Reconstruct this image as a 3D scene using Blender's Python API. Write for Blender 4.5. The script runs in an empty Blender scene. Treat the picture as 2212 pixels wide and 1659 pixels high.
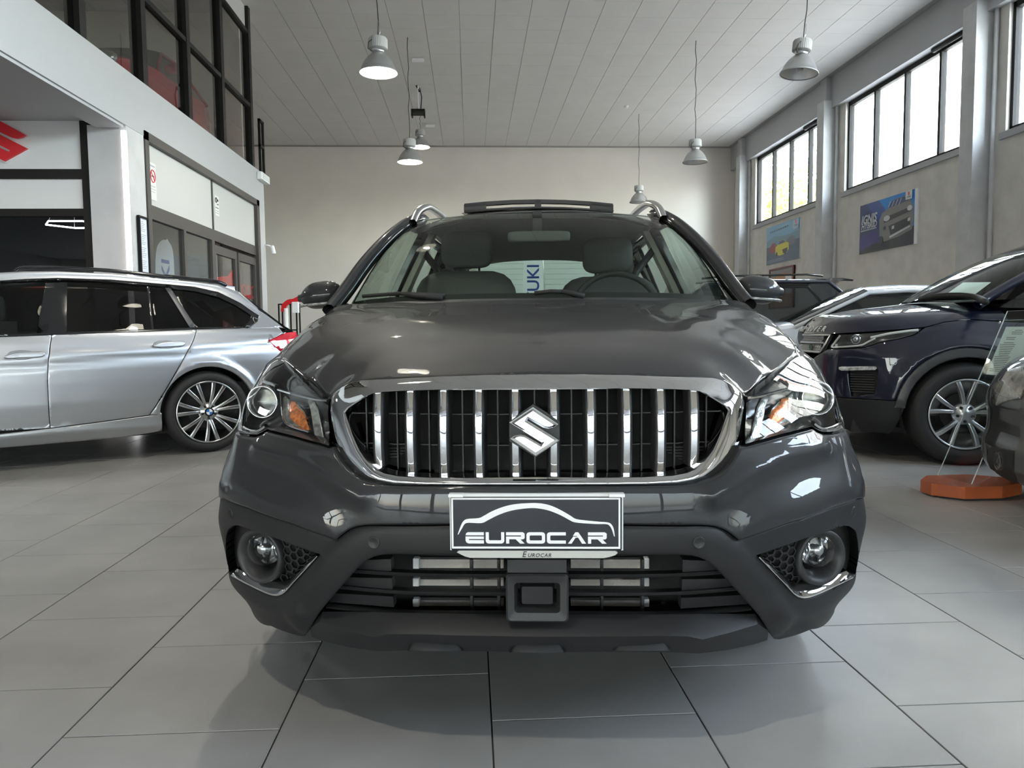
import bpy, bmesh, math, random
import numpy as np
from mathutils import Vector, Matrix, geometry
random.seed(7)
R = math.radians
scene = bpy.context.scene
col = scene.collection

# ---------------------------------------------------------------- camera
FPX, IW, IH = 1620.0, 2212, 1659
YAW, PITCH, ROLL, CAMH = .0540, .0707, .0100, .945
_F = np.array([math.sin(YAW)*math.cos(PITCH), math.cos(YAW)*math.cos(PITCH), -math.sin(PITCH)])
_r = np.array([math.cos(YAW), -math.sin(YAW), 0.0]); _d = np.cross(_F, _r)
_R2 = math.cos(ROLL)*_r + math.sin(ROLL)*_d
_D2 = -math.sin(ROLL)*_r + math.cos(ROLL)*_d
CAM = np.array([0, 0, CAMH])
cd = bpy.data.cameras.new('camera'); cam = bpy.data.objects.new('camera', cd); col.objects.link(cam)
m = Matrix.Identity(4)
for i in range(3):
    m[i][0] = _R2[i]; m[i][1] = -_D2[i]; m[i][2] = -_F[i]; m[i][3] = CAM[i]
cam.matrix_world = m
cd.sensor_fit = 'HORIZONTAL'; cd.sensor_width = 36.0; cd.lens = FPX/IW*36.0
cd.clip_start = .05; cd.clip_end = 400
scene.camera = cam

def ray(px, py): return _F + (px-IW/2)/FPX*_R2 + (py-IH/2)/FPX*_D2
def proj(p):
    q = np.asarray(p, float)-CAM; z = q@_F
    return IW/2+FPX*(q@_R2)/z, IH/2+FPX*(q@_D2)/z, z
def onX(px, py, X): v = ray(px, py); return CAM+v*(X/v[0])
def onY(px, py, Y): v = ray(px, py); return CAM+v*(Y/v[1])
def onZ(px, py, Z): v = ray(px, py); return CAM+v*((Z-CAMH)/v[2])

# ---------------------------------------------------------------- light
world = bpy.data.worlds.new('sky'); scene.world = world; world.use_nodes = True
wn = world.node_tree.nodes; bgn = wn['Background']
sky = wn.new('ShaderNodeTexSky'); sky.sky_type = 'NISHITA'; sky.sun_disc = False
sky.sun_elevation = R(42); sky.sun_rotation = R(250); sky.air_density = 1.0; sky.dust_density = 2.0
hs = wn.new('ShaderNodeHueSaturation'); hs.inputs['Saturation'].default_value = .45
world.node_tree.links.new(sky.outputs[0], hs.inputs['Color']); world.node_tree.links.new(hs.outputs[0], bgn.inputs[0]); bgn.inputs[1].default_value = 9.6
sl = bpy.data.lights.new('sun', 'SUN'); sun = bpy.data.objects.new('sun', sl); col.objects.link(sun)
sl.energy = 14.0; sl.angle = R(.6); sl.color = (1, .95, .86)
sun.rotation_euler = Vector((-.80, -.42, .80)).to_track_quat('Z', 'Y').to_euler()
def portal(name, c, sx, sy, rot):
    l = bpy.data.lights.new(name, 'AREA'); l.shape = 'RECTANGLE'; l.size = sx; l.size_y = sy
    o = bpy.data.objects.new(name, l); col.objects.link(o); o.location = c; o.rotation_euler = rot
    l.cycles.is_portal = True; return o
for i, (y0, y1) in enumerate(((16.65, 20.9), (11.68, 15.85), (6.72, 11.0), (1.7, 5.95), (-3.3, .9))):
    portal('window_daylight', (8.12, (y0+y1)/2, 4.77), 1.9, y1-y0, (0, R(90), 0))
portal('front_daylight', (-2.0, -6.4, 1.43), 19.8, 2.6, (R(90), 0, 0))
scene.view_settings.view_transform = 'Standard'; scene.view_settings.look = 'None'
scene.view_settings.gamma = 1; scene.view_settings.use_curve_mapping = False
scene.view_settings.exposure = 0.17
cy = scene.cycles
cy.use_denoising = True; cy.max_bounces = 10; cy.diffuse_bounces = 5; cy.glossy_bounces = 6
cy.transparent_max_bounces = 24; cy.transmission_bounces = 8; cy.sample_clamp_indirect = 6.0
cy.caustics_reflective = False; cy.caustics_refractive = False

# ---------------------------------------------------------------- materials
MATS = {}
def mat(name, color, rough=.5, metal=0.0, coat=0.0, coat_rough=.03, noise=None, bump=None, emit=None, spec=.5,
        trans=0.0, ior=1.45, space='Object'):
    """principled; noise=(scale, amount, detail) mottles the colour, bump=(scale, strength) adds fine relief"""
    if name in MATS: return MATS[name]
    M = bpy.data.materials.new(name); M.use_nodes = True; nt = M.node_tree; b = nt.nodes['Principled BSDF']
    b.inputs['Base Color'].default_value = (*color, 1); b.inputs['Roughness'].default_value = rough
    b.inputs['Metallic'].default_value = metal; b.inputs['Coat Weight'].default_value = coat
    b.inputs['Coat Roughness'].default_value = coat_rough; b.inputs['Specular IOR Level'].default_value = spec
    b.inputs['IOR'].default_value = ior; b.inputs['Transmission Weight'].default_value = trans
    if emit: b.inputs['Emission Color'].default_value = (*emit[0], 1); b.inputs['Emission Strength'].default_value = emit[1]
    def coords():
        if space == 'World': g = nt.nodes.new('ShaderNodeNewGeometry'); return g.outputs['Position']
        t = nt.nodes.new('ShaderNodeTexCoord'); return t.outputs['Object']
    if noise:
        n = nt.nodes.new('ShaderNodeTexNoise'); n.inputs['Scale'].default_value = noise[0]
        n.inputs['Detail'].default_value = noise[2] if len(noise) > 2 else 4
        nt.links.new(coords(), n.inputs['Vector'])
        r = nt.nodes.new('ShaderNodeMapRange'); r.inputs[1].default_value = .3; r.inputs[2].default_value = .7
        r.inputs[3].default_value = 1-noise[1]; r.inputs[4].default_value = 1+noise[1]
        nt.links.new(n.outputs[0], r.inputs[0])
        x = nt.nodes.new('ShaderNodeVectorMath'); x.operation = 'SCALE'; x.inputs[0].default_value = color
        nt.links.new(r.outputs[0], x.inputs['Scale']); nt.links.new(x.outputs[0], b.inputs['Base Color'])
    if bump:
        n = nt.nodes.new('ShaderNodeTexNoise'); n.inputs['Scale'].default_value = bump[0]; n.inputs['Detail'].default_value = 3
        nt.links.new(coords(), n.inputs['Vector'])
        u = nt.nodes.new('ShaderNodeBump'); u.inputs['Strength'].default_value = bump[1]; u.inputs['Distance'].default_value = .002
        nt.links.new(n.outputs[0], u.inputs['Height']); nt.links.new(u.outputs[0], b.inputs['Normal'])
    MATS[name] = M; return M
def glass(name, tint, rough=0.0, ior=1.5, refl=1.0):
    """thin pane: tinted see-through plus a Fresnel reflection"""
    if name in MATS: return MATS[name]
    M = bpy.data.materials.new(name); M.use_nodes = True; nt = M.node_tree; nt.nodes.clear()
    o = nt.nodes.new('ShaderNodeOutputMaterial'); mx = nt.nodes.new('ShaderNodeMixShader')
    t = nt.nodes.new('ShaderNodeBsdfTransparent'); t.inputs[0].default_value = (*tint, 1)
    g = nt.nodes.new('ShaderNodeBsdfGlossy'); g.inputs['Roughness'].default_value = rough; g.inputs['Color'].default_value = (refl, refl, refl, 1)
    lw = nt.nodes.new('ShaderNodeLayerWeight'); lw.inputs[0].default_value = .5
    pw = nt.nodes.new('ShaderNodeMath'); pw.operation = 'POWER'; pw.inputs[1].default_value = 5
    f = nt.nodes.new('ShaderNodeMapRange'); f.inputs[3].default_value = ((ior-1)/(ior+1))**2; f.inputs[4].default_value = 1
    nt.links.new(lw.outputs['Facing'], pw.inputs[0]); nt.links.new(pw.outputs[0], f.inputs[0])
    nt.links.new(f.outputs[0], mx.inputs[0]); nt.links.new(t.outputs[0], mx.inputs[1]); nt.links.new(g.outputs[0], mx.inputs[2])
    nt.links.new(mx.outputs[0], o.inputs[0]); MATS[name] = M; return M
def emission(name, color, s):
    if name in MATS: return MATS[name]
    M = mat(name, color, .5, emit=(color, s)); return M

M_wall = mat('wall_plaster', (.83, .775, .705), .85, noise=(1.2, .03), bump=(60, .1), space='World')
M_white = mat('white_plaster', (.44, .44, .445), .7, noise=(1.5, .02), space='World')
M_concrete = mat('raw_concrete', (.66, .63, .575), .8, noise=(3.0, .09, 8), bump=(40, .25), space='World')
M_column = mat('grey_concrete', (.58, .58, .575), .7, noise=(4.0, .08, 6), bump=(50, .2), space='World')
M_panelc = mat('ceiling_board', (.66, .64, .62), .9, noise=(2.0, .025), space='World')
M_groutc = mat('ceiling_joint', (.35, .345, .335), .9)
M_tile = mat('floor_porcelain', (.34, .335, .325), .34, noise=(2.6, .12, 10), bump=(180, .12), spec=.45, space='World')
M_grout = mat('floor_grout', (.10, .098, .092), .9)
M_frame = mat('dark_frame', (.014, .013, .012), .6, spec=.2)
M_brown = mat('brown_frame', (.055, .050, .046), .5)
M_boardw = mat('white_sign_board', (.72, .72, .70), .45)
M_panelw = mat('white_panel', (.53, .525, .505), .45)
M_glass = glass('window_glass', (.93, .96, .95))
M_glassd = glass('office_glass', (.86, .88, .87))
M_glassm = glass('mezzanine_glass', (.84, .85, .84))
M_chrome = mat('chrome', (.86, .87, .88), .035, 1.0)
M_satin = mat('satin_aluminium', (.62, .63, .64), .28, 1.0)
M_blackp = mat('black_plastic', (.022, .022, .023), .46, bump=(900, .12))
M_blackg = mat('gloss_black', (.008, .008, .009), .08, coat=.5)
M_blackm = mat('matte_black', (.012, .012, .012), .7)
M_rubber = mat('tyre_rubber', (.018, .018, .018), .62, bump=(300, .2))

# ---------------------------------------------------------------- object helpers
def tag(o, label=None, cat=None, group=None, kind=None):
    if label: o['label'] = label
    if cat: o['category'] = cat
    if group: o['group'] = group
    if kind: o['kind'] = kind
    return o
def empty(name, loc=(0, 0, 0), rotz=0.0):
    o = bpy.data.objects.new(name, None); col.objects.link(o); o.location = loc; o.rotation_euler = (0, 0, rotz)
    o.empty_display_size = .1; return o
def link(name, me, mt, parent=None, smooth=False):
    if mt is not None:
        for k in (mt if isinstance(mt, (list, tuple)) else [mt]): me.materials.append(k)
    if smooth: me.shade_smooth()
    o = bpy.data.objects.new(name, me); col.objects.link(o)
    if parent is not None: o.parent = parent
    return o
def copy_tree(o, parent=None):
    c = o.copy(); col.objects.link(c); c.parent = parent
    for ch in list(o.children): copy_tree(ch, c)
    return c
class MB:
    def __init__(s): s.v = []; s.f = []
    def add(s, vs, fs):
        b = len(s.v); s.v += [tuple(map(float, p)) for p in vs]; s.f += [tuple(b+i for i in f) for f in fs]; return s
    def box(s, x0, x1, y0, y1, z0, z1):
        return s.add([(x0, y0, z0), (x1, y0, z0), (x1, y1, z0), (x0, y1, z0), (x0, y0, z1), (x1, y0, z1), (x1, y1, z1), (x0, y1, z1)],
                     [(3, 2, 1, 0), (4, 5, 6, 7), (0, 1, 5, 4), (1, 2, 6, 5), (2, 3, 7, 6), (3, 0, 4, 7)])
    def cbox(s, x0, x1, y0, y1, z0, z1, c):
        """box with chamfered vertical edges and top"""
        pts = [(x0+c, y0), (x1-c, y0), (x1, y0+c), (x1, y1-c), (x1-c, y1), (x0+c, y1), (x0, y1-c), (x0, y0+c)]
        q = [(min(max(x, x0+c), x1-c), min(max(y, y0+c), y1-c)) for x, y in pts]
        n = 8; vs = [(x, y, z0) for x, y in pts]+[(x, y, z1-c) for x, y in pts]+[(x, y, z1) for x, y in q]
        fs = [(i, (i+1) % n, n+(i+1) % n, n+i) for i in range(n)]+[(n+i, n+(i+1) % n, 2*n+(i+1) % n, 2*n+i) for i in range(n)]
        fs += [tuple(range(2*n, 3*n)), tuple(reversed(range(n)))]
        return s.add(vs, fs)
    def prism(s, pts, fn0, fn1):
        """polygon pts -> two faces through fn0/fn1 (each maps a point to 3-D) and walls"""
        n = len(pts); vs = [fn0(p) for p in pts]+[fn1(p) for p in pts]
        return s.add(vs, [tuple(range(n)), tuple(reversed(range(n, 2*n)))]+[((i+1) % n, i, n+i, n+(i+1) % n) for i in range(n)])
    def grid(s, rows, closed_u=False, closed_v=False):
        nr, nc = len(rows), len(rows[0]); vs = [p for r_ in rows for p in r_]; fs = []
        for i in range(nr if closed_u else nr-1):
            for j in range(nc if closed_v else nc-1):
                i2, j2 = (i+1) % nr, (j+1) % nc
                fs.append((i*nc+j, i*nc+j2, i2*nc+j2, i2*nc+j))
        return s.add(vs, fs)
    def lathe(s, prof, seg=32, M=None, cap=False):
        """prof: (radius, height) pairs turned about z, M maps to place"""
        rows = []
        for k in range(seg):
            a = 2*math.pi*k/seg; rows.append([(r_*math.cos(a), r_*math.sin(a), h) for r_, h in prof])
        if M is not None: rows = [[tuple(M @ Vector(p)) for p in r_] for r_ in rows]
        return s.grid(rows, closed_u=True)
    def tube(s, path, rad, seg=8, closed=False, caps=True):
        path = [Vector(p) for p in path]; n = len(path); rows = []
        rads = rad if isinstance(rad, (list, tuple)) else [rad]*n
        up = None
        for i, p in enumerate(path):
            a = path[(i-1) % n] if (closed or i) else p; b = path[(i+1) % n] if (closed or i < n-1) else p
            t = (b-a).normalized()
            if up is None: up = Vector((0, 0, 1)) if abs(t.z) < .9 else Vector((1, 0, 0))
            x = t.cross(up).normalized(); up = x.cross(t).normalized()
            rows.append([tuple(p+rads[i]*(math.cos(2*math.pi*k/seg)*x+math.sin(2*math.pi*k/seg)*up)) for k in range(seg)])
        b = len(s.v); s.grid(rows, closed_u=closed, closed_v=True)
        if caps and not closed:
            s.f.append(tuple(b+k for k in reversed(range(seg)))); s.f.append(tuple(b+(n-1)*seg+k for k in range(seg)))
        return s
    def sweep(s, path, section, normals=None, closed=False):
        """section: (side, out) offsets carried along path; normals: the 'out' direction at each path point"""
        path = [Vector(p) for p in path]; n = len(path); rows = []
        for i, p in enumerate(path):
            a = path[(i-1) % n] if (closed or i) else p; b = path[(i+1) % n] if (closed or i < n-1) else p
            t = (b-a).normalized(); o = Vector(normals[i] if isinstance(normals, list) else normals)
            o = (o-t*o.dot(t)).normalized(); sd = t.cross(o).normalized()
            rows.append([tuple(p+u*sd+w*o) for u, w in section])
        return s.grid(rows, closed_u=closed, closed_v=True)
    def mesh(s, name):
        me = bpy.data.meshes.new(name); me.from_pydata(s.v, [], s.f); me.update(); return me
    def build(s, name, mt, parent=None, smooth=False, fix=True, auto=None):
        me = s.mesh(name)
        if fix:
            bm = bmesh.new(); bm.from_mesh(me); bmesh.ops.remove_doubles(bm, verts=bm.verts, dist=1e-5)
            bmesh.ops.recalc_face_normals(bm, faces=bm.faces); bm.to_mesh(me); bm.free()
        if auto is not None: me.shade_smooth(); me.set_sharp_from_angle(angle=R(auto))
        return link(name, me, mt, parent, smooth)
def bar(name, x0, x1, y0, y1, z0, z1, mt, parent=None): return MB().box(x0, x1, y0, y1, z0, z1).build(name, mt, parent, fix=False)
def struct(o): o['kind'] = 'structure'; return o
def text_obj(name, body, size, M, mt, parent=None, extrude=.0006, font_shear=0.0, align='CENTER', space=1.0, sx=1.0, bold=0.0):
    """flat lettering turned into a mesh, placed by matrix M (x along the line, y up the letters, z towards the reader)"""
    cu = bpy.data.curves.new(name, 'FONT'); cu.body = body; cu.size = size; cu.extrude = extrude; cu.align_x = align
    cu.align_y = 'CENTER'; cu.shear = font_shear; cu.space_character = space; cu.offset = bold; cu.resolution_u = 3
    o = bpy.data.objects.new(name, cu); col.objects.link(o); dg = bpy.context.evaluated_depsgraph_get()
    me = bpy.data.meshes.new_from_object(o.evaluated_get(dg)); bpy.data.objects.remove(o); bpy.data.curves.remove(cu)
    me.materials.clear()
    me.transform(M @ Matrix.Diagonal((sx, 1, 1, 1)))
    return link(name, me, mt, parent)
def basis(o, x, y, z=None):
    x = Vector(x).normalized(); y = Vector(y).normalized(); z = x.cross(y)
    mm = Matrix.Identity(4)
    for i in range(3): mm[i][0] = x[i]; mm[i][1] = y[i]; mm[i][2] = z[i]; mm[i][3] = o[i]
    return mm
# ================================================================ ROOM SHELL
CEIL, FARY, RIGHTX, FASX = 6.35, 22.6, 8.0, -3.55
FRONTY, LEFTX = -6.5, -12.0
# ---- floor: staggered half-metre tiles over a grout bed
TS, TX0, TY0, GAP = .5065, .037, 1.76, .004
floor = struct(bar('floor', LEFTX-.2, RIGHTX+.3, FRONTY-.2, FARY+.2, -.12, -.006, M_grout))
tile_me = MB().cbox(GAP/2, TS-GAP/2, GAP/2, TS-GAP/2, -.012, 0, .0012).mesh('tile'); tile_me.materials.append(M_tile)
cells = []
for i in range(-25, 17):
    for j in range(-18, 43):
        x = TX0+i*TS; y = TY0+(j+(.5 if i % 2 else 0))*TS
        if x < LEFTX or x+TS > RIGHTX+.2 or y < FRONTY or y+TS > FARY+.1: continue
        a = 0
        if y > .9:
            u, w, z = proj((x+TS/2, y+TS/2, 0))
            if -150 < u < IW+150 and w < IH+260: a = 1/z**3
        cells.append((a, x, y))
cells.sort(reverse=True)
for a, x, y in cells[:300]:
    o = bpy.data.objects.new('tile', tile_me); col.objects.link(o); o.location = (x, y, 0); o.parent = floor
mb = MB()
for a, x, y in cells[300:]: mb.box(x+GAP/2, x+TS-GAP/2, y+GAP/2, y+TS-GAP/2, -.012, 0)
tag(mb.build('tile_field', M_tile, floor, fix=False), kind='stuff')
# ---- ceiling of square boards
ceiling = struct(bar('ceiling', FASX-9, RIGHTX+.3, FRONTY-.2, FARY+.2, CEIL+.012, CEIL+.2, M_groutc))
CS, CX0, CY0 = .6045, -.122, 12.68
pan_me = MB().box(.005, CS-.005, .002, CS-.002, 0, .03).mesh('ceiling_panel'); pan_me.materials.append(M_panelc)
cells = []
for i in range(-20, 14):
    for j in range(-32, 17):
        x = CX0+i*CS; y = CY0+j*CS
        if x < FASX-8.9 or x+CS > RIGHTX+.2 or y < FRONTY or y+CS > FARY+.3: continue
        a = 0
        if y > 11:
            u, w, z = proj((x+CS/2, y+CS/2, CEIL))
            if 540 < u < IW+60 and w > -30: a = 1/z**3
        cells.append((a, x, y))
cells.sort(reverse=True)
for a, x, y in cells[:300]:
    o = bpy.data.objects.new('ceiling_panel', pan_me); col.objects.link(o); o.location = (x, y, CEIL); o.parent = ceiling
mb = MB()
for a, x, y in cells[300:]: mb.box(x+.005, x+CS-.005, y+.002, y+CS-.002, CEIL, CEIL+.03)
tag(mb.build('ceiling_panel_field', M_panelc, ceiling, fix=False), kind='stuff')
# ---- walls
struct(bar('wall_back', LEFTX-.2, RIGHTX+.3, FARY, FARY+.25, -.1, CEIL+.1, M_wall))
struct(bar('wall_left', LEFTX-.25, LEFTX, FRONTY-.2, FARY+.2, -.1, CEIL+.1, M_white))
# right wall: concrete below and beam above a band of windows, columns between
WZ0, WZ1 = 3.83, 5.70
BAYS = [(16.65, 20.9), (11.68, 15.85), (6.72, 11.0), (1.7, 5.95), (-3.3, .9)]
wr = struct(bar('wall_right', RIGHTX, RIGHTX+.25, FRONTY-.2, FARY+.2, -.1, WZ0, M_concrete))
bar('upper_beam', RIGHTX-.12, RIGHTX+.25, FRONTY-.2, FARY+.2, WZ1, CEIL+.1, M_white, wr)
edges = [FARY+.2]+[e for b in BAYS for e in (b[1], b[0])]+[FRONTY-.2]
for k in range(0, len(edges), 2):
    bar('pier', RIGHTX, RIGHTX+.25, edges[k+1], edges[k], WZ0, WZ1, M_concrete, wr)
for yc in (21.5, 16.4, 11.47, 6.4, 1.35, -3.7):
    c = bar('column', RIGHTX-.29, RIGHTX+.05, yc-.16, yc+.16, 0, 5.86, M_column, wr)
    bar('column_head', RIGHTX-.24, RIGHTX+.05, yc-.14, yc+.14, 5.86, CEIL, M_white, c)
    MB().tube([(RIGHTX-.04, yc-.26, 0), (RIGHTX-.04, yc-.26, 5.7)], .035, 10).build('downpipe', M_column, c, smooth=True)
for k, (y0, y1) in enumerate(BAYS):
    w = struct(empty('window_%d' % (k+1), (RIGHTX, y0, WZ0)))
    def wb(n, a, b, z0, z1, mt, x0=.06, x1=.16): return bar(n, x0, x1, a, b, z0, z1, mt, w)
    L, Hh = y1-y0, WZ1-WZ0
    wb('frame_rail', 0, L, 0, .07, M_frame); wb('frame_rail', 0, L, Hh-.09, Hh, M_frame)
    wb('frame_stile', 0, .06, 0, Hh, M_frame); wb('frame_stile', L-.06, L, 0, Hh, M_frame)
    n = 4
    for i in range(1, n): wb('mullion', L*i/n-.032, L*i/n+.032, .07, Hh-.09, M_frame)
    for i in range(n): wb('pane', L*i/n+.03, L*(i+1)/n-.03, .06, Hh-.08, M_glass, .105, .111)
    bar('sill', -.05, .06, -.08, L+.08, -.10, -.0, M_white, w)
    # the wound-up blind motor at the near end of the head rail
    MB().tube([(.0, .12, Hh-.02), (.0, 1.15, Hh-.02)], .05, 10).build('blind_roll', M_frame, w, smooth=True)
# front wall behind the photographer: glazed shopfront
wf = struct(bar('wall_front', LEFTX-.2, RIGHTX+.3, FRONTY-.25, FRONTY, 2.75, CEIL+.1, M_wall))
bar('shopfront_plinth', LEFTX-.2, RIGHTX+.3, FRONTY-.2, FRONTY, -.1, .12, M_white, wf)
wn_ = struct(empty('window_6', (0, FRONTY, 0)))
xs = [LEFTX+1.66*i for i in range(13)]
for i, x in enumerate(xs):
    bar('mullion', x-.045, x+.045, -.12, .02, .12, 2.75, M_frame, wn_)
    if i < len(xs)-1: bar('pane', x+.045, xs[i+1]-.045, -.06, -.052, .12, 2.75, glass('shopfront_glass', (.42, .43, .43)), wn_)
for z in (2.1,): bar('transom', LEFTX, RIGHTX, -.12, .02, z-.05, z+.05, M_frame, wn_)
bar('added_canopy', LEFTX-.2, RIGHTX+.3, FRONTY-4.5, FRONTY-.25, 2.9, 3.1, M_white, wf)  # unseen slab, added to cut the sky light entering the shopfront
# outdoors
M_asph = mat('paving_outside', (.42, .41, .40), .9, noise=(.8, .08), space='World')
og = MB().box(-70, 90, -70, FRONTY-.21, -.3, -.13).box(RIGHTX+.31, 90, FRONTY-.2, 90, -.3, -.13).build('paving', M_asph, fix=False)
tag(og, kind='structure')

# ---- mezzanine side, left
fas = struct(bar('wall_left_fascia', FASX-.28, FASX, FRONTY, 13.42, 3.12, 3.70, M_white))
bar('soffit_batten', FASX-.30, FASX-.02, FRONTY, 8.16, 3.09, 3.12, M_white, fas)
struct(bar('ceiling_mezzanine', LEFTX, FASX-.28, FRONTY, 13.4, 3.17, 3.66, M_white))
pil = struct(bar('wall_left_pillar', -3.95, FASX-.005, 8.18, 8.62, 0, 3.12, mat('pillar_concrete', (.56, .55, .54), .7, noise=(3.0, .08, 8), bump=(40, .2), space='World')))
pil2 = struct(bar('wall_left_end', FASX-.3, FASX, 13.07, 13.42, 0, 3.12, M_white))
# office front facing the hall (white boards with black frames, dark glass below)
w = struct(empty('window_7', (0, 8.24, 0)))
def ob(n, x0, x1, z0, z1, mt, y0=-.04, y1=.04): return bar(n, x0, x1, y0, y1, z0, z1, mt, w)
ob('frame_stile', -4.035, -3.945, 0, 3.17, M_frame)
for z0, z1 in ((2.575, 2.675), (2.19, 2.268)): ob('frame_rail', -8, -4.035, z0, z1, M_frame)
for k, (x0, x1) in enumerate(((-6.0, -4.035), (-8, -6.06))):
    ob('white_board', x0, x1, 2.675, 3.17, M_boardw, -.02, .02); ob('white_board', x0, x1, 2.268, 2.575, M_boardw, -.02, .02)
    ob('pane', x0, x1, 0.1, 2.19, M_glassd, -.004, .004)
    ob('frame_stile', x0-.06, x0, 0, 3.17, M_frame)
ob('frame_rail', -8, -4.035, 0, .1, M_frame)
# side wall of the office along the hall
w = struct(empty('window_8', (FASX-.06, 0, 0)))
def sb(n, y0, y1, z0, z1, mt, x0=-.04, x1=.03, p=None): return bar(n, x0, x1, y0, y1, z0, z1, mt, p or w)
sb('frame_stile', 8.60, 8.70, 0, 3.18, M_brown, -.04, .072); sb('frame_stile', 12.93, 13.07, 0, 3.18, M_brown, -.04, .072)
sb('frame_rail', 8.60, 13.07, 3.085, 3.18, M_brown, -.04, .072); sb('frame_rail', 8.70, 12.93, 2.25, 2.405, M_brown)
sb('frame_stile', 10.845, 10.885, 2.405, 3.085, M_brown)
sb('white_board', 8.70, 10.845, 2.405, 3.085, M_panelw, -.02, .015); sb('white_board', 10.885, 12.93, 2.405, 3.085, M_panelw, -.02, .015)
sb('frame_stile', 9.74, 9.82, 0, 2.25, M_brown); sb('frame_stile', 10.77, 10.88, 0, 2.25, M_brown)
sb('pane', 8.70, 9.74, .1, 2.25, M_glassd, -.01, -.004); sb('pane', 9.82, 10.77, .1, 2.25, M_glassd, -.01, -.004)
sb('frame_rail', 8.70, 10.77, 0, .1, M_brown)
d = struct(empty('door_1', (FASX-.06, 10.88, 0)))
for (y0, y1) in ((0, 1.0), (1.08, 2.05)):
    for n, a, b, z0, z1 in (('door_stile', y0, y0+.06, 0, 2.2), ('door_stile', y1-.09, y1, 0, 2.2), ('door_rail', y0+.06, y1-.09, 2.08, 2.2), ('door_rail', y0+.06, y1-.09, 0, .14)):
        bar(n, -.03, .025, a, b, z0, z1, M_brown, d)
    bar('pane', -.008, -.002, y0+.06, y1-.09, .14, 2.08, M_glassd, d)
MB().tube([(.07, .93, .95), (.07, .93, 1.25)], .012, 8).build('door_handle', M_satin, d, smooth=True)
# mezzanine glazing
w = struct(empty('window_9', (FASX-.10, 0, 0)))
MUL = [6.1, 7.50, 8.87, 10.24, 11.62, 13.08]
for y in MUL: sb('mullion', y-.06, y+.06, 3.70, CEIL, M_frame, -.10, .04)
for a, b in zip(MUL[:-1], MUL[1:]):
    for z in (3.72, 4.735, 5.93): sb('transom', a+.06, b-.06, z-.03, z+.03, M_frame, -.05, .03)
    for z0, z1 in ((3.75, 4.705), (4.765, 5.90), (5.96, CEIL)): sb('pane', a+.06, b-.06, z0, z1, M_glassm if z1 < CEIL else M_panelw, -.02, -.014)  # top panes opaque white: the reflection in clear glass put into the colour
# balustrade turning the corner
g = tag(empty('balustrade', (FASX-.05, 13.35, 3.70)), 'short black steel balustrade at the end of the glazed mezzanine', 'railing')
for n, y0, y1, z0, z1 in (('post', 0, .03, 0, .92), ('post', .21, .25, 0, .92), ('rail', 0, .25, .88, .92), ('rail', 0, .25, .45, .49), ('rail', 0, .25, .02, .05)):
    bar(n, 0, .04, y0, y1, z0, z1, M_frame, g)
# rooms behind: back walls of office and mezzanine
struct(bar('wall_office_back', -12, FASX-.3, 13.30, 13.40, 0, 3.17, M_wall))
struct(bar('wall_mezzanine_back', -9.2, -9.0, FRONTY, 13.4, 3.66, CEIL, M_wall))
we = struct(bar('wall_mezzanine_end', -9.0, FASX-.3, 13.32, 13.40, 3.66, CEIL, M_wall))
# ================================================================ SURFACE TOOLS (cars)
class RBF:
    """smooth thin-plate surface through scattered (a, b, value) points; sym mirrors them in a"""
    def __init__(s, pts, sym=True, lam=1e-5):
        P = [tuple(p) for p in pts]
        if sym: P += [(-a, b, v) for a, b, v in P if abs(a) > 1e-6]
        P = np.array(P, float); s.X = P[:, :2]; n = len(P)
        K = s.phi(np.linalg.norm(s.X[:, None]-s.X[None], axis=2))+lam*np.eye(n)
        Q = np.c_[np.ones(n), s.X]; A = np.block([[K, Q], [Q.T, np.zeros((3, 3))]])
        w = np.linalg.solve(A, np.r_[P[:, 2], 0, 0, 0]); s.w = w[:n]; s.c = w[n:]
    @staticmethod
    def phi(r):
        r = np.maximum(r, 1e-9); return r*r*np.log(r)
    def __call__(s, a, b):
        a = np.asarray(a, float); b = np.asarray(b, float); sh = np.broadcast(a, b).shape
        q = np.c_[np.broadcast_to(a, sh).ravel(), np.broadcast_to(b, sh).ravel()]
        k = s.phi(np.linalg.norm(q[:, None]-s.X[None], axis=2))
        return (k@s.w+s.c[0]+q@s.c[1:]).reshape(sh)
class CarFrame:
    """a car's own axes: x to the side, y along the car, z up"""
    def __init__(s, loc, rotz):
        s.o = np.array([loc[0], loc[1], loc[2] if len(loc) > 2 else 0.0]); s.rot = rotz
        s.X = np.array([math.cos(rotz), math.sin(rotz), 0]); s.Y = np.array([-math.sin(rotz), math.cos(rotz), 0]); s.Z = np.array([0, 0, 1.0])
        q = CAM-s.o; s.cam = np.array([q@s.X, q@s.Y, q[2]])
    def ray(s, px, py): v = ray(px, py); return np.array([v@s.X, v@s.Y, v[2]])
    def at(s, px, py, axis, val):
        v = s.ray(px, py); return s.cam+v*((val-s.cam[axis])/v[axis])
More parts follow.
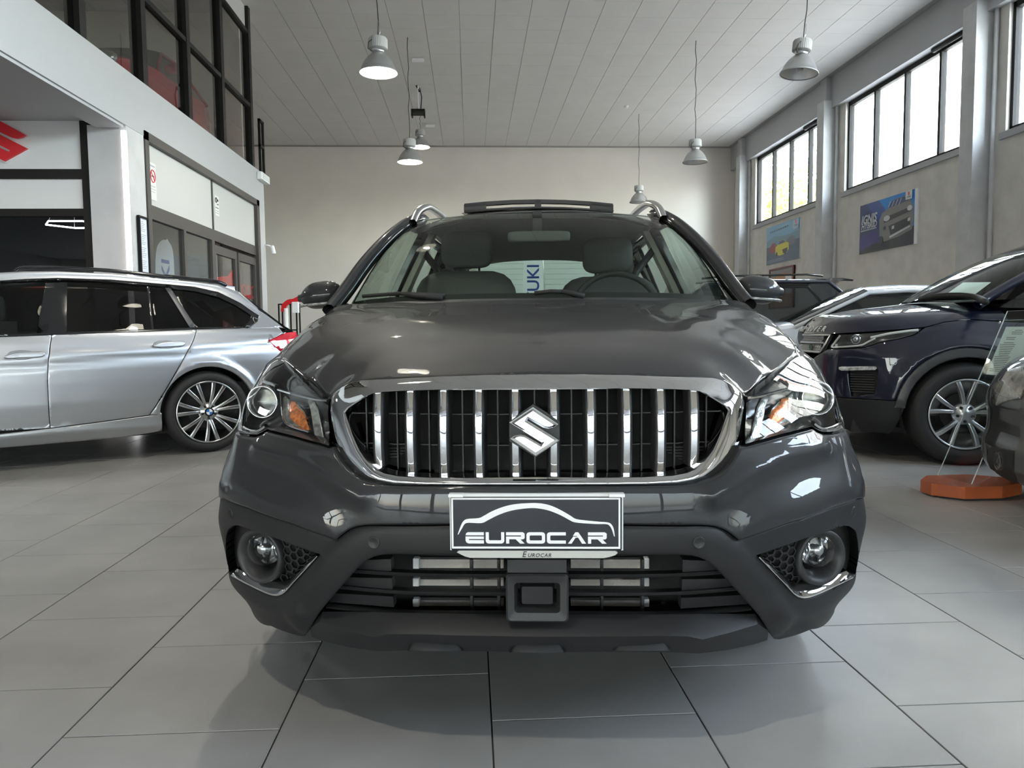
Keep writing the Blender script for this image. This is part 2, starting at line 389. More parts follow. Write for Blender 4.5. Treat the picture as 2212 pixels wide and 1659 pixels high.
class Surf:
    """height field over a plane: point = o + u*U + v*V + depth(u, v)*N"""
    lim = 1e9
    def __init__(s, fr, o, U, V, N, D):
        s.fr = fr; s.o, s.U, s.V, s.N = (np.array(a, float) for a in (o, U, V, N)); s.D = D
    def pts(s, uv, off=0.0, extra=None):
        uv = np.asarray(uv, float); d = s.D(uv[:, 0], uv[:, 1])+off
        if extra is not None: d = d+extra
        return s.o+uv[:, :1]*s.U+uv[:, 1:2]*s.V+d[:, None]*s.N
    def cast(s, px, py, off=0.0):
        v = s.fr.ray(px, py); c = s.fr.cam-s.o
        cu, cv, cn = c@s.U, c@s.V, c@s.N; vu, vv, vn = v@s.U, v@s.V, v@s.N
        ts = np.linspace(.7, 9.0, 1600); f = (cn+ts*vn)-(s.D(cu+ts*vu, cv+ts*vv)+off)
        n_ = cn+ts*vn; k = np.where((f[:-1] < 0) & (f[1:] >= 0) & (n_[1:] < s.lim))[0]
        if len(k) == 0:
            k = int(np.argmin(np.where(n_ < s.lim, abs(f), 1e9))); return (cu+ts[k]*vu, cv+ts[k]*vv)
        k = k[0]; a, b = ts[k], ts[min(k+1, len(ts)-1)]
        for _ in range(30):
            t = (a+b)/2; g = (cn+t*vn)-(float(s.D(cu+t*vu, cv+t*vv))+off)
            if g < 0: a = t
            else: b = t
        return (cu+a*vu, cv+a*vv)
    def loop(s, pl, off=0.0): return [s.cast(x, y, off) for x, y in pl]
    def pos(s, uv, d=0.0): return s.pts(uv, 0.0, d if np.ndim(d) else np.full(len(uv), float(d)))
    def inward(s, uv): return np.broadcast_to(s.N, (len(uv), 3))
class PSurf:
    """car flank wrapped round its corners: u runs along the plan outline, v is the height, inset(v) draws it in"""
    def __init__(s, fr, plan, inset, sg=1, smooth=6):
        s.fr = fr; P = np.array(smooth_loop(plan, smooth, closed=False)); L = np.r_[0, np.cumsum(np.linalg.norm(np.diff(P, axis=0), axis=1))]
        s.L, s.P, s.ins, s.sg = L, P, np.array(inset, float), sg; s.len = L[-1]
    def plan(s, u): return np.c_[np.interp(u, s.L, s.P[:, 0]), np.interp(u, s.L, s.P[:, 1])]
    def nrm(s, u):
        e = .02; t = s.plan(np.clip(u+e, 0, s.len))-s.plan(np.clip(u-e, 0, s.len)); t /= np.linalg.norm(t, axis=1)[:, None]
        return np.c_[t[:, 1], -t[:, 0]]
    def pos(s, uv, d=0.0):
        uv = np.asarray(uv, float); c = s.plan(uv[:, 0]); n = s.nrm(uv[:, 0])*s.flip; i = np.interp(uv[:, 1], s.ins[:, 0], s.ins[:, 1])+d
        q = c-n*i[:, None]; return np.c_[q[:, 0]*s.sg, q[:, 1], uv[:, 1]]
    flip = 1.0
    def inward(s, uv):
        n = s.nrm(np.asarray(uv)[:, 0])*s.flip; return np.c_[-n[:, 0]*s.sg, -n[:, 1], np.zeros(len(n))]
    def u_at(s, y):
        k = int(np.argmin(abs(s.P[:, 1]-y))); return s.L[k]
    def px(s, uv):
        q = s.pos(uv); w_ = s.fr.o+q[:, :1]*s.fr.X+q[:, 1:2]*s.fr.Y+q[:, 2:3]*s.fr.Z-CAM; z = w_@_F
        return np.c_[IW/2+FPX*(w_@_R2)/z, IH/2+FPX*(w_@_D2)/z]
    def cast(s, px, py, off=0.0):
        if not hasattr(s, 'g'):
            uu, vv = np.meshgrid(np.linspace(0, s.len, 160), np.linspace(s.ins[0, 0], s.ins[-1, 0], 60)); s.g = np.c_[uu.ravel(), vv.ravel()]
            s.gp = s.px(s.g); n = -s.inward(s.g); q = s.pos(s.g)-s.fr.cam; s.ok = (n*q).sum(1) < .02
        d = ((s.gp-[px, py])**2).sum(1)+np.where(s.ok, 0, 1e9); x = s.g[int(np.argmin(d))].copy()
        for _ in range(12):
            e = 1e-3; b = s.px([x])[0]; J = np.c_[(s.px([x+[e, 0]])[0]-b)/e, (s.px([x+[0, e]])[0]-b)/e]
            try: st = np.linalg.solve(J+1e-6*np.eye(2), np.array([px, py])-b)
            except Exception: break
            if not np.all(np.isfinite(st)): break
            x = x+np.clip(st, -.08, .08); x[0] = min(max(x[0], .003), s.len-.003); x[1] = min(max(x[1], s.ins[0, 0]+.003), s.ins[-1, 0]-.003)
        return (float(x[0]), float(x[1]))
    def loop(s, pl, off=0.0): return [s.cast(a, b) for a, b in pl]
def densify(lp, step):
    out = []
    n = len(lp)
    for i in range(n):
        a = np.array(lp[i], float); b = np.array(lp[(i+1) % n], float); k = max(1, int(math.ceil(np.linalg.norm(b-a)/step)))
        for j in range(k): out.append(a+(b-a)*j/k)
    return np.array(out)
def smooth_loop(lp, n=3, closed=True):
    """Catmull-Rom through the points"""
    P = [np.array(p, float) for p in lp]; m = len(P); out = []
    for i in range(m if closed else m-1):
        p0, p1, p2, p3 = (P[(i+k) % m] if closed else P[min(max(i+k, 0), m-1)] for k in (-1, 0, 1, 2))
        for j in range(n):
            t = j/n; out.append(.5*((2*p1)+(-p0+p2)*t+(2*p0-5*p1+4*p2-p3)*t*t+(-p0+3*p1-3*p2+p3)*t**3))
    if not closed: out.append(P[-1])
    return [tuple(p) for p in out]
def seg_dist(q, loops):
    d = np.full(len(q), 1e9)
    for lp in loops:
        a = lp; b = np.roll(lp, -1, axis=0); ab = b-a; L = (ab**2).sum(1)+1e-18
        for i0 in range(0, len(q), 4000):
            qq = q[i0:i0+4000]; t = np.clip(((qq[:, None]-a[None])*ab[None]).sum(2)/L, 0, 1)
            dd = np.linalg.norm(qq[:, None]-(a[None]+t[..., None]*ab[None]), axis=2).min(1)
            d[i0:i0+4000] = np.minimum(d[i0:i0+4000], dd)
    return d
def inside(q, loops):
    c = np.zeros(len(q), bool)
    for lp in loops:
        x, y = q[:, 0], q[:, 1]; n = len(lp)
        for i in range(n):
            x1, y1 = lp[i]; x2, y2 = lp[(i+1) % n]
            if y1 == y2: continue
            k = ((y1 > y) != (y2 > y)) & (x < (x2-x1)*(y-y1)/(y2-y1)+x1); c ^= k
    return c
def panel(name, S, loops, mt, parent=None, step=.02, r=.004, rim=.02, off=0.0, bump=None, mirror=False):
    """a sheet cut to the given outlines (first the outer one, then holes) out of surface S, its edges rolled back by r and turned in by rim"""
    if mirror: loops = [[(-u, v) for u, v in reversed(list(lp))] for lp in loops]
    L = [densify(lp, step) for lp in loops]
    allv = np.concatenate(L); lo, hi = allv.min(0), allv.max(0)
    g = np.array([(x, y) for x in np.arange(lo[0]+step/2, hi[0], step) for y in np.arange(lo[1]+step/2, hi[1], step)]).reshape(-1, 2)
    extra = []
    for lp in L:
        t = np.roll(lp, -1, axis=0)-np.roll(lp, 1, axis=0); t /= np.linalg.norm(t, axis=1)[:, None]+1e-12
        nn = np.c_[-t[:, 1], t[:, 0]]
        for e in (.12*r, .4*r, r):
            for sgn in (1, -1):
                q = lp+sgn*nn*e; dq = seg_dist(q, L); k = inside(q, L) & (dq > .85*e); extra.append(q[k])
    ex = np.concatenate(extra)
    if len(g):
        k = inside(g, L); g = g[k]
        if len(g): g = g[seg_dist(g, L) > max(1.5*r, .35*step)]
    pts = np.concatenate([allv, ex, g]) if len(g) else np.concatenate([allv, ex])
    ed = []; b = 0
    for lp in L:
        n = len(lp); ed += [(b+i, b+(i+1) % n) for i in range(n)]; b += n
    res = geometry.delaunay_2d_cdt([Vector(p) for p in pts], ed, [], 0, 1e-7)
    vs = np.array([tuple(v) for v in res[0]]); tri = [tuple(f) for f in res[2]]
    cen = np.array([vs[list(f)].mean(0) for f in tri]); ok = inside(cen, L); tri = [f for f, k in zip(tri, ok) if k]
    def depth(q):
        d = np.clip(seg_dist(q, L), 0, r); h = r-np.sqrt(np.maximum(r*r-(r-d)**2, 0)) if r > 0 else 0*d
        v = off+h
        if bump is not None: v = v+bump(q[:, 0], q[:, 1])
        return v
    P = S.pos(vs, depth(vs)); IN = S.inward(vs); e = .0012
    def pp(dv): q = vs+dv; return S.pos(q, depth(q))
    Nn = np.cross(pp([e, 0])-pp([-e, 0]), pp([0, e])-pp([0, -e])); Nn /= np.linalg.norm(Nn, axis=1)[:, None]+1e-12
    Nn *= -np.sign((Nn*IN).sum(1)+1e-9)[:, None]
    verts = [tuple(p) for p in P]; faces = []
    for f in tri:
        a, b_, c = (P[i] for i in f); n = np.cross(b_-a, c-a)
        faces.append(f if n@Nn[f[0]] > 0 else f[::-1])
    nt = len(faces)
    if rim > 0:
        edc = {}
        for f in faces:
            for i in range(3):
                k = (f[i], f[(i+1) % 3]); edc[k] = 1
        bnd = [k for k in edc if (k[1], k[0]) not in edc]; mp = {}
        for a, b_ in bnd:
            for i in (a, b_):
                if i not in mp: mp[i] = len(verts); verts.append(tuple(P[i]+rim*IN[i]))
            faces.append((b_, a, mp[a], mp[b_]))
    me = bpy.data.meshes.new(name); me.from_pydata(verts, [], faces); me.update()
    me.shade_smooth(); ln = []
    for k, p in enumerate(me.polygons):
        for vi in p.vertices: ln.append(tuple(Nn[vi]) if k < nt else tuple(p.normal))
    me.normals_split_custom_set(ln)
    return link(name, me, mt, parent)
def sym(half): return list(half)+[(-u, v) for u, v in reversed(list(half)) if abs(u) > 1e-4]
def ring_mesh(rings, closed=True): return MB().grid([[tuple(p) for p in r_] for r_ in rings], closed_v=closed)
def lathe_axis(prof, c, axis, seg=40):
    """prof (radius, along) turned about an axis through c"""
    a = Vector(axis).normalized(); x = a.orthogonal().normalized(); y = a.cross(x); mb = MB(); rows = []
    for k in range(seg):
        t = 2*math.pi*k/seg; e = math.cos(t)*x+math.sin(t)*y
        rows.append([tuple(Vector(c)+r_*e+h*a) for r_, h in prof])
    return mb.grid(rows, closed_u=True)

# ---------------------------------------------------------------- paints and car materials
M_paint = mat('graphite_paint', (.018, .019, .021), .55, .0, coat=.6, coat_rough=.010, spec=.25)
M_clad = mat('cladding_plastic', (.016, .016, .017), .5, bump=(700, .10), spec=.35)
M_wsglass = glass('windscreen_glass', (.72, .80, .74), refl=.9)
M_sglass = glass('side_glass', (.62, .70, .66))
M_tint = glass('dark_tinted_glass', (.10, .10, .10))
M_lens = glass('clear_lens', (.94, .95, .95))
M_amber = mat('amber_plastic', (.55, .17, .05), .12, .2, coat=.6, noise=(90, .5, 2), bump=(160, .4))
M_clearp = mat('clear_ribbed_plastic', (.30, .31, .30), .12, .5, coat=.8, noise=(60, .5, 2), bump=(120, 1.0))
M_seat = mat('grey_upholstery', (.06, .06, .058), .75, bump=(250, .3))
M_dash = mat('dashboard_plastic', (.022, .022, .022), .6, bump=(300, .3))
M_trimb = mat('beige_pillar_trim', (.42, .41, .36), .7)
M_rail = mat('rail_aluminium', (.70, .71, .72), .22, 1.0)
M_plate = mat('plate_black', (.012, .013, .018), .18, coat=.4)
M_platew = mat('plate_white', (.86, .86, .86), .4)
M_disc = mat('brake_steel', (.10, .10, .10), .4, .8)
def wheel(name, fr_parent, c, r, w, side, spokes, rim_r, m_rim, hub=None, twin=False, label=None):
    """wheel at c (centre of outer face), axis along local x; side=+1 when the outer face looks to +x"""
    e = empty(name, c); e.parent = fr_parent
    ax = Vector((side, 0, 0))
    lathe_axis([(rim_r*1.0, -.012), (rim_r+.012, .0), (r*.88, .006), (r*.955, -.012), (r, -.045), (r, -w+.045), (r*.955, -w+.01), (rim_r, -w), (rim_r*.98, -w*.5), (rim_r*1.0, -.012)], (0, 0, 0), ax, 56).build('tyre', M_rubber, e, smooth=True)
    lathe_axis([(rim_r*1.005, -.004), (rim_r*.985, .002), (rim_r*.955, -.004), (rim_r*.94, -.03), (rim_r*.90, -w*.8), (rim_r*.2, -w*.85)], (0, 0, 0), ax, 56).build('rim', m_rim, e, smooth=True)
    lathe_axis([(.02, -.105), (rim_r*.55, -.105), (rim_r*.55, -.12), (.02, -.12)], (0, 0, 0), ax, 40).build('brake_disc', M_disc, e, smooth=False)
    mb0 = MB()
    def P(a, rr, x): return (side*x, rr*math.cos(a), rr*math.sin(a))
    def spoke(a0, a1, w0, w1, mb):
        n = 6; rows = []
        for i in range(n+1):
            t = i/n; rr = rim_r*(.20+.77*t); a = a0+(a1-a0)*t; hw = (w0+(w1-w0)*t)
            x = -.012-.020*(1-t)**2+.006*math.sin(math.pi*t)
            da = hw/rr
            rows.append([P(a-da*1.25, rr, x-.030), P(a-da, rr, x-.002), P(a-da*.8, rr, x), P(a+da*.8, rr, x), P(a+da, rr, x-.002), P(a+da*1.25, rr, x-.030)])
        mb.grid(rows)
    for k in range(spokes):
        a = 2*math.pi*k/spokes+.3
        if twin:
            for sg in (-1, 1):
                mb = MB(); spoke(a+sg*.13, a+sg*.26*(5/spokes), rim_r*.042, rim_r*.060, mb); mb.build('spoke', m_rim, e, smooth=False, auto=40)
        else:
            mb = MB(); spoke(a, a, rim_r*.085, rim_r*.11, mb); mb.build('spoke', m_rim, e, smooth=False, auto=40)
    lathe_axis([(.0, -.012), (rim_r*.10, -.012), (rim_r*.13, -.018), (rim_r*.30, -.030), (rim_r*.32, -.06)], (0, 0, 0), ax, 36).build('hub', m_rim, e, smooth=True)
    for k in range(5):
        a = 2*math.pi*k/5+.9; q = P(a, rim_r*.21, -.016)
        lathe_axis([(.0, .004), (.009, .004), (.011, -.02)], q, ax, 12).build('wheel_bolt', M_blackm, e, smooth=False)
    if hub is not None: hub(e, side)
    return e
# ================================================================ THE GREY CROSSOVER IN FRONT
HF = CarFrame((.130, 1.56), -R(5.45))
hero = tag(empty('crossover_car', tuple(HF.o), HF.rot), 'dark grey crossover with chrome slatted grille facing the camera', 'car')
_df = RBF([
 (0, .20, .09), (.3, .20, .10), (.5, .20, .15), (.6, .20, .20), (.7, .20, .28), (.8, .20, .42),
 (0, .30, .035), (.3, .30, .05), (.45, .30, .09), (.6, .30, .155), (.7, .30, .22), (.78, .30, .30), (.84, .30, .40), (.87, .30, .50),
 (0, .45, .0), (.3, .45, .018), (.45, .45, .052), (.6, .45, .115), (.7, .45, .185), (.78, .45, .265), (.84, .45, .345), (.877, .45, .44), (.89, .45, .52),
 (0, .58, .0), (.3, .58, .018), (.45, .58, .055), (.6, .58, .125), (.7, .58, .195), (.78, .58, .28), (.83, .58, .36), (.862, .58, .45), (.875, .58, .53),
 (0, .68, .025), (.3, .68, .045), (.45, .68, .085), (.6, .68, .165), (.7, .68, .245), (.77, .68, .33), (.81, .68, .41), (.835, .68, .50),
 (0, .76, .06), (.3, .76, .08), (.45, .76, .125), (.6, .76, .215), (.7, .76, .31), (.76, .76, .38), (.80, .76, .46), (.815, .76, .52),
 (0, .83, .09), (.3, .83, .115), (.45, .83, .175), (.6, .83, .31), (.7, .83, .42), (.76, .83, .50),
 (0, .88, .13), (.3, .88, .16), (.5, .88, .27), (.65, .88, .45), (.72, .88, .55)])
FRONT = Surf(HF, (0, 0, 0), (1, 0, 0), (0, 0, 1), (0, 1, 0), _df); FRONT.lim = .58
def fl(pl, off=0.0): return FRONT.loop(pl, off)
def hp(px, py, y): return tuple(HF.at(px, py, 1, y))
def poly_dist(x, z, line):
    q = np.c_[np.abs(x), z]; d = np.full(len(q), 1e9)
    for a, b in zip(line[:-1], line[1:]):
        a = np.array(a); ab = np.array(b)-a; t = np.clip(((q-a)@ab)/(ab@ab), 0, 1); d = np.minimum(d, np.linalg.norm(q-(a+t[:, None]*ab), axis=1))
    return d
# --- painted bumper skin
bump_px = [(1159, 1134), (1349, 1134), (1502, 1135), (1530, 1136), (1549, 1138.5), (1567, 1145), (1582, 1155), (1595, 1166), (1700, 1130), (1800, 1096), (1853, 1077),
           (1872, 1073), (1869, 1056), (1862, 1025), (1851, 975), (1842, 942), (1833, 930), (1818, 936), (1798, 940), (1780, 940), (1767, 935), (1756, 928), (1746, 931), (1694, 944), (1612, 966.5), (1604, 966)]
grille_out = [(1612, 866), (1609, 905), (1606, 940), (1602, 962), (1583, 994), (1570, 1010), (1554, 1024), (1535, 1034), (1511, 1041), (1485, 1046), (1453, 1048), (1300, 1048.5), (1159, 1048.5)]
crease = fl([(1775, 962), (1700, 985), (1630, 1012), (1585, 1042), (1540, 1066)])
crease2 = fl([(1868, 1040), (1800, 1060), (1720, 1096), (1650, 1122), (1600, 1150)])
def bumper_form(x, z):
    d = poly_dist(x, z, crease); h = -.016*np.exp(-(d/.024)**2)
    d2 = poly_dist(x, z, crease2); h += -.006*np.exp(-(d2/.03)**2)
    # shallow hollow between the two, below the lamp
    c = np.array(fl([(1735, 1020)])[0]); h += .014*np.exp(-(((np.abs(x)-c[0])/.09)**2+((z-c[1])/.045)**2))
    return h
half = fl(bump_px)+fl([(x+1, y+3) for x, y in grille_out[3:]])
half[0] = (0, half[0][1]); half[-1] = (0, half[-1][1])
panel('bumper', FRONT, [sym(half)], M_paint, hero, step=.014, r=.005, rim=.03, bump=bumper_form)
# --- dark plastic lower apron with the two fog lamp pockets
clad_px = [(1159, 1137), (1349, 1137), (1502, 1138), (1530, 1139), (1549, 1141.5), (1566, 1148), (1581, 1158), (1595, 1169.5), (1700, 1133.5), (1800, 1099.5), (1853, 1080.5),
           (1872, 1077), (1877, 1095), (1875, 1130), (1872, 1160), (1867, 1210), (1862, 1251), (1856, 1280), (1846, 1304), (1833, 1322), (1817, 1336), (1790, 1349), (1755, 1364), (1715, 1379), (1687, 1386), (1676, 1385),
           (1669, 1377), (1640, 1330), (1600, 1285), (1570, 1253), (1554, 1235), (1543, 1224), (1530, 1213), (1511, 1204), (1495, 1200), (1470, 1198), (1336, 1198), (1159, 1198)]
pocket_px = [(1637, 1203), (1662, 1195), (1714.5, 1177), (1742.5, 1166.6), (1804, 1146), (1828.5, 1138.6), (1840, 1140), (1849, 1147), (1854, 1157), (1858, 1200), (1860, 1238), (1857, 1246),
             (1844, 1251), (1800, 1274), (1767, 1289), (1752, 1294), (1739, 1296), (1727, 1294), (1715, 1285), (1700, 1268), (1641, 1207)]
chalf = fl(clad_px); chalf[0] = (0, chalf[0][1]); chalf[-1] = (0, chalf[-1][1])
pocket = fl(pocket_px)
barline = fl([(1160, 1168), (1480, 1168), (1530, 1180), (1580, 1215), (1640, 1290), (1680, 1345)])
lipline = fl([(1690, 1330), (1745, 1318), (1800, 1300), (1850, 1275)])
def clad_form(x, z):
    d = poly_dist(x, z, barline); h = -.016*(1/(1+np.exp((d-.040)/.006)))+.0
    d = poly_dist(x, z, lipline); h += -.014*np.exp(-(d/.03)**2)
    return h+.010
panel('lower_apron', FRONT, [sym(chalf), pocket, [(-u, v) for u, v in reversed(pocket)]], M_clad, hero, step=.014, r=.004, rim=.055, bump=clad_form)
# --- fog lamp pockets
M_hex = mat('honeycomb_plastic', (.020, .020, .021), .5)
for sg in (1, -1):
    pk = empty('fog_lamp_unit', (0, 0, 0)); pk.parent = hero
    lc = FRONT.pts(fl([(1772, 1203)], .030), .030)[0]; lamp_hole = [(lc[0]+.060*math.cos(t), lc[2]+.060*math.sin(t)) for t in np.linspace(0, 2*math.pi, 29)[:-1]]
    panel('pocket_back', FRONT, [pocket, lamp_hole], M_blackm, pk, step=.03, r=.001, rim=0, off=.062, mirror=sg < 0)
    # honeycomb plate
    mb = MB(); cen = fl([(1692, 1222)], .05)[0]; hs = .0125
    for i in range(-4, 6):
        for j in range(-5, 6):
            u = cen[0]+i*hs*1.5; v = cen[1]+(j+(.5 if i % 2 else 0))*hs*math.sqrt(3)
            P2 = np.array([[u, v]])
            if not inside(P2, [np.array(pocket)])[0] or seg_dist(P2, [np.array(pocket)])[0] < hs*.9 or math.hypot(u-lc[0], v-lc[2]) < .070: continue
            f = np.array([(u+k*hs*math.cos(math.pi/3*q), v+k*hs*math.sin(math.pi/3*q)) for k in (.98, .80) for q in range(6)])
            if sg < 0: f[:, 0] *= -1
            A = FRONT.pts(f, .046); B = FRONT.pts(f, .056); n0 = len(mb.v)
            mb.add(list(A)+list(B), [(q, (q+1) % 6, 6+(q+1) % 6, 6+q) for q in range(6)]+[(6+q, 6+(q+1) % 6, 18+(q+1) % 6, 18+q) for q in range(6)])
    mb.build('honeycomb', M_hex, pk, fix=False)
    c = FRONT.pts(fl([(1772, 1203)], .030), .030)[0]; c2 = FRONT.pts(fl([(1773.6, 1191)], .018), .018)[0]
    if sg < 0: c[0] *= -1; c2[0] *= -1
    ax = Vector((sg*.34, -.94, .0)); c = Vector(c); c2 = Vector(c2)
    lathe_axis([(.066, -.055), (.068, -.01), (.0665, .006), (.062, .010), (.052, .002), (.043, -.012), (.041, -.04)], c, ax, 48).build('bezel', M_blackp, pk, smooth=True)
    q = lathe_axis([(.041, -.028), (.040, -.006), (.034, .006), (.022, .013), (.010, .016), (.0, .0165)], c2, ax, 40).build('lamp_glass', M_lens, pk, smooth=True)
    lathe_axis([(.0405, -.026), (.036, -.045), (.024, -.056), (.010, -.060), (.0, -.061)], c2, ax, 40).build('reflector', M_chrome, pk, smooth=True)
    b = MB(); a_ = ax.normalized(); s_ = a_.cross(Vector((0, 0, 1))).normalized()
    for t in (-.35, .25): b.tube([c2+a_*(-.035)+s_*(t*.06)+Vector((0, 0, -.026)), c2+a_*(-.02)+s_*(t*.06), c2+a_*(-.035)+s_*(t*.06)+Vector((0, 0, .026))], .004, 6)
    b.tube([c2+a_*(-.03), c2+a_*(-.004)], .011, 12)
    b.build('bulb_shield', M_satin, pk, smooth=True)
    # chrome hockey stick along the lower edge
    path = fl(smooth_loop([(1640, 1205), (1670, 1236), (1700, 1267), (1717, 1285), (1730, 1292), (1745, 1293), (1767, 1286), (1800, 1271), (1845, 1249)], 3, closed=False), -.002)
    P3 = FRONT.pts(path, .004); P3[:, 0] *= sg
    inn = fl(smooth_loop([(1655, 1203), (1682, 1228), (1708, 1254), (1722, 1267), (1733, 1272), (1745, 1273), (1764, 1269), (1795, 1257), (1838, 1240)], 3, closed=False), -.002)
    Q3 = FRONT.pts(inn, .030); Q3[:, 0] *= sg
    rows = []
    for a, b2 in zip(P3, Q3):
        a = np.array(a); b2 = np.array(b2); mid = (a+b2)/2
        rows.append([a+[0, .02, 0], a+[0, .002, 0], a+[0, -.003, 0], a*.85+b2*.15+[0, -.005, 0], a*.55+b2*.45+[0, -.001, 0], b2, b2+[0, .025, 0]])
    MB().grid([[tuple(p) for p in r_] for r_ in rows]).build('chrome_strip', M_chrome, pk, smooth=True)
# --- parking sensors
for (px, py) in ((1507, 1170), (810, 1170), (1850, 1107), (492, 1112)):
    right = px > 1160; u, v = (FRONT.cast(px, py)); p = FRONT.pts([(u, v)], .0)[0]
    e = .01; du = float(_df(u+e, v)-_df(u-e, v))/(2*e); dv = float(_df(u, v+e)-_df(u, v-e))/(2*e); ax = Vector((du, -1, dv))
    off = Vector(ax).normalized()*(.006 if abs(px-1160) < 400 else -.008)
    lathe_axis([(.0135, -.01), (.0135, .002), (.012, .003), (.0095, .0005), (.0, .001)], Vector(p)+off, ax, 24).build('parking_sensor', M_blackp, hero, smooth=True)
# --- lower intake
lo = [(1670, 1380), (1640, 1331), (1600, 1286), (1556, 1237), (1532, 1214), (1511, 1204), (1470, 1198), (1160, 1198)]
MB().grid([[(sx*x, y, z) for sx, x in ((-1, .62), (-1, .3), (1, .3), (1, .62))] for y, z in ((.16, .50), (.24, .48), (.24, .28), (.2, .24))]).build('intake_back', M_blackm, hero)
M_rad = mat('radiator_fins', (.52, .49, .46), .5, .6, bump=(500, .8))
def xz(px, py, y): p = HF.at(px, py, 1, y); return p[0], p[2]
for k, (y0, y1) in enumerate(((1207, 1226), (1250, 1264), (1295, 1308))):
    for (xa, xb) in ((905, 1088), (1233, 1390)):
        a = xz(xa, y0, .21); b = xz(xb, y1, .21)
        bar('radiator_strip', a[0], b[0], .205, .225, b[1], a[1], M_rad, hero)
    for xa, xb in ((892, 906), (1389, 1402)):
        a = xz(xa, y0-2, .195); b = xz(xb, y1+1, .195); MB().cbox(a[0], b[0], .19, .21, b[1], a[1], .002).build('radiator_bracket', M_platew, hero)
def curve_bar(name, pxa, pya, pxb, pyb, h, yoff, mt, depth=.035, n=12):
    """louvre following the bumper's curve between two points of the right half, mirrored as one piece"""
    a = xz(pxa, pya, .05); b = xz(pxb, pyb, .10); rows = []
    for i in range(2*n+1):
        t = (i-n)/n; x = t*b[0]; z = a[1]+(b[1]-a[1])*abs(t); y = float(_df(x, z))+yoff
        rows.append([(x, y, z-h/2), (x, y-.004, z), (x, y, z+h/2), (x, y+depth, z+h/2-.004), (x, y+depth, z-h/2-.004)])
    MB().grid(rows, closed_v=True).build(name, mt, hero, auto=50)
for py, pxe in ((1243, 1560), (1286, 1600)): curve_bar('louvre', 1160, py, pxe, py-8, .008, .045, M_blackp)
curve_bar('louvre', 1160, 1334, 1632, 1328, .006, .03, M_blackp)
for row, (ya, yb, xe) in enumerate(((1206, 1233, 1540), (1250, 1276, 1577), (1294, 1320, 1612))):
    for sg in (1, -1):
        q = [xz(1473, ya, .09), xz(xe, ya+2, .11), xz(xe+14, yb-2, .12), xz(1473, yb, .09)]
        MB().prism(q, lambda p: (sg*p[0], float(_df(p[0], p[1]))+.055, p[1]), lambda p: (sg*p[0], float(_df(p[0], p[1]))+.09, p[1])).build('blanking_panel', M_blackp, hero)
for xx in (1018, 1077, 1300, 1388):
    a = xz(xx, 1206, .15); b = xz(xx, 1330, .15); bar('intake_rib', a[0]-.003, a[0]+.003, .14, .17, b[1], a[1], M_blackp, hero)
# radar / tow cover box in the middle
x0, z1 = xz(1093, 1234, .03); x1, z0 = xz(1228, 1338, .03)
mb = MB(); mx, mz = (x0+x1)/2, (z0+z1)/2
def rr_(hx, hz, c, y, n=4):
    out = []
    for (sx, sz, a0) in ((1, 1, 0), (-1, 1, 90), (-1, -1, 180), (1, -1, 270)):
        for i in range(n+1):
            a = R(a0+90*i/n); out.append((mx+sx*(hx-c)+c*math.cos(a), y, mz+sz*(hz-c)+c*math.sin(a)))
    return out
hx, hz = (x1-x0)/2, (z1-z0)/2
mb.grid([rr_(hx, hz, .010, .08), rr_(hx, hz, .010, .014), rr_(hx-.004, hz-.004, .008, .010), rr_(hx-.018, hz-.020, .008, .014), rr_(hx-.026, hz-.028, .006, .045)], closed_v=True)
box = mb.build('sensor_surround', M_blackp, hero, auto=35)
mb = MB(); f = rr_(hx-.034, hz-.034, .004, .030); mb.grid([rr_(hx-.030, hz-.030, .004, .05), f], closed_v=True); mb.add(f, [tuple(range(len(f)))]); mb.build('sensor_cover', M_clad, hero, auto=35)
MB().grid([[(x, .015, z) for x in (x0+.004, x1-.004)] for z in (z1+.03, z1+.002)]).build('sensor_brow', M_blackp, hero)
# --- skid plate
st = []
def skp(px, py, y): return HF.at(px, py, 1, y)
for (x, zt, yt, zc, yc, zb, yb) in ((0, .318, .055, .292, .004, .233, .045), (.15, .318, .058, .292, .008, .233, .048), (.27, .316, .066, .291, .016, .231, .055), (.325, .314, .072, .287, .024, .226, .062), (.362, .312, .080, .276, .034, .221, .072),
                                    (.43, .306, .098, .279, .066, .219, .096), (.50, .294, .128, .281, .108, .2185, .13), (.535, .255, .150, .252, .145, .219, .152)):
    st.append([(x, yt, zt), (x, yc+.006, zc+.004), (x, yc, zc-.003), (x, (yc+yb)/2-.004, (zc+zb)/2), (x, yb, zb+.004), (x, yb+.012, zb), (x, yb+.5, zb-.02)])
rows = [[(-p[0], p[1], p[2]) for p in r_] for r_ in reversed(st[1:])]+st
MB().grid(rows).build('skid_plate', M_clad, hero, auto=28)
for pxa, pxb in ((878, 1000), (1100, 1222), (1324, 1450)):
    q = [skp(pxa+12, 1384, .03), skp(pxb-12, 1384, .03), skp(pxb, 1409, .03), skp(pxa, 1409, .03)]
    ym = [p[0] for p in q]; yy = .034+.17*(sum(ym)/4)**2
    qq = [(p[0], p[2]) for p in q]; c0 = (sum(p[0] for p in qq)/4, sum(p[1] for p in qq)/4)
    mb = MB(); A = [(p[0], yy+.03, p[1]) for p in qq]; B = [(p[0], yy-.004, p[1]) for p in qq]; C = [(c0[0]+(p[0]-c0[0])*.88, yy-.014, c0[1]+(p[1]-c0[1])*.72) for p in qq]
    mb.grid([A, B, C], closed_v=True); mb.add(C, [(0, 1, 2, 3)]); mb.build('skid_pad', M_clad, hero, auto=60)
bar('undertray', -.72, .72, .35, 3.9, .19, .22, M_blackm, hero)

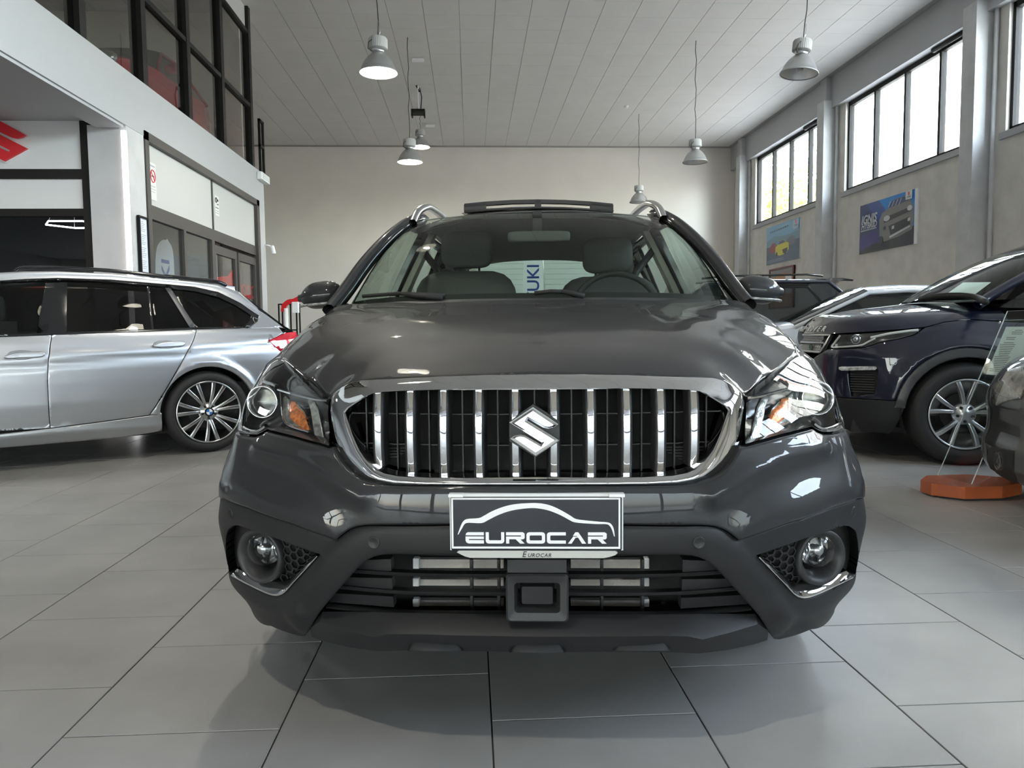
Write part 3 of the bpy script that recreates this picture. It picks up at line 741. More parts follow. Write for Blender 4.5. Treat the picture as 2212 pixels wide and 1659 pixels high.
# --- grille: chrome surround, slats, mesh, emblem
gout = [(1160, 807.5, .104), (1260, 808, .108), (1355, 809.5, .122), (1440, 811.5, .142), (1500, 813.5, .158), (1540, 816, .170), (1565, 821, .178), (1582, 829, .182), (1596, 840, .183), (1606, 852, .180), (1611.5, 868, .172), (1610, 900, .150), (1606, 940, .130),
        (1601, 962, .118), (1592, 982, .108), (1578, 1001, .096), (1558, 1021, .084), (1535, 1034, .070), (1508, 1042, .058), (1470, 1047.5, .044), (1400, 1049, .030), (1300, 1049, .020), (1160, 1049, .016)]
ginn = [(1160, 838, .055), (1260, 838, .058), (1355, 838.5, .068), (1440, 840, .080), (1490, 842, .090), (1512, 845, .096), (1530, 852, .100), (1545, 861, .103), (1558, 869, .106), (1569, 876, .108), (1577, 886, .108), (1571, 905, .100), (1561, 935, .090),
        (1553, 955, .082), (1545, 972, .075), (1535, 987, .068), (1522, 1003, .062), (1507, 1015, .055), (1488, 1023, .048), (1455, 1029, .040), (1390, 1033, .030), (1300, 1034.5, .024), (1160, 1035, .020)]
go = [np.array(hp(*p)) for p in gout]; gi = [np.array(hp(*p)) for p in ginn]
go[0][0] = go[-1][0] = gi[0][0] = gi[-1][0] = 0
rows = []
for k, (a, b) in enumerate(zip(go, gi)):
    t = k/(len(go)-1); w_ = b-a; n = np.array([0, -1, .35 if t < .45 else -.1]); n /= np.linalg.norm(n)
    bl = .007+.004*(t < .55)
    ctl = (a+b)/2+n*bl*2*(.6 if t < .35 else 1)
    sec = [a+np.array([0, .03, 0])]
    for i in range(9):
        s_ = i/8; sec.append((1-s_)**2*a+2*s_*(1-s_)*ctl+s_*s_*b)
    inw = np.array([0, 0, .725])-b; inw[1] = 0; inw /= np.linalg.norm(inw)
    sec += [b+np.array([0, .001, 0])+inw*.004, b+np.array([0, .006, 0])+inw*.006, b+np.array([0, .05, 0])+inw*.007]
    rows.append(sec)
full = rows+[[p*np.array([-1, 1, 1]) for p in r_] for r_ in reversed(rows[1:-1])]
MB().grid([[tuple(p) for p in r_] for r_ in full], closed_u=True).build('grille_surround', M_chrome, hero, auto=38)
# inner opening outline in (x, z)
gin = [(p[0], p[2]) for p in gi]; gloop = np.array(gin+[(-x, z) for x, z in reversed(gin[1:-1])])
def zrange(x):
    zs = []
    for i in range(len(gloop)):
        a, b = gloop[i], gloop[(i+1) % len(gloop)]
        if (a[0]-x)*(b[0]-x) <= 0 and a[0] != b[0]: zs.append(a[1]+(b[1]-a[1])*(x-a[0])/(b[0]-a[0]))
    return min(zs), max(zs)
def gy(x, z): return .040+.26*x*x+.05*(z-.73)+1.5*(z-.73)**2
slat_x = [hp(px, 935, .07)[0] for px in (1196, 1275.5, 1353.7, 1428.5, 1503)]
for sx in slat_x:
    for sg in (1, -1):
        z0, z1 = zrange(sx); z0 += .002; z1 -= .002; rf, rs = [], []
        for i in range(11):
            z = z0+(z1-z0)*i/10; y = gy(sx, z)+.012; q = sg*sx; hw = .0068
            fl_ = .004 if i in (0, 10) else 0
            rf.append([(q-hw, y+.004, z), (q-hw, y+.0005, z), (q-hw+.001, y, z), (q+hw-.001, y, z), (q+hw, y+.0005, z), (q+hw, y+.004, z)])
            rs.append([(q-hw-.009, y+.045, z), (q-hw-.0062, y+.010, z), (q-hw-.004, y+.005, z), (q-hw+.0002, y+.003, z), (q+hw-.0002, y+.003, z), (q+hw+.004, y+.005, z), (q+hw+.0062, y+.010, z), (q+hw+.009, y+.045, z)])
        s_ = MB().grid(rs).build('grille_slat', M_blackp, hero, smooth=False, auto=50)
        MB().grid(rf).build('chrome_strip', M_chrome, s_, auto=30)
mb = MB(); mids = [(a+b)/2 for a, b in zip([-slat_x[0]]+slat_x[:-1], slat_x)]+[slat_x[-1]+.036]
for x in mids:
    for sg in ((1, -1) if x > .01 else (1,)):
        z0, z1 = zrange(min(x, .45)); mb.box(sg*x-.0016, sg*x+.0016, gy(x, .72)+.055, gy(x, .72)+.075, z0, z1)
for z in (hp(1160, 895, .1)[2], hp(1160, 962, .1)[2]):
    for i in range(-10, 10):
        xa, xb = i*.0465, (i+1)*.0465; y = gy((xa+xb)/2, z)+.06; mb.box(xa, xb, y, y+.012, z-.0012, z+.0012)
mb.build('grille_mesh', M_blackp, hero, fix=False)
mb = MB()
for z in np.linspace(hp(1160, 975, .1)[2], hp(1160, 1008, .1)[2], 6):
    mb.box(-.40, .40, .155, .17, z-.0016, z+.0016)
mb.build('cooling_fin', M_blackp, hero, fix=False)
panel('grille_back', FRONT, [[tuple(p) for p in gloop]], M_blackm, hero, step=.05, r=.001, rim=0, off=.115)
# emblem
S_PTS = [(-.05, 1), (.97, .29), (.80, .17), (.60, .12), (.38, .17), (-.26, .55), (-.31, .47), (1.0, -.37), (.05, -1), (-.97, -.29), (-.80, -.17), (-.60, -.12), (-.38, -.17), (.26, -.55), (.31, -.47), (-1.0, .37)]
def emblem(name, M, w_, h, depth, bev, mt, parent, inset=.006):
    bm = bmesh.new(); vs = [bm.verts.new(M @ Vector((x*w_, y*h, 0))) for x, y in S_PTS]; f = bm.faces.new(vs)
    r_ = bmesh.ops.extrude_face_region(bm, geom=[f]); nv = [g for g in r_['geom'] if isinstance(g, bmesh.types.BMVert)]
    zz = (M.to_3x3() @ Vector((0, 0, 1))).normalized()
    bmesh.ops.translate(bm, verts=nv, vec=zz*depth); nf = [g for g in r_['geom'] if isinstance(g, bmesh.types.BMFace)]
    bmesh.ops.recalc_face_normals(bm, faces=bm.faces)
    if bev: bmesh.ops.inset_region(bm, faces=nf, thickness=inset, depth=bev, use_even_offset=True)
    me = bpy.data.meshes.new(name); bm.to_mesh(me); bm.free(); return link(name, me, mt, parent)
ec = Vector(hp(1156.5, 932, .030)); ec.x = 0
pw = abs(hp(1207, 932, .03)[0]-hp(1106, 932, .03)[0])/2; ph = abs(hp(1156, 883, .03)[2]-hp(1156, 981, .03)[2])/2
EM = basis(ec, (1, 0, 0), (0, .10, 1))
em = emblem('emblem', EM, pw*1.0, ph*1.0, .010, .004, M_chrome, hero, .0045)
emblem('emblem_backing', EM @ Matrix.Translation((0, 0, -.012)), pw*1.07, ph*1.07, .013, 0, M_blackg, em)
bk = [(-.05, 1.16), (.45, .85), (1.06, .42), (1.06, -.42), (.05, -1.12), (-1.06, -.42), (-1.06, .42), (-.5, .85)]
MB().prism(bk, lambda p: tuple(EM @ Vector((p[0]*pw*1.02, p[1]*ph*1.02, -.014))), lambda p: tuple(EM @ Vector((p[0]*pw*1.05, p[1]*ph*1.05, -.05)))).build('emblem_bracket', M_blackp, em)
# --- headlamps
hl_px = [(1613, 855), (1640, 831), (1680, 796), (1713, 766), (1722, 760), (1735, 764), (1752, 772), (1772, 783), (1790, 796), (1805, 809), (1816, 824), (1825, 842), (1831, 860), (1834, 880), (1834, 905), (1831, 918), (1824, 927), (1812, 932),
         (1798, 934.5), (1780, 935), (1768, 930), (1757, 923), (1746, 926), (1694, 939), (1613, 961), (1611, 930), (1614, 890)]
hl = fl(hl_px)
def off_loop(lp, d):
    lp = np.array(lp); t = np.roll(lp, -1, 0)-np.roll(lp, 1, 0); t /= np.linalg.norm(t, axis=1)[:, None]; n = np.c_[-t[:, 1], t[:, 0]]
    a = .5*np.sum(lp[:, 0]*np.roll(lp[:, 1], -1)-np.roll(lp[:, 0], -1)*lp[:, 1]); return lp+n*(d if a > 0 else -d)
M_hlblack = mat('lamp_housing_black', (.010, .010, .011), .25, coat=.4)
for sg in (1, -1):
    H = empty('headlamp', (0, 0, 0)); H.parent = hero
    mir = sg < 0
    panel('lens_cover', FRONT, [hl], M_lens, H, step=.016, r=.010, rim=.0, off=-.002, mirror=mir)
    # deep bowl: walls going back to a black floor
    a = off_loop(hl, .001); b = off_loop(hl, .012); A = FRONT.pts(a, .010); B = FRONT.pts(b, .060); C = FRONT.pts(off_loop(hl, .03), .135)
    for q in (A, B, C): q[:, 0] *= sg
    mb = ring_mesh([A, B, C]); mb.build('housing', M_hlblack, H, smooth=True)
    panel('housing_back', FRONT, [[tuple(p) for p in off_loop(hl, .026)]], M_hlblack, H, step=.04, r=.001, rim=0, off=.132, mirror=mir)
    # chrome bezel line following the outer and lower edge
    def strip(name, pl, w0, off, mt, proud=.006, closed=False, sm=3):
        lp = fl(smooth_loop(pl, sm, closed=closed), off); P = FRONT.pts(lp, off); P[:, 0] *= sg
        Pm = [Vector(p) for p in P]; hw = w0/2
        mb = MB().sweep(Pm, [(-hw, .010), (-hw, 0), (-hw*.5, -proud), (hw*.5, -proud), (hw, 0), (hw, .010)], normals=(0, 1, 0), closed=closed); return mb.build(name, mt, H, auto=50)
    strip('chrome_bezel', [(1802, 842), (1813, 858), (1819, 880), (1819, 903), (1812, 915), (1795, 924), (1778, 926), (1766, 921), (1757, 914)], .010, .030, M_chrome)
    strip('brow_trim', [(1613, 860), (1640, 857), (1680, 848), (1728, 834)], .007, .028, M_chrome, .004)
    strip('upper_trim', [(1733, 826), (1760, 817), (1784, 808), (1797, 796)], .009, .030, M_chrome, .004)
    # projector
    c = FRONT.pts(fl([(1765.4, 860.6)], .068), .068)[0]; c[0] *= sg; c = Vector(c); ax = Vector((sg*.10, -1, .03))
    lathe_axis([(.0455, -.060), (.0462, -.004), (.0445, .004), (.0415, .006), (.0375, .000), (.0350, -.012), (.0335, -.018)], c, ax, 56).build('projector_ring', M_chrome, H, smooth=True)
    lathe_axis([(.0345, -.016), (.0315, -.002), (.026, .008), (.017, .015), (.008, .0185), (0, .019)], c, ax, 48).build('projector_lens', mat('projector_glass', (1, 1, 1), .0, trans=1.0, ior=1.5), H, smooth=True)
    lathe_axis([(.036, -.02), (.033, -.045), (.018, -.06), (0, -.062)], c, ax, 40).build('projector_bowl', mat('projector_bowl', (.30, .30, .28), .2, .8), H, smooth=True)
    # turn signal cell
    ind = [(1655, 929), (1660, 905), (1668, 884), (1683, 868), (1701, 858), (1722, 840), (1719, 880), (1716, 898), (1709, 908), (1690, 917)]
    panel('signal_backing', FRONT, [fl(ind, .055)], M_clearp, H, step=.02, r=.002, rim=.01, off=.055, mirror=mir)
    amb = [(1657, 927), (1663, 902), (1672, 885), (1686, 874), (1690, 862), (1704, 860), (1705, 890), (1699, 903), (1684, 915)]
    panel('amber_reflector', FRONT, [fl(amb, .047)], M_amber, H, step=.012, r=.006, rim=.01, off=.047, mirror=mir)
    strip('signal_frame', [(1656, 930), (1662, 927), (1690, 919), (1710, 909), (1717, 897), (1720, 870), (1723, 839)], .005, .042, M_chrome, .003)
    # light guide bars on the inner side
    lg = [(1622, 948), (1628, 915), (1636, 880), (1645, 862), (1656, 852), (1668, 850), (1660, 862), (1654, 880), (1649, 910), (1645, 935), (1640, 944)]
    panel('light_guide', FRONT, [fl(lg, .045)], M_clearp, H, step=.010, r=.003, rim=.012, off=.045, mirror=mir)
    # smoked divider carrying the projector
    dv = [(1724, 838), (1740, 826), (1765, 815), (1790, 812), (1806, 830), (1813, 860), (1812, 895), (1804, 910), (1780, 918), (1764, 914), (1750, 908), (1735, 910), (1724, 912)]
    hole = [(c.x*sg+.0445*math.cos(t), c.z+.0445*math.sin(t)) for t in np.linspace(0, 2*math.pi, 33)[:-1]]
    panel('projector_bezel', FRONT, [fl(dv, .108), hole], M_blackg, H, step=.02, r=.003, rim=.01, off=.108, mirror=mir)

# --- bonnet
_hz = RBF([
 (0, .10, .849), (.208, .12, .844), (.348, .15, .838), (.403, .17, .834), (.45, .19, .822), (.49, .21, .794),
 (0, .20, .882), (.2, .20, .879), (.35, .22, .870), (0, .35, .918), (.25, .35, .915), (.42, .33, .897), (.53, .33, .865), (.597, .36, .834),
 (0, .55, .958), (.3, .55, .956), (.5, .55, .942), (.62, .55, .916), (.721, .55, .876), (0, .8, 1.003), (.3, .8, 1.001), (.5, .8, .992), (.65, .8, .972), (.73, .8, .950), (.775, .8, .928),
 (0, 1.0, 1.036), (.3, 1.0, 1.034), (.5, 1.0, 1.027), (.65, 1.0, 1.016), (.74, 1.0, .999), (.80, 1.0, .966), (0, 1.16, 1.066), (.3, 1.17, 1.063), (.5, 1.2, 1.056), (.68, 1.25, 1.050), (.77, 1.25, 1.038), (.82, 1.25, 1.0),
 (0, 1.3, 1.10), (.5, 1.32, 1.085), (.7, 1.35, 1.07)])
HOOD = Surf(HF, (0, 0, 0), (1, 0, 0), (0, 1, 0), (0, 0, -1), lambda a, b: -_hz(a, b))
hx = [(0, .106), (.1, .108), (.208, .121), (.29, .134), (.348, .150), (.40, .166), (.435, .180), (.462, .190), (.488, .205), (.52, .245), (.56, .302), (.60, .360), (.66, .448), (.71, .525), (.735, .58), (.750, .66), (.765, .78), (.778, .9), (.785, 1.0), (.788, 1.1), (.782, 1.2),
      (.77, 1.27), (.70, 1.275), (.60, 1.235), (.5, 1.205), (.35, 1.18), (.2, 1.168), (0, 1.163)]
def hood_form(x, y):
    ax = np.abs(x); # raised shoulders either side of a flat middle
    e = .30+.16*(y-.15); return .0055*(1/(1+np.exp((ax-e)/.018)))*np.clip((y-.12)/.25, 0, 1)
panel('bonnet', HOOD, [sym(hx)], M_paint, hero, step=.022, r=.006, rim=.018, bump=hood_form)
# --- body sides (half width over y, z)
_sw = RBF([(y, z, w_) for z, ws in ((.25, (.84, .85, .86, .86, .85, .80)), (.45, (.866, .888, .885, .885, .88, .83)), (.62, (.842, .880, .880, .882, .876, .83)), (.74, (.805, .866, .874, .878, .872, .825)))
           for y, w_ in zip((.46, .85, 1.4, 2.3, 3.3, 4.15), ws)]
          +[(.50, .80, .775), (.50, .84, .748), (.52, .872, .718), (.60, .80, .815), (.60, .86, .785), (.60, .889, .738), (.8, .82, .848), (.8, .89, .815), (.8, .928, .772), (1.0, .85, .855), (1.0, .93, .825), (1.0, .966, .790), (1.2, .88, .858), (1.2, .97, .83), (1.2, 1.008, .792),
            (1.4, .92, .850), (1.4, 1.03, .800), (2.3, .92, .855), (2.3, 1.04, .815), (3.3, .92, .85), (3.3, 1.06, .81), (4.15, .92, .80), (4.15, 1.07, .74)]
          +[(y, 1.45, w_) for y, w_ in ((1.4, .60), (2.3, .62), (3.3, .60), (4.0, .56))], sym=False)
WY, WR = .90, .335
def side_surf(sg): return Surf(HF, (0, 0, 0), (0, 1, 0), (0, 0, 1), (-sg, 0, 0), lambda a, b: -_sw(a, b))
def arc(cy_, cz, r_, a0, a1, n=14): return [(cy_+r_*math.cos(R(a0+(a1-a0)*i/n)), cz+r_*math.sin(R(a0+(a1-a0)*i/n))) for i in range(n+1)]
M_wellb = M_blackm
for sg in (1, -1):
    S = side_surf(sg)
    ztop = lambda y: float(np.interp(y, (.5, .66, .78, .9, 1.0, 1.1, 1.27), (.868, .902, .922, .945, .964, .985, 1.018)))
    fender = [(.475, .72), (.50, .80), (.53, .872)]+[(y, ztop(y)) for y in (.6, .7, .8, .9, 1.0, 1.1, 1.2, 1.27)]+[(1.27, .55), (1.27, .36), (1.245, .36)]+arc(WY, .335, .40, 4, 150)
    fender = fender[:-1]+[(.545, .52), (.475, .52)]
    panel('front_wing', S, [fender], M_paint, hero, step=.03, r=.005, rim=.02)
    clad = arc(WY, .335, .395, 2, 152)+[(.46, .46), (.45, .30), (.52, .22)]+[(.545, .24)]+list(reversed(arc(WY, .335, .350, 0, 165)))
    panel('wheel_arch_trim', S, [clad], M_clad, hero, step=.03, r=.006, rim=.04, off=-.006)
    door1 = [(1.275, .36), (1.275, 1.02), (2.30, 1.05), (2.33, .36)]; panel('front_door', S, [door1], M_paint, hero, step=.06, r=.004, rim=.02)
    door2 = [(2.338, .36), (2.308, 1.05), (3.30, 1.07), (3.25, .80), (3.08, .62), (3.02, .36)]; panel('rear_door', S, [door2], M_paint, hero, step=.06, r=.004, rim=.02)
    quarter = [(3.31, 1.07), (4.15, 1.08), (4.2, .55), (3.97, .5)]+arc(3.50, .335, .40, 20, 150)+[(3.09, .62), (3.26, .80)]
    panel('rear_wing', S, [quarter], M_paint, hero, step=.05, r=.004, rim=.02)
    panel('sill', S, [[(1.2, .20), (1.25, .355), (3.06, .355), (3.12, .20)]], M_clad, hero, step=.06, r=.006, rim=.03, off=-.005)
    panel('wheel_arch_trim', S, [arc(3.50, .335, .395, 0, 180)+list(reversed(arc(3.50, .335, .350, 0, 180)))], M_clad, hero, step=.03, r=.006, rim=.04, off=-.006)
    # side windows and pillars
    panel('side_window', S, [[(1.55, 1.045), (1.92, 1.37), (2.05, 1.435), (2.33, 1.445), (2.33, 1.062)]], M_sglass, hero, step=.06, r=.001, rim=0, off=.01)
    panel('side_window', S, [[(2.45, 1.065), (2.45, 1.445), (3.05, 1.43), (3.28, 1.36), (3.30, 1.082)]], M_sglass, hero, step=.06, r=.001, rim=0, off=.01)
    panel('side_window', S, [[(3.38, 1.085), (3.36, 1.35), (3.75, 1.26), (3.85, 1.10)]], M_sglass, hero, step=.06, r=.001, rim=0, off=.01)
    panel('centre_pillar', S, [[(2.31, 1.05), (2.31, 1.455), (2.47, 1.455), (2.47, 1.06)]], M_blackg, hero, step=.05, r=.003, rim=.03, off=.004)
    panel('pillar_trim', S, [[(2.33, .9), (2.35, 1.45), (2.43, 1.45), (2.46, .9)]], M_trimb, hero, step=.05, r=.003, rim=.03, off=.05)
    panel('rear_pillar', S, [[(3.28, 1.07), (3.04, 1.45), (3.95, 1.42), (4.1, 1.08), (3.86, 1.085), (3.76, 1.28), (3.35, 1.38), (3.36, 1.07)]], M_paint, hero, step=.05, r=.004, rim=.02)
    panel('roof_side', S, [[(1.86, 1.40), (2.0, 1.452), (2.3, 1.47), (3.1, 1.47), (3.9, 1.43), (3.9, 1.40), (3.05, 1.435), (2.3, 1.445), (2.05, 1.435), (1.93, 1.37)]], M_paint, hero, step=.05, r=.003, rim=.02)
    # front pillar: swept between bonnet corner and roof
    ctl = smooth_loop([(.800, 1.29, 1.035), (.765, 1.38, 1.11), (.715, 1.49, 1.22), (.655, 1.61, 1.325), (.600, 1.73, 1.405), (.562, 1.86, 1.452), (.55, 2.0, 1.475)], 4, closed=False)
    mb = MB().sweep([(sg*x, y, z) for x, y, z in ctl], [(-.034, 0), (-.028, .014), (-.008, .020), (.016, .016), (.030, .004), (.028, -.03), (-.03, -.03)], normals=[(sg*.75, -.45, .5)]*len(ctl))
    mb.build('front_pillar', M_paint, hero, smooth=True)
    ctl2 = [(x-.036, y-.012, z+.004) for x, y, z in ctl[:-4]]
    MB().sweep([(sg*x, y, z) for x, y, z in ctl2], [(-.007, 0), (-.003, .010), (.003, .010), (.007, 0), (0, -.02)], normals=[(sg*.5, -.6, .6)]*len(ctl2)).build('pillar_moulding', M_blackg, hero, smooth=True)
    # roof rail
    rp = smooth_loop([(.545, 1.74, 1.425), (.535, 1.80, 1.475), (.520, 1.90, 1.512), (.510, 2.05, 1.535), (.505, 2.5, 1.555), (.50, 3.2, 1.548), (.49, 3.65, 1.515), (.485, 3.75, 1.47)], 5, closed=False)
    MB().sweep([(sg*x, y, z) for x, y, z in rp], [(-.016, -.012), (-.017, .004), (-.010, .013), (.010, .013), (.017, .004), (.016, -.012)], normals=[(0, -.2, 1)]*len(rp)).build('roof_rail', M_rail, hero, smooth=True)
    # door mirror
    MC = empty('door_mirror', (0, 0, 0)); MC.parent = hero
    rows = []
    for i in range(15):
        t = i/14; x = .805+.185*t; prof = (1-abs(2*min(max(t, .0), 1)-.9)**3.2/1.35) if t < 1 else .30
        hz_ = .064*(1-.10*t)*min(1, prof); hy_ = .075*prof; zc = 1.108-.014*t-.006; yc = 1.50+.03*t
        rows.append([(sg*x, yc+hy_*math.cos(a)*(1 if math.cos(a) < 0 else .45), zc+hz_*math.sin(a)*(1 if math.sin(a) > 0 else .85)) for a in np.linspace(0, 2*math.pi, 21)[:-1]])
    mb = MB(); mb.grid(rows, closed_v=True); n_ = len(rows[0]); mb.add(rows[0], [tuple(range(n_))]); mb.add(rows[-1], [tuple(reversed(range(n_)))])
    mb.build('mirror_shell', M_paint, MC, smooth=True)
    MB().tube([(sg*.78, 1.47, 1.035), (sg*.83, 1.50, 1.05), (sg*.87, 1.51, 1.075)], [.03, .026, .024], 10).build('mirror_stalk', M_blackp, MC, smooth=True)
    sp = [(rows[k][10][0], min(p[1] for p in rows[k])+.010, rows[k][10][2]-.034) for k in range(2, 14)]
    MB().sweep(sp, [(-.006, 0), (-.004, .006), (.004, .006), (.006, 0), (0, -.012)], normals=(0, -1, 0)).build('mirror_indicator', M_clearp, MC, smooth=True)
    # wheels
    for wy in (WY, 3.50): wheel('wheel', hero, (sg*.845, wy, .335), .335, .20, sg, 5, .222, M_satin, twin=True)
    MB().grid([[(sg*x, WY+r_[0], r_[1]) for x in (.40, .84)] for r_ in [(math.cos(R(a))*.385, .335+math.sin(R(a))*.385) for a in range(-20, 201, 20)]]).build('wheel_well', M_blackm, hero)
# --- glass, roof
def lerp3(a, b, t): return tuple(np.array(a)*(1-t)+np.array(b)*t)
base = [(0, 1.150, 1.062), (.2, 1.156, 1.062), (.4, 1.182, 1.06), (.55, 1.225, 1.056), (.66, 1.285, 1.05), (.735, 1.36, 1.045)]
topc = [(0, 1.690, 1.447), (.16, 1.694, 1.4465), (.32, 1.708, 1.4445), (.43, 1.728, 1.440), (.50, 1.750, 1.434), (.548, 1.775, 1.426)]
base = smooth_loop(base, 5, closed=False); topc = smooth_loop(topc, 5, closed=False)
fb = [(-x, y, z) for x, y, z in reversed(base[1:])]+base; ft = [(-x, y, z) for x, y, z in reversed(topc[1:])]+topc
NV = 44; rows = []
for j in range(NV+1):
    t = j/NV; rows.append([tuple(np.array(a)*(1-t)+np.array(b)*t+np.array([0, -.028, .032])*math.sin(math.pi*t)) for a, b in zip(fb, ft)])
gl, fr_ = MB(), MB(); nc = len(fb)
gl.v = [p for r_ in rows for p in r_]; fr_.v = [(p[0], p[1]+.006, p[2]-.002) for p in gl.v]
for j in range(NV):
    for i in range(nc-1):
        q = (j*nc+i, j*nc+i+1, (j+1)*nc+i+1, (j+1)*nc+i); gl.f.append(q)
        t = (j+.5)/NV; x = (i+.5-(nc-1)/2)/((nc-1)/2)
        tri = t > .90-.0 and abs(x) < .30*(t-.90)/.09+.20
        if t < .05 or t > .975 or abs(x) > .955 or tri: fr_.f.append(q)
gl.build('windscreen', M_wsglass, hero, smooth=True); fr_.build('windscreen_border', M_blackm, hero, smooth=True)
yy = [1.70, 1.76, 1.84, 2.0, 2.3, 2.7, 3.1, 3.5, 3.85, 4.0]; zc = [1.452, 1.466, 1.483, 1.508, 1.530, 1.537, 1.530, 1.508, 1.478, 1.46]; wd = [.52, .545, .555, .565, .575, .575, .57, .56, .545, .54]
rows = []
for y, z, w_ in zip(yy, zc, wd):
    rows.append([(u*w_, y+.075*abs(u)**2.2*max(0, (2.0-y)/.3), z-.060*abs(u)**2.6-.012*abs(u)**12) for u in np.linspace(-1, 1, 41)])
MB().grid(rows).build('roof', M_paint, hero, smooth=True)
rows = [[(u*.36, y, z+.004-.012*abs(u)**2) for u in np.linspace(-1, 1, 9)] for y, z in ((2.02, 1.512), (2.3, 1.531), (2.7, 1.538), (2.95, 1.534))]
MB().grid(rows).build('sunroof_glass', M_blackg, hero, smooth=True)
# raised wind deflector of the sunroof
def defl(px, py): return HF.at(px, py, 1, 1.93)
L = lambda px, a, b: (defl(px, a), defl(px, b))
D_ = empty('sunroof_deflector', (0, 0, 0)); D_.parent = hero
def slab(name, pxs, tops, bots):
    rows = [[tuple(defl(px, t)), tuple(defl(px, b)), tuple(defl(px, b)+np.array([0, .03, 0])), tuple(defl(px, t)+np.array([0, .03, 0]))] for px, t, b in zip(pxs, tops, bots)]
    mb = MB().grid(rows, closed_v=True); mb.add(rows[0], [(0, 1, 2, 3)]); mb.add(rows[-1], [(3, 2, 1, 0)]); mb.build(name, M_blackp, D_)
tp = lambda px: 430.5+9.5*((px-1164)/163)**2
slab('top_bar', [1003, 1050, 1105, 1162, 1220, 1275, 1324], [tp(x) for x in (1003, 1050, 1105, 1162, 1220, 1275, 1324)], [tp(x)+8 for x in (1003, 1050, 1105, 1162, 1220, 1275, 1324)])
slab('bottom_bar', [1003, 1050, 1105, 1162, 1220, 1275, 1324], [tp(x)+15.5 for x in (1003, 1050, 1105, 1162, 1220, 1275, 1324)], [tp(x)+19 for x in (1003, 1050, 1105, 1162, 1220, 1275, 1324)])
for a, b in ((1002, 1050), (1155, 1169), (1275, 1325)): slab('deflector_arm', [a, b], [tp(a)+2, tp(b)+2], [tp(a)+18, tp(b)+18])
# cowl, wipers
rows = [[(x, y+.0, z) for x, y, z in fb], [(x, y-.10, z-.035) for x, y, z in fb]]
MB().grid(rows).build('cowl', M_blackp, hero, smooth=True)
def wiper(name, pts, arm):
    mb = MB().tube(pts, .008, 6); o = mb.build(name, M_blackm, hero, smooth=True)
    MB().tube(arm, [.011, .009, .006], 6).build('wiper_arm', M_blackm, o, smooth=True)
def wsp(px, py, lift=.0): # a point just above the windscreen
    t = (1.447-1.05); p = None
    y = 1.2
    for _ in range(20):
        p = HF.at(px, py, 1, y); tt = (p[2]-1.055)/.39; yb = np.interp(abs(p[0]), [q[0] for q in base], [q[1] for q in base]); yt = np.interp(abs(p[0]), [q[0] for q in topc], [q[1] for q in topc]); y = yb+(yt-yb)*max(tt, 0)-.02-lift
    return tuple(p)
wiper('wiper', [wsp(784, 640), wsp(860, 634), wsp(960, 638)], [wsp(955, 643), wsp(905, 640), wsp(860, 634)])
wiper('wiper', [wsp(1155, 633), wsp(1190, 629), wsp(1212, 630)], [wsp(1262, 640), wsp(1222, 630), wsp(1190, 629)])
# rear: tailgate, rear window, lamps, bumper
rows = [[(u*w_, y, z-.03*abs(u)**3) for u in np.linspace(-1, 1, 21)] for y, z, w_ in ((4.0, 1.46, .56), (4.16, 1.10, .70), (4.24, .95, .80), (4.26, .70, .84), (4.30, .62, .86), (4.30, .35, .84), (4.2, .22, .80))]
MB().grid(rows[1:]).build('tailgate', M_paint, hero, smooth=True)
MB().grid([[(x*.9, y, z) for x, y, z in r_] for r_ in rows[:2]]).build('rear_window', M_sglass, hero)
for sg in (1, -1):
    MB().grid([[(sg*.50, 4.0, 1.45), (sg*.57, 3.98, 1.44)], [(sg*.62, 4.15, 1.10), (sg*.76, 4.10, 1.09)]]).build('rear_pillar', M_paint, hero)
    MB().grid([[(sg*.55, 4.24, .98), (sg*.80, 4.16, 1.0)], [(sg*.60, 4.25, .82), (sg*.83, 4.19, .84)]]).build('rear_lamp', mat('red_lamp', (.45, .01, .02), .15, coat=.8), hero)
# --- interior
it = empty('cabin', (0, 0, 0)); it.parent = hero
rows = [[(x, y, z-.02*abs(x)**2) for x in np.linspace(-.70, .70, 15)] for y, z in ((1.24, 1.045), (1.40, 1.055), (1.58, 1.05), (1.66, 1.02), (1.68, .80), (1.72, .5))]
MB().grid(rows).build('dashboard', M_dash, it, smooth=True)
bar('cabin_floor', -.75, .75, 1.2, 4.0, .30, .33, M_dash, it)
rows = [[(u*w_*.93, y, z-.03-.05*abs(u)**2.6) for u in np.linspace(-1, 1, 21)] for y, z, w_ in zip(yy, zc, wd)]
MB().grid(rows[1:-1]).build('headlining', mat('headlining', (.30, .30, .27), .9), it, smooth=True)
def pad(name, x0, x1, y0, y1, z0, z1, rr, lean=0.0, mt=M_seat, p=None):
    """soft cushion: superellipsoid box"""
    cx, cy_, cz = (x0+x1)/2, (y0+y1)/2, (z0+z1)/2; a, b, c = (x1-x0)/2, (y1-y0)/2, (z1-z0)/2; rows = []
    f = lambda t: math.copysign(abs(t)**rr, t)
    for i in range(13):
        ph = -math.pi/2+math.pi*i/12
        rows.append([(cx+a*f(math.cos(ph))*f(math.cos(t)), cy_+b*f(math.cos(ph))*f(math.sin(t))+lean*(c*f(math.sin(ph))), cz+c*f(math.sin(ph))) for t in np.linspace(0, 2*math.pi, 25)[:-1]])
    return MB().grid(rows, closed_v=True).build(name, mt, p or it, smooth=True)
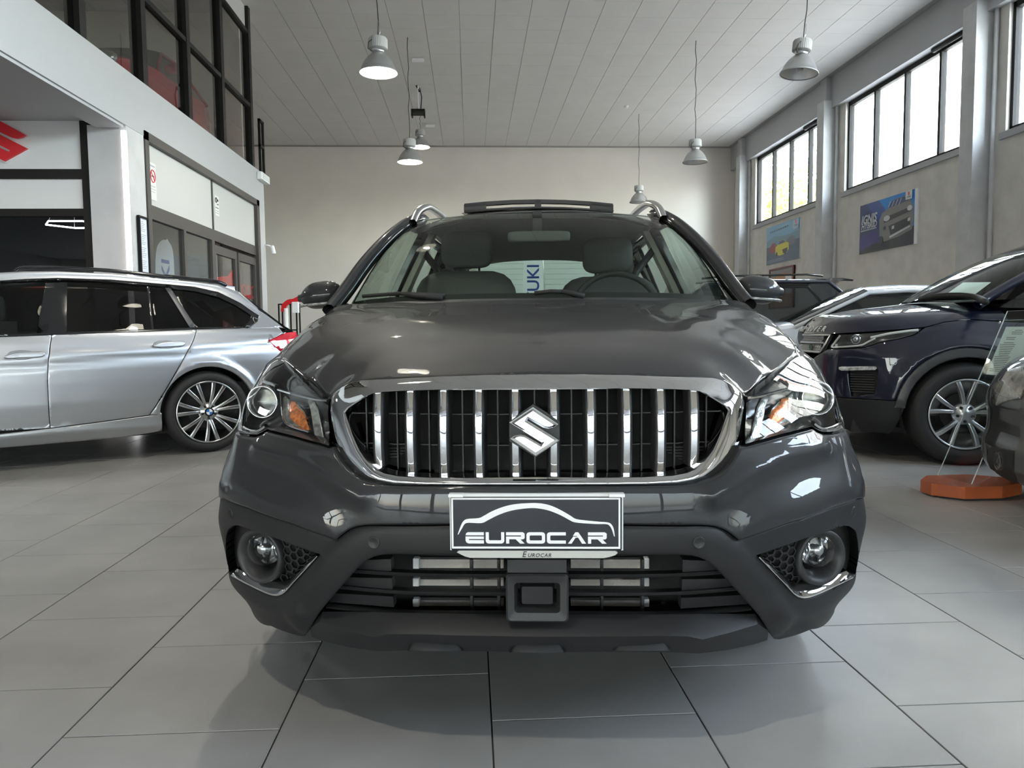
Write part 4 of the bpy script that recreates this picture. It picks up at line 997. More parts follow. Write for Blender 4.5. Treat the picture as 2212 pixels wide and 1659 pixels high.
for sx in (-1, 1):
    x = sx*.345; dy = .12 if sx < 0 else 0.0; dz = .025 if sx < 0 else 0
    st_ = pad('seat_back', x-.25, x+.25, 2.02-dy, 2.22-dy, .60, 1.21+dz, .45, .22)
    pad('head_rest', x-.125, x+.125, 2.17-dy, 2.29-dy, 1.225+dz, 1.405+dz, .5, .1, p=st_)
    for q in (-.06, .06): MB().tube([(x+q, 2.19-dy, 1.14), (x+q, 2.22-dy, 1.28+dz)], .006, 8).build('head_rest_post', M_chrome, st_, smooth=True)
    pad('seat_base', x-.26, x+.26, 1.62-dy, 2.12-dy, .48, .70, .5)
    st_ = pad('rear_seat', sx*.36-.33, sx*.36+.33, 3.0, 3.2, .55, 1.10, .4, .2)
    pad('head_rest', sx*.40-.11, sx*.40+.11, 3.14, 3.24, 1.10, 1.235, .5, .1, p=st_)
    MB().tube([(sx*.60, 2.40, 1.36), (sx*.50, 2.30, 1.24), (sx*.42, 2.20, 1.10)], .018, 6).build('seat_belt', M_dash, it, smooth=True)
pad('head_rest', -.10, .10, 3.16, 3.24, 1.08, 1.16, .5)
MB().tube([(.345+.185*math.cos(t), 1.77+.06*math.sin(t), 1.03+.165*math.sin(t)) for t in np.linspace(0, 2*math.pi, 33)[:-1]], .014, 8, closed=True).build('steering_wheel', M_dash, it, smooth=True)
pad('steering_hub', .27, .42, 1.74, 1.80, .96, 1.08, .5, mt=M_dash)
q0, q1 = HF.at(1096, 500, 1, 1.66), HF.at(1232, 522, 1, 1.66)
pad('rear_view_mirror', q0[0], q1[0], 1.64, 1.69, q1[2], q0[2], .35, mt=mat('mirror_back', (.07, .075, .07), .4))
bar('mirror_stem', -.02, .02, 1.66, 1.68, q0[2]-.01, 1.45, M_dash, it)
# --- number plate
PL = empty('number_plate', (0, 0, 0)); PL.parent = hero
a = HF.at(973, 1074, 1, -.014); b = HF.at(1343, 1189, 1, -.014)
pcx = (a[0]+b[0])/2; px0, px1, pz0, pz1 = a[0], b[0], b[2], a[2]
MB().cbox(px0, px1, -pz1, -pz0, 0, .008, .002).build('plate_board', M_plate, PL).matrix_local = Matrix(((1, 0, 0, 0), (0, 0, -1, -.008), (0, -1, 0, 0), (0, 0, 0, 1)))
bar('plate_holder', px0-.003, px1+.004, -.007, .012, pz0-.002, pz1+.005, M_platew, PL)
MB().cbox(px0-.004, px0+.027, -.020, .0, pz1+.001, pz1+.007, .001).build('plate_clip', M_platew, PL); MB().cbox(px1-.027, px1+.006, -.020, .0, pz1+.001, pz1+.007, .001).build('plate_clip', M_platew, PL)
W_, Hh = px1-px0, pz1-pz0; Yf = -.0165
def P2(u, v): return (px0+W_*(u-150)/(2030-150), pz1-Hh*(v-112)/(712-112))
def flat(name, polys, mt, y=Yf, t=.0006):
    mb = MB()
    for pl in polys: mb.prism(pl, lambda p: (*[P2(*p)[0]], y, P2(*p)[1]), lambda p: (*[P2(*p)[0]], y+t, P2(*p)[1]))
    return mb.build(name, mt, PL)
brd = [(158, 118, 2014, 137), (158, 668, 2014, 690), (158, 137, 178, 668), (1994, 137, 2014, 668)]
flat('plate_border', [[(x0, y0), (x1, y0), (x1, y1), (x0, y1)] for x0, y0, x1, y1 in brd], M_platew)
up = [(225, 530), (262, 430), (295, 375), (345, 353), (460, 345), (520, 318), (600, 272), (720, 222), (860, 188), (1030, 176), (1150, 180), (1260, 206), (1370, 258), (1470, 318), (1530, 355), (1650, 372), (1780, 385), (1870, 392), (1910, 408), (1940, 460), (1953, 550)]
dn = [(233, 532), (275, 460), (305, 412), (350, 398), (490, 402), (560, 370), (660, 318), (780, 272), (900, 246), (1040, 232), (1130, 238), (1240, 262), (1360, 312), (1450, 362), (1515, 392), (1640, 405), (1770, 412), (1850, 412), (1890, 425), (1920, 470), (1944, 550)]
up = smooth_loop(up, 3, closed=False); dn = smooth_loop(dn, 3, closed=False)
mb = MB(); rows = [[(P2(*p)[0], Yf, P2(*p)[1]), (P2(*q)[0], Yf, P2(*q)[1])] for p, q in zip(up, dn)]; mb.grid(rows); mb.build('car_outline_mark', M_platew, PL)
y0, y1, th_ = 505, 633, 32
E_ = [[(312, 540), (320, 515), (340, 505), (515, 505), (515, 540)], [(312, 553), (515, 553), (515, 582), (350, 582), (350, 595), (515, 595), (515, 633), (345, 633), (322, 622), (312, 600)]]
U_ = [[(535, 505), (570, 505), (570, 590), (580, 596), (700, 596), (706, 590), (706, 505), (740, 505), (740, 605), (730, 625), (712, 633), (565, 633), (545, 625), (535, 605)]]
R_ = lambda x: [[(x, 505), (x+185, 505), (x+205, 520), (x+205, 570), (x+192, 584), (x+160, 586), (x+205, 633), (x+155, 633), (x+105, 584), (x+35, 584), (x+35, 633), (x, 633), (x, 553), (x+165, 553), (x+165, 541), (x, 541)]]
O_o = [(985, 530), (995, 512), (1015, 505), (1160, 505), (1180, 512), (1190, 530), (1190, 608), (1180, 626), (1160, 633), (1015, 633), (995, 626), (985, 608)]; O_i = [(1020, 548), (1024, 543), (1030, 540), (1145, 540), (1151, 543), (1155, 548), (1155, 590), (1151, 595), (1145, 598), (1030, 598), (1024, 595), (1020, 590)]
O_ = [[O_o[i], O_o[(i+1) % 12], O_i[(i+1) % 12], O_i[i]] for i in range(12)]
C_ = [[(1418, 505), (1418, 540), (1255, 540), (1247, 548), (1247, 590), (1255, 598), (1418, 598), (1418, 633), (1240, 633), (1220, 626), (1210, 608), (1210, 530), (1220, 512), (1240, 505)]]
A_ = [[(1440, 633), (1500, 553), (1565, 553), (1565, 565), (1525, 565), (1480, 633)], [(1495, 545), (1522, 505), (1555, 505), (1640, 633), (1595, 633), (1540, 545)]]
flat('plate_lettering', E_+U_+R_(760)+O_+C_+A_+R_(1660), M_platew)
lipz = lambda v: pz1-Hh*(v-112)/600
lp = [(212, 735), (240, 715), (1960, 715), (1985, 738), (1960, 762), (1890, 785), (1830, 797), (360, 797), (300, 780)]
flat('dealer_strip', [lp], mat('dealer_strip_grey', (.50, .50, .47), .5), y=-.016, t=.012)
M_ink = mat('black_ink', (.01, .01, .01), .6)
text_obj('dealer_lettering', 'E', Hh*.155, basis((P2(955, 757)[0], -.0165, P2(955, 757)[1]), (1, 0, 0), (0, 0, 1)), M_ink, PL, font_shear=.25)
text_obj('dealer_lettering', 'UROCAR', Hh*.10, basis((P2(1125, 767)[0], -.0165, P2(1125, 767)[1]), (1, 0, 0), (0, 0, 1)), M_ink, PL, font_shear=.25, space=1.12)
# ================================================================ SILVER ESTATE CAR ON THE LEFT
W0 = onZ(446, 978, 0); BF0 = CarFrame((0, 0), -R(57)); o_ = W0[:2]-.885*BF0.X[:2]
BF = CarFrame((o_[0], o_[1]), -R(57))
bmw = tag(empty('estate_car', tuple(BF.o), BF.rot), 'silver estate car with dark tinted windows parked side-on at left', 'car')
M_silver = mat('silver_paint', (.47, .485, .51), .34, .75, coat=1.0, coat_rough=.03)
M_trimg = mat('shadowline_black', (.010, .010, .011), .12, coat=.6)
BPLAN = [(.80, -3.45), (.87, -3.2), (.900, -2.8), (.905, -2.0), (.905, -1.0), (.903, -.4), (.900, .0), (.892, .35), (.87, .58), (.825, .76), (.74, .88), (.55, .95), (.3, .975), (0, .985)]
BINS = [(.12, .10), (.18, .055), (.24, .02), (.30, .028), (.36, .018), (.45, .004), (.60, .0), (.72, .002), (.82, .010), (.90, .030), (.96, .055), (1.0, .085), (1.10, .15), (1.25, .235), (1.36, .31), (1.42, .38), (1.46, .46)]
BS = PSurf(BF, BPLAN, BINS, 1); BS.flip = 1.0 if BS.nrm(np.array([BS.u_at(-1.0)]))[0][0] > 0 else -1.0
BSM = PSurf(BF, BPLAN, BINS, -1); BSM.flip = BS.flip
k1 = lambda x, y: (x*.26517, 560+y*.26517)
k2 = lambda x, y: (x*.34961, 440+y*.34961)
def bl(pl, k=k1): return BS.loop([k(*p) for p in pl])
u0 = BS.u_at(0.0)
bzl = bl([(420, 770), (1500, 690)]); 
def bform(u, v):
    zl = bzl[0][1]+(bzl[1][1]-bzl[0][1])*(u-bzl[0][0])/(bzl[1][0]-bzl[0][0])
    h = -.012/(1+np.exp((v-zl)/.010))*np.exp(-np.maximum(zl-v, 0)/.16)
    zl2 = zl-.075; return h+.006*np.exp(-((v-zl2)/.03)**2)
seamB = [(425, 617), (412, 700), (400, 800), (393, 900), (392, 1000), (398, 1150), (405, 1290), (412, 1374)]
rdoor = bl(seamB+[(800, 1325), (1214, 1269), (1262, 1200), (1350, 1055), (1450, 885), (1530, 742), (1578, 645), (1598, 572), (1200, 588), (800, 602)])
panel('rear_door', BS, [rdoor], M_silver, bmw, step=.035, r=.004, rim=.02, bump=bform)
sB = bl([(x-7, y+1) for x, y in seamB]); zb = sB[0][1]; ub = sB[0][0]
fdoor = sB+[(ub-1.02, .30), (ub-1.10, .45), (ub-1.12, .75), (ub-1.05, zb-.035)]
panel('front_door', BS, [fdoor], M_silver, bmw, step=.04, r=.004, rim=.02, bump=bform)
cw = BS.cast(*k1(1703, 1255)); WRz = .325; cwz = WRz; cwu = cw[0]
rarch = .362
def barc(a0, a1, r_, n=20): return [(cwu+r_*math.cos(R(a0+(a1-a0)*i/n)), cwz+.0+r_*math.sin(R(a0+(a1-a0)*i/n))) for i in range(n+1)]
sill = bl([(412, 1380), (800, 1331), (1214, 1275), (1318, 1259)])
arcL = [p for p in barc(180, 90, rarch) if p[1] > sill[-1][1]]
qtop = BS.cast(*k1(1601, 570)); ue = BS.u_at(.90)
quarter = [BS.cast(*k1(1604, 572)), BS.cast(*k1(1584, 646)), BS.cast(*k1(1536, 743)), BS.cast(*k1(1456, 886)), BS.cast(*k1(1356, 1056)), BS.cast(*k1(1268, 1201)), BS.cast(*k1(1222, 1268)), sill[-1]]+arcL+[p for p in barc(88, 0, rarch) if p[1] > .30]
tl = bl([(1655, 845), (1765, 798), (1800, 800), (1800, 880), (1730, 910)], k2)
quarter += [(cwu+.52, .30), (cwu+.60, .46), (BS.cast(*k2(1733, 915))), tl[0], BS.cast(*k2(1768, 793)), (tl[1][0]-.02, .93), (tl[1][0]-.05, qtop[1]+.015), (qtop[0]+.55, qtop[1]+.012)]
panel('rear_wing', BS, [quarter], M_silver, bmw, step=.03, r=.005, rim=.03, bump=lambda u, v: bform(u, v)-.016*np.exp(-((np.hypot(u-cwu, v-cwz)-rarch-.03)/.03)**2))
panel('tail_lamp', BS, [[tl[0], tl[1], (tl[1][0]+.16, tl[1][1]+.01), (tl[1][0]+.16, tl[4][1]-.02), tl[4]]], mat('red_tail_lamp', (.55, .01, .03), .12, .1, coat=.9, noise=(12, .3)), bmw, step=.03, r=.006, rim=.02)
panel('sill', BS, [[(sill[0][0]-1.05, sill[0][1]-.045)]+sill+[(sill[-1][0], .20)]+[(sill[-1][0]-.25, .175), (sill[0][0], .17), (sill[0][0]-1.05, .17)]], M_silver, bmw, step=.04, r=.006, rim=.05, off=-.006)
fw = [(ub-1.13, .30), (ub-1.13, zb-.04), (ub-1.45, zb-.06), (ub-2.2, .80), (ub-2.38, .60), (ub-2.38, .30), (ub-2.12, .30)]+[(ub-1.78+.36*math.cos(R(a)), .325+.36*math.sin(R(a))) for a in range(170, 5, -15)]
panel('front_wing', BS, [fw], M_silver, bmw, step=.05, r=.005, rim=.03)
# glass band
frwin = bl([(300, 606), (374, 196)])
panel('front_window', BS, [[frwin[0], frwin[1], (ub-.55, frwin[1][1]-.03), (ub-.98, zb+.02)]], glass('front_side_glass', (.45, .47, .45)), bmw, step=.08, r=.001, rim=0, off=.012)
panel('centre_pillar', BS, [bl([(300, 606), (374, 192), (548, 186), (545, 600)])], M_trimg, bmw, step=.06, r=.003, rim=.02, off=.004)
panel('rear_window', BS, [bl([(545, 600), (548, 186), (900, 200), (1205, 222), (1245, 575)])], M_tint, bmw, step=.08, r=.001, rim=0, off=.010)
panel('rear_window', BS, [bl([(1252, 575), (1212, 222), (1350, 238), (1562, 566)])], M_tint, bmw, step=.08, r=.001, rim=0, off=.010)
panel('window_bar', BS, [bl([(1238, 577), (1200, 222), (1216, 222), (1256, 575)])], M_trimg, bmw, step=.08, r=.002, rim=.01, off=.006)
panel('rear_pillar', BS, [bl([(1344, 232), (1388, 234), (1606, 562), (1558, 571)])], mat('satin_black_trim', (.05, .052, .056), .35), bmw, step=.05, r=.003, rim=.02, off=.0)
qg = bl(smooth_loop([(1222, 769), (1060, 527), (1200, 541), (1350, 578), (1480, 642), (1550, 690), (1545, 725), (1500, 762), (1400, 767)], 4), k2)
panel('quarter_window', BS, [qg], M_tint, bmw, step=.05, r=.002, rim=0, off=.010)
sl_ = bl([(1030, 500), (1200, 517), (1350, 550), (1480, 615), (1600, 690), (1590, 725), (1530, 770), (1500, 764), (1545, 728), (1550, 690), (1480, 642), (1350, 578), (1200, 541), (1050, 524)], k2)
panel('window_surround', BS, [sl_], M_trimg, bmw, step=.05, r=.003, rim=.02, off=-.002)
up1 = bl([(-60, 196), (200, 178), (470, 168), (900, 184), (1350, 222)]); up2 = bl([(1350, 205), (900, 168), (470, 155), (200, 163), (-60, 182)])
panel('window_surround', BS, [up1+up2], M_trimg, bmw, step=.06, r=.003, rim=.02, off=-.004)
belt = bl([(-20, 630), (420, 612), (800, 598), (1200, 583), (1600, 567), (1960, 562)]); belt2 = [(u, v+.012) for u, v in reversed(belt)]
panel('waist_moulding', BS, [belt+belt2], M_trimg, bmw, step=.08, r=.002, rim=.02, off=-.004)
dp = bl([(1600, 694), (1500, 622), (1560, 630), (1650, 690), (1720, 742), (1768, 786)], k2)
panel('tail_pillar', BS, [[dp[0], dp[1], dp[2], dp[3], dp[4], (dp[5][0]+.02, dp[5][1]), (dp[5][0]-.02, qtop[1]+.010), BS.cast(*k2(1535, 771)), BS.cast(*k2(1594, 727))]], M_silver, bmw, step=.03, r=.004, rim=.03)
# cant rail / roof side in silver and the roof skin
rl = bl([(-60, 178), (200, 160), (470, 152), (900, 165), (1350, 203)])+bl([(1030, 497), (1200, 513), (1350, 545), (1485, 612), (1605, 690)], k2)
edge = []
for px, py in [k1(*p) for p in ((-60, 110), (200, 95), (470, 92), (900, 110), (1350, 160))]+[k2(*p) for p in ((1030, 462), (1200, 480), (1350, 497), (1490, 540), (1640, 640))]:
    q = BF.at(px, py, 0, .60); edge.append(q)
rows = []
for (u, v), q in zip(rl, edge):
    p = BS.pos([(u, v)], .002)[0]; zt = q[2]; xt = min(.60, p[0]-.05); y = p[1]
    sec = [tuple(p), (p[0]-.018, y, p[2]+(zt-p[2])*.55), ((p[0]+xt)/2+.01, y, p[2]+(zt-p[2])*.92), (xt, y, zt)]
    for t in (.75, .5, .25, 0): sec.append((xt*t, y+.02*(1-t), zt+.03*(1-t*t)))
    rows.append(sec)
full = [r_+[(-x, y, z) for x, y, z in reversed(r_[:-1])] for r_ in rows]
MB().grid(full).build('roof', M_silver, bmw, smooth=True)
for sg in (1, -1):
    rp = [(sg*(r_[3][0]), r_[3][1], r_[3][2]+.022) for r_ in rows[1:8]]; rp = [(rp[0][0], rp[0][1]-.05, rp[0][2]-.03)]+rp+[(rp[-1][0], rp[-1][1]+.08, rp[-1][2]-.03)]
    MB().tube(smooth_loop(rp, 3, closed=False), .016, 8).build('roof_rail', M_trimg, bmw, smooth=True)
# windscreen, bonnet, rear glass, tailgate (beyond the flank)
f0 = full[0]; half0 = f0
MB().grid([[(x, y, z) for x, y, z in f0], [(x*1.12, -2.30-.0-abs(x)*-.25, .99) for x, y, z in f0]]).build('windscreen', M_tint, bmw)
MB().grid([[(x*1.12, -2.30+abs(x)*.25, .985) for x, y, z in f0], [(x*1.2, -2.9+abs(x)*.12, .90) for x, y, z in f0], [(x*1.25, -3.4+abs(x)**2*.35, .72) for x, y, z in f0], [(x*1.28, -3.55+abs(x)**2*.45, .45) for x, y, z in f0], [(x*1.2, -3.5+abs(x)**2*.45, .2) for x, y, z in f0]]).build('bonnet', M_silver, bmw, smooth=True)
fe = full[-2]; zt = fe[7][2]
MB().grid([[(x, y, z) for x, y, z in fe], [(x*1.02, .80-abs(x)**2*.10, 1.02-.04*abs(x)) for x, y, z in fe]]).build('rear_screen', M_tint, bmw)
MB().grid([[(x*1.02, .80-abs(x)**2*.10, 1.02-.04*abs(x)) for x, y, z in fe], [(x*1.1, .93-abs(x)**2*.22, .93) for x, y, z in fe], [(x*1.15, .965-abs(x)**2*.25, .70) for x, y, z in fe], [(x*1.2, 1.0-abs(x)**3*.3, .55) for x, y, z in fe], [(x*1.2, .98-abs(x)**3*.3, .22) for x, y, z in fe]]).build('tailgate', M_silver, bmw, smooth=True)
rs = rows[-3]; spl = [(x*.95, y, z+.004) for x, y, z in full[-3]]; MB().grid([spl, [(x*.93, y+.16, z-.012) for x, y, z in spl], [(x*.93, y+.155, z-.03) for x, y, z in spl], [(x*.95, y+.02, z-.04) for x, y, z in spl]]).build('roof_spoiler', M_silver, bmw, auto=40)
lathe_axis([(.0, .05), (.012, .045), (.02, .0)], (-.05, rows[6][3][1], rows[6][7][2]), (0, .4, 1), 12).build('aerial_fin', M_platew, bmw, smooth=True)
# far side as one mirrored skin
us = np.linspace(BS.u_at(-3.2), BS.u_at(.9), 40)
MB().grid([[tuple(p) for p in BSM.pos([(u, z) for z in (.2, .3, .45, .6, .8, .9, .98)])] for u in us]).build('far_flank', M_silver, bmw, smooth=True)
MB().grid([[tuple(p) for p in BSM.pos([(u, z) for z in (.98, 1.1, 1.25, 1.36)])] for u in us[9:37]]).build('far_window_band', M_tint, bmw, smooth=True)
bar('underbody', -.78, .78, -3.2, .85, .17, .30, M_blackm, bmw)
MB().box(-.80, .80, -2.2, .7, .30, .55).box(-.6, .6, -1.5, -1.2, .55, 1.05).build('cabin_interior', M_dash, bmw)
for sx in (-.36, .36):
    pad('front_seat', sx-.25, sx+.25, -1.55, -1.33, .5, 1.08, .45, .2, p=bmw); pad('head_rest', sx-.12, sx+.12, -1.36, -1.26, 1.06, 1.24, .5, p=bmw)
# handles
for pts, k in (([(25, 795), (60, 775), (120, 758), (200, 752), (290, 750), (345, 752), (368, 770), (345, 795), (270, 803), (150, 808), (60, 812)], k1), ([(1240, 700), (1270, 690), (1310, 678), (1400, 668), (1480, 664), (1505, 685), (1480, 708), (1400, 714), (1320, 718), (1260, 716)], k1)):
    lp = bl(pts, k); c = np.mean(lp, axis=0)
    cup = [(c[0]-.02+.085*math.cos(t), c[1]+.034*math.sin(t)) for t in np.linspace(0, 2*math.pi, 25)[:-1]]
    h = panel('door_handle', BS, [smooth_loop(lp, 2)], M_silver, bmw, step=.02, r=.010, rim=.03, off=-.034)
    panel('handle_cup', BS, [cup], mat('handle_recess', (.30, .31, .32), .3, .7), h, step=.02, r=.004, rim=.01, off=-.0125)
def roundel(e, side):
    lathe_axis([(.0, -.006), (.033, -.006), (.036, -.010)], (0, 0, 0), (side, 0, 0), 28).build('hub_badge_ring', mat('badge_black', (.02, .02, .02), .2), e)
    for q in range(4):
        a = [(0, 0)]+[(.024*math.cos(R(90*q+15*i)), .024*math.sin(R(90*q+15*i))) for i in range(7)]
        MB().prism(a, lambda p: (side*-.004, p[0], p[1]), lambda p: (side*-.008, p[0], p[1])).build('hub_badge', mat('badge_blue', (.03, .18, .55), .3) if q % 2 else M_platew, e)
M_alloy = mat('alloy_wheel', (.60, .61, .62), .25, 1.0)
cwy = BS.pos([(cwu, .33)])[0][1]
wheel('wheel', bmw, (.893, cwy, WRz), WRz, .225, 1, 7, .247, M_alloy, hub=roundel, twin=True)
wheel('wheel', bmw, (-.893, cwy, WRz), WRz, .225, -1, 7, .247, M_alloy, twin=True)
for sg in (1, -1): wheel('wheel', bmw, (sg*.89, cwy-2.81, WRz), WRz, .225, sg, 7, .247, M_alloy, twin=True)
MB().grid([[(x, cwy+math.cos(R(a))*.375, .325+math.sin(R(a))*.375) for x in (.45, .87)] for a in range(-15, 196, 15)]).build('wheel_well', M_blackm, bmw, smooth=True)
MB().grid([[(.45, cwy+s_*.36, z) for s_ in (-1, 1)] for z in (.2, .75)]).build('wheel_well_back', M_blackm, bmw)
# ================================================================ DARK BLUE SUV ON THE RIGHT
ER = -R(102.5); E0 = CarFrame((0, 0), ER); we_ = onZ(2092, 1007, 0); o_ = we_[:2]-.925*E0.X[:2]
EF = CarFrame((o_[0], o_[1]), ER)
evo = tag(empty('suv_car', tuple(EF.o), EF.rot), 'dark blue sport utility vehicle with slim headlamp, parked on the right', 'car')
M_blue = mat('midnight_blue_paint', (.002, .003, .016), .5, .0, coat=1.0, coat_rough=.012, spec=.3)
EPLAN = [(0, -.93), (.3, -.915), (.55, -.86), (.72, -.76), (.83, -.62), (.895, -.45), (.925, -.2), (.935, .1), (.94, .6), (.94, 1.5), (.94, 2.6), (.9, 3.3)]
EINS = [(.12, .12), (.2, .06), (.30, .02), (.45, 0), (.62, 0), (.74, .006), (.84, .025), (.91, .05), (.96, .085), (1.00, .125), (1.04, .19), (1.07, .28)]
ES = PSurf(EF, EPLAN, EINS, 1); ES.flip = 1.0 if ES.nrm(np.array([ES.u_at(1.0)]))[0][0] > 0 else -1.0
ESM = PSurf(EF, EPLAN, EINS, -1); ESM.flip = ES.flip
q5 = lambda x, y: (1680+.27722*x, 660+.27722*y); q4 = lambda x, y: (1580+.28571*x, 400+.28571*y)
def el(pl, k=q5): return ES.loop([k(*p) for p in pl])
ecw = ES.cast(*q5(1470, 852)); ERd = .352; ecu, ecz = ecw[0], ERd
def earc(a0, a1, r_, n=18): return [(ecu+r_*math.cos(R(a0+(a1-a0)*i/n)), ecz+r_*math.sin(R(a0+(a1-a0)*i/n))) for i in range(n+1)]
shut = el([(420, 222), (700, 205), (1000, 183), (1150, 168), (1300, 128), (1500, 106), (1645, 116)])
vl = ES.cast(*q5(930, 736))[1]
lamp_px = [(395, 332), (470, 226), (560, 226), (760, 212), (950, 194), (1128, 178), (1065, 224), (960, 255), (860, 272), (780, 286), (715, 312), (640, 326), (520, 332)]
lp_ = el(lamp_px)
# front bumper and wing in blue
arO = [p for p in earc(178, 12, .455) if p[1] > vl-.02]
wing = [(.0, vl), (.3, vl), (.6, vl), (arO[0][0], vl)]+arO+[(ecu+.495, .43), (ecu+.495, shut[-1][1]-.03)]+([(shut[-1][0], shut[-1][1]-.004)] if shut[-1][0] < ecu+.49 else [])+[(u, v-.004) for u, v in reversed(shut[3:-1])]+el([(1140, 181), (1072, 229), (965, 260), (864, 278), (784, 292), (720, 319), (640, 334), (520, 340), (392, 340)])+[(.42, lp_[0][1]-.07), (.36, lp_[0][1]-.10), (0, lp_[0][1]-.10)]
vent = el([(545, 505), (780, 498), (775, 600), (762, 690), (570, 708), (552, 600)])
panel('bumper_and_wing', ES, [wing, vent], M_blue, evo, step=.035, r=.006, rim=.03, bump=lambda u, v: -.018*np.exp(-((np.hypot(u-ecu, v-ecz)-.47)/.05)**2))
panel('bumper_vent', ES, [vent], M_blackm, evo, step=.05, r=.002, rim=0, off=.035)
mb = MB()
for i in range(9):
    v = vent[3][1]+(vent[0][1]-vent[3][1])*(i+.5)/9; a = ES.pos([(vent[0][0]+.01, v)], .02)[0]; b = ES.pos([(vent[2][0]-.02, v)], .02)[0]; mb.tube([a, b], .005, 5)
mb.build('vent_louvre', M_blackp, evo, fix=False)
fs = el([(475, 480), (500, 475), (765, 473), (772, 488), (762, 502), (500, 507), (478, 500)]); panel('fog_light_strip', ES, [fs], mat('led_strip_glass', (.8, .8, .78), .1, .5, coat=.8, noise=(30, .5, 2)), evo, step=.02, r=.004, rim=.02, off=-.006)
panel('headlamp_lens', ES, [lp_], M_lens, evo, step=.02, r=.003, rim=0, off=-.002)
panel('headlamp_housing', ES, [lp_], mat('lamp_inner_grey', (.05, .05, .052), .2, .4, noise=(14, .5, 2)), evo, step=.03, r=.002, rim=0, off=.02)
def estrip(name, pl, w_, off, mt):
    P = ES.pos(el(smooth_loop(pl, 3, closed=False)), off); n = [tuple(-q) for q in ES.inward(el(smooth_loop(pl, 3, closed=False)))]
    MB().sweep([tuple(p) for p in P], [(-w_/2, -.008), (-w_/2, 0), (0, .004), (w_/2, 0), (w_/2, -.008)], normals=n).build(name, mt, evo, auto=50)
M_drl = mat('light_guide_white', (.75, .76, .74), .2, .1, coat=.5)
estrip('running_light', [(475, 232), (430, 290), (408, 322), (450, 325), (560, 318), (650, 308), (700, 282), (760, 255)], .012, .012, M_drl)
estrip('running_light', [(720, 250), (850, 222), (1000, 200), (1100, 190)], .016, .012, M_drl)
cc = ES.pos([ES.cast(*q5(600, 262))], .012)[0]; lathe_axis([(.034, -.02), (.036, 0), (.030, .004), (.026, -.01), (.012, .004), (0, .008)], cc, (.75, -.66, 0), 28).build('projector', M_chrome, evo, smooth=True)
# grille
gl_ = el([(150, 232), (300, 230), (412, 228), (375, 300), (340, 352), (250, 358), (160, 358)])
ug = gl_[3][0]; gz0, gz1 = gl_[5][1], gl_[1][1]
gpoly = [(0.0, gz0), (gl_[4][0]-.02, gz0), (gl_[4][0], gz0+.004), (gl_[2][0], gz1), (0.0, gz1)]
panel('grille_back', ES, [gpoly], M_blackm, evo, step=.06, r=.001, rim=0, off=.03)
P = ES.pos([(0.0, gz0), (gl_[4][0]*.6, gz0), (gl_[4][0]-.02, gz0), (gl_[4][0], gz0+.01), (gl_[2][0], gz1), (gl_[2][0]*.5, gz1), (0.0, gz1)], 0); MB().tube([tuple(p) for p in P], .009, 8).build('grille_frame', M_satin, evo, smooth=True)
mb = MB(); k = 0
for j, v in enumerate(np.linspace(gz0+.012, gz1-.012, 7)):
    if j == 3: continue
    for i in range(20):
        u = .01+(i+(.5 if j % 2 else 0))*.024
        if u > gl_[4][0]-.03: continue
        q = np.array([(u+.011*math.cos(t), v+.0075*math.sin(t)) for t in np.linspace(0, 2*math.pi, 9)[:-1]]); mb.tube([tuple(p) for p in ES.pos(q, .008)], .002, 4, closed=True)
mb.build('grille_mesh', M_satin, evo, fix=False)
vm = (gz0+gz1)/2+.006; MB().sweep([tuple(p) for p in ES.pos([(u, vm) for u in np.linspace(0, gl_[4][0]+.01, 8)], .004)], [(-.008, 0), (-.006, .006), (.006, .006), (.008, 0)], normals=[tuple(-q) for q in ES.inward([(u, vm) for u in np.linspace(0, gl_[4][0]+.01, 8)])]).build('grille_bar', M_satin, evo)
bc = ES.cast(*q5(262, 322)); bp = ES.pos([bc], -.002)[0]; bn = -ES.inward([bc])[0]
q = lathe_axis([(0, .004), (.036, .004), (.040, 0)], (0, 0, 0), (0, 0, 1), 28); o = q.build('grille_badge', mat('badge_green', (.02, .05, .03), .3, .3), evo); o.matrix_local = basis(bp, np.cross([0, 0, 1], bn), (0, 0, 1)) @ Matrix.Diagonal((1.0, .55, 1, 1))
# lower valance and arch trim
val = el([(560, 745), (932, 742), (1004, 740), (985, 810), (950, 890), (918, 945), (890, 985), (860, 1003), (740, 990), (600, 965)])
panel('lower_valance', ES, [[(0, vl-.005)]+[(val[2][0]-.0, vl-.005)]+val[3:8]+[(val[8][0], val[7][1]+.01), (0.5, val[7][1]+.03), (0, val[7][1]+.04)]], M_clad, evo, step=.05, r=.008, rim=.05)
panel('wheel_arch_trim', ES, [[(p[0], p[1]) for p in earc(175, 5, .450)]+list(reversed(earc(175, 5, .385)))], mat('arch_trim', (.045, .046, .048), .28, spec=.5), evo, step=.03, r=.008, rim=.05, off=-.012)
door = [(ecu+.50, .42), (ecu+.50, shut[-1][1]-.06), (ecu+1.55, 1.0), (ecu+1.55, .42)]; panel('front_door', ES, [door], M_blue, evo, step=.08, r=.004, rim=.02)
panel('sill', ES, [[(ecu+.42, .20), (ecu+.46, .41), (ecu+2.6, .41), (ecu+2.6, .20)]], M_clad, evo, step=.1, r=.006, rim=.05)
panel('rear_door', ES, [[(ecu+1.56, .42), (ecu+1.56, 1.0), (ecu+2.7, 1.02), (ecu+2.5, .6), (ecu+2.3, .42)]], M_blue, evo, step=.1, r=.004, rim=.02)
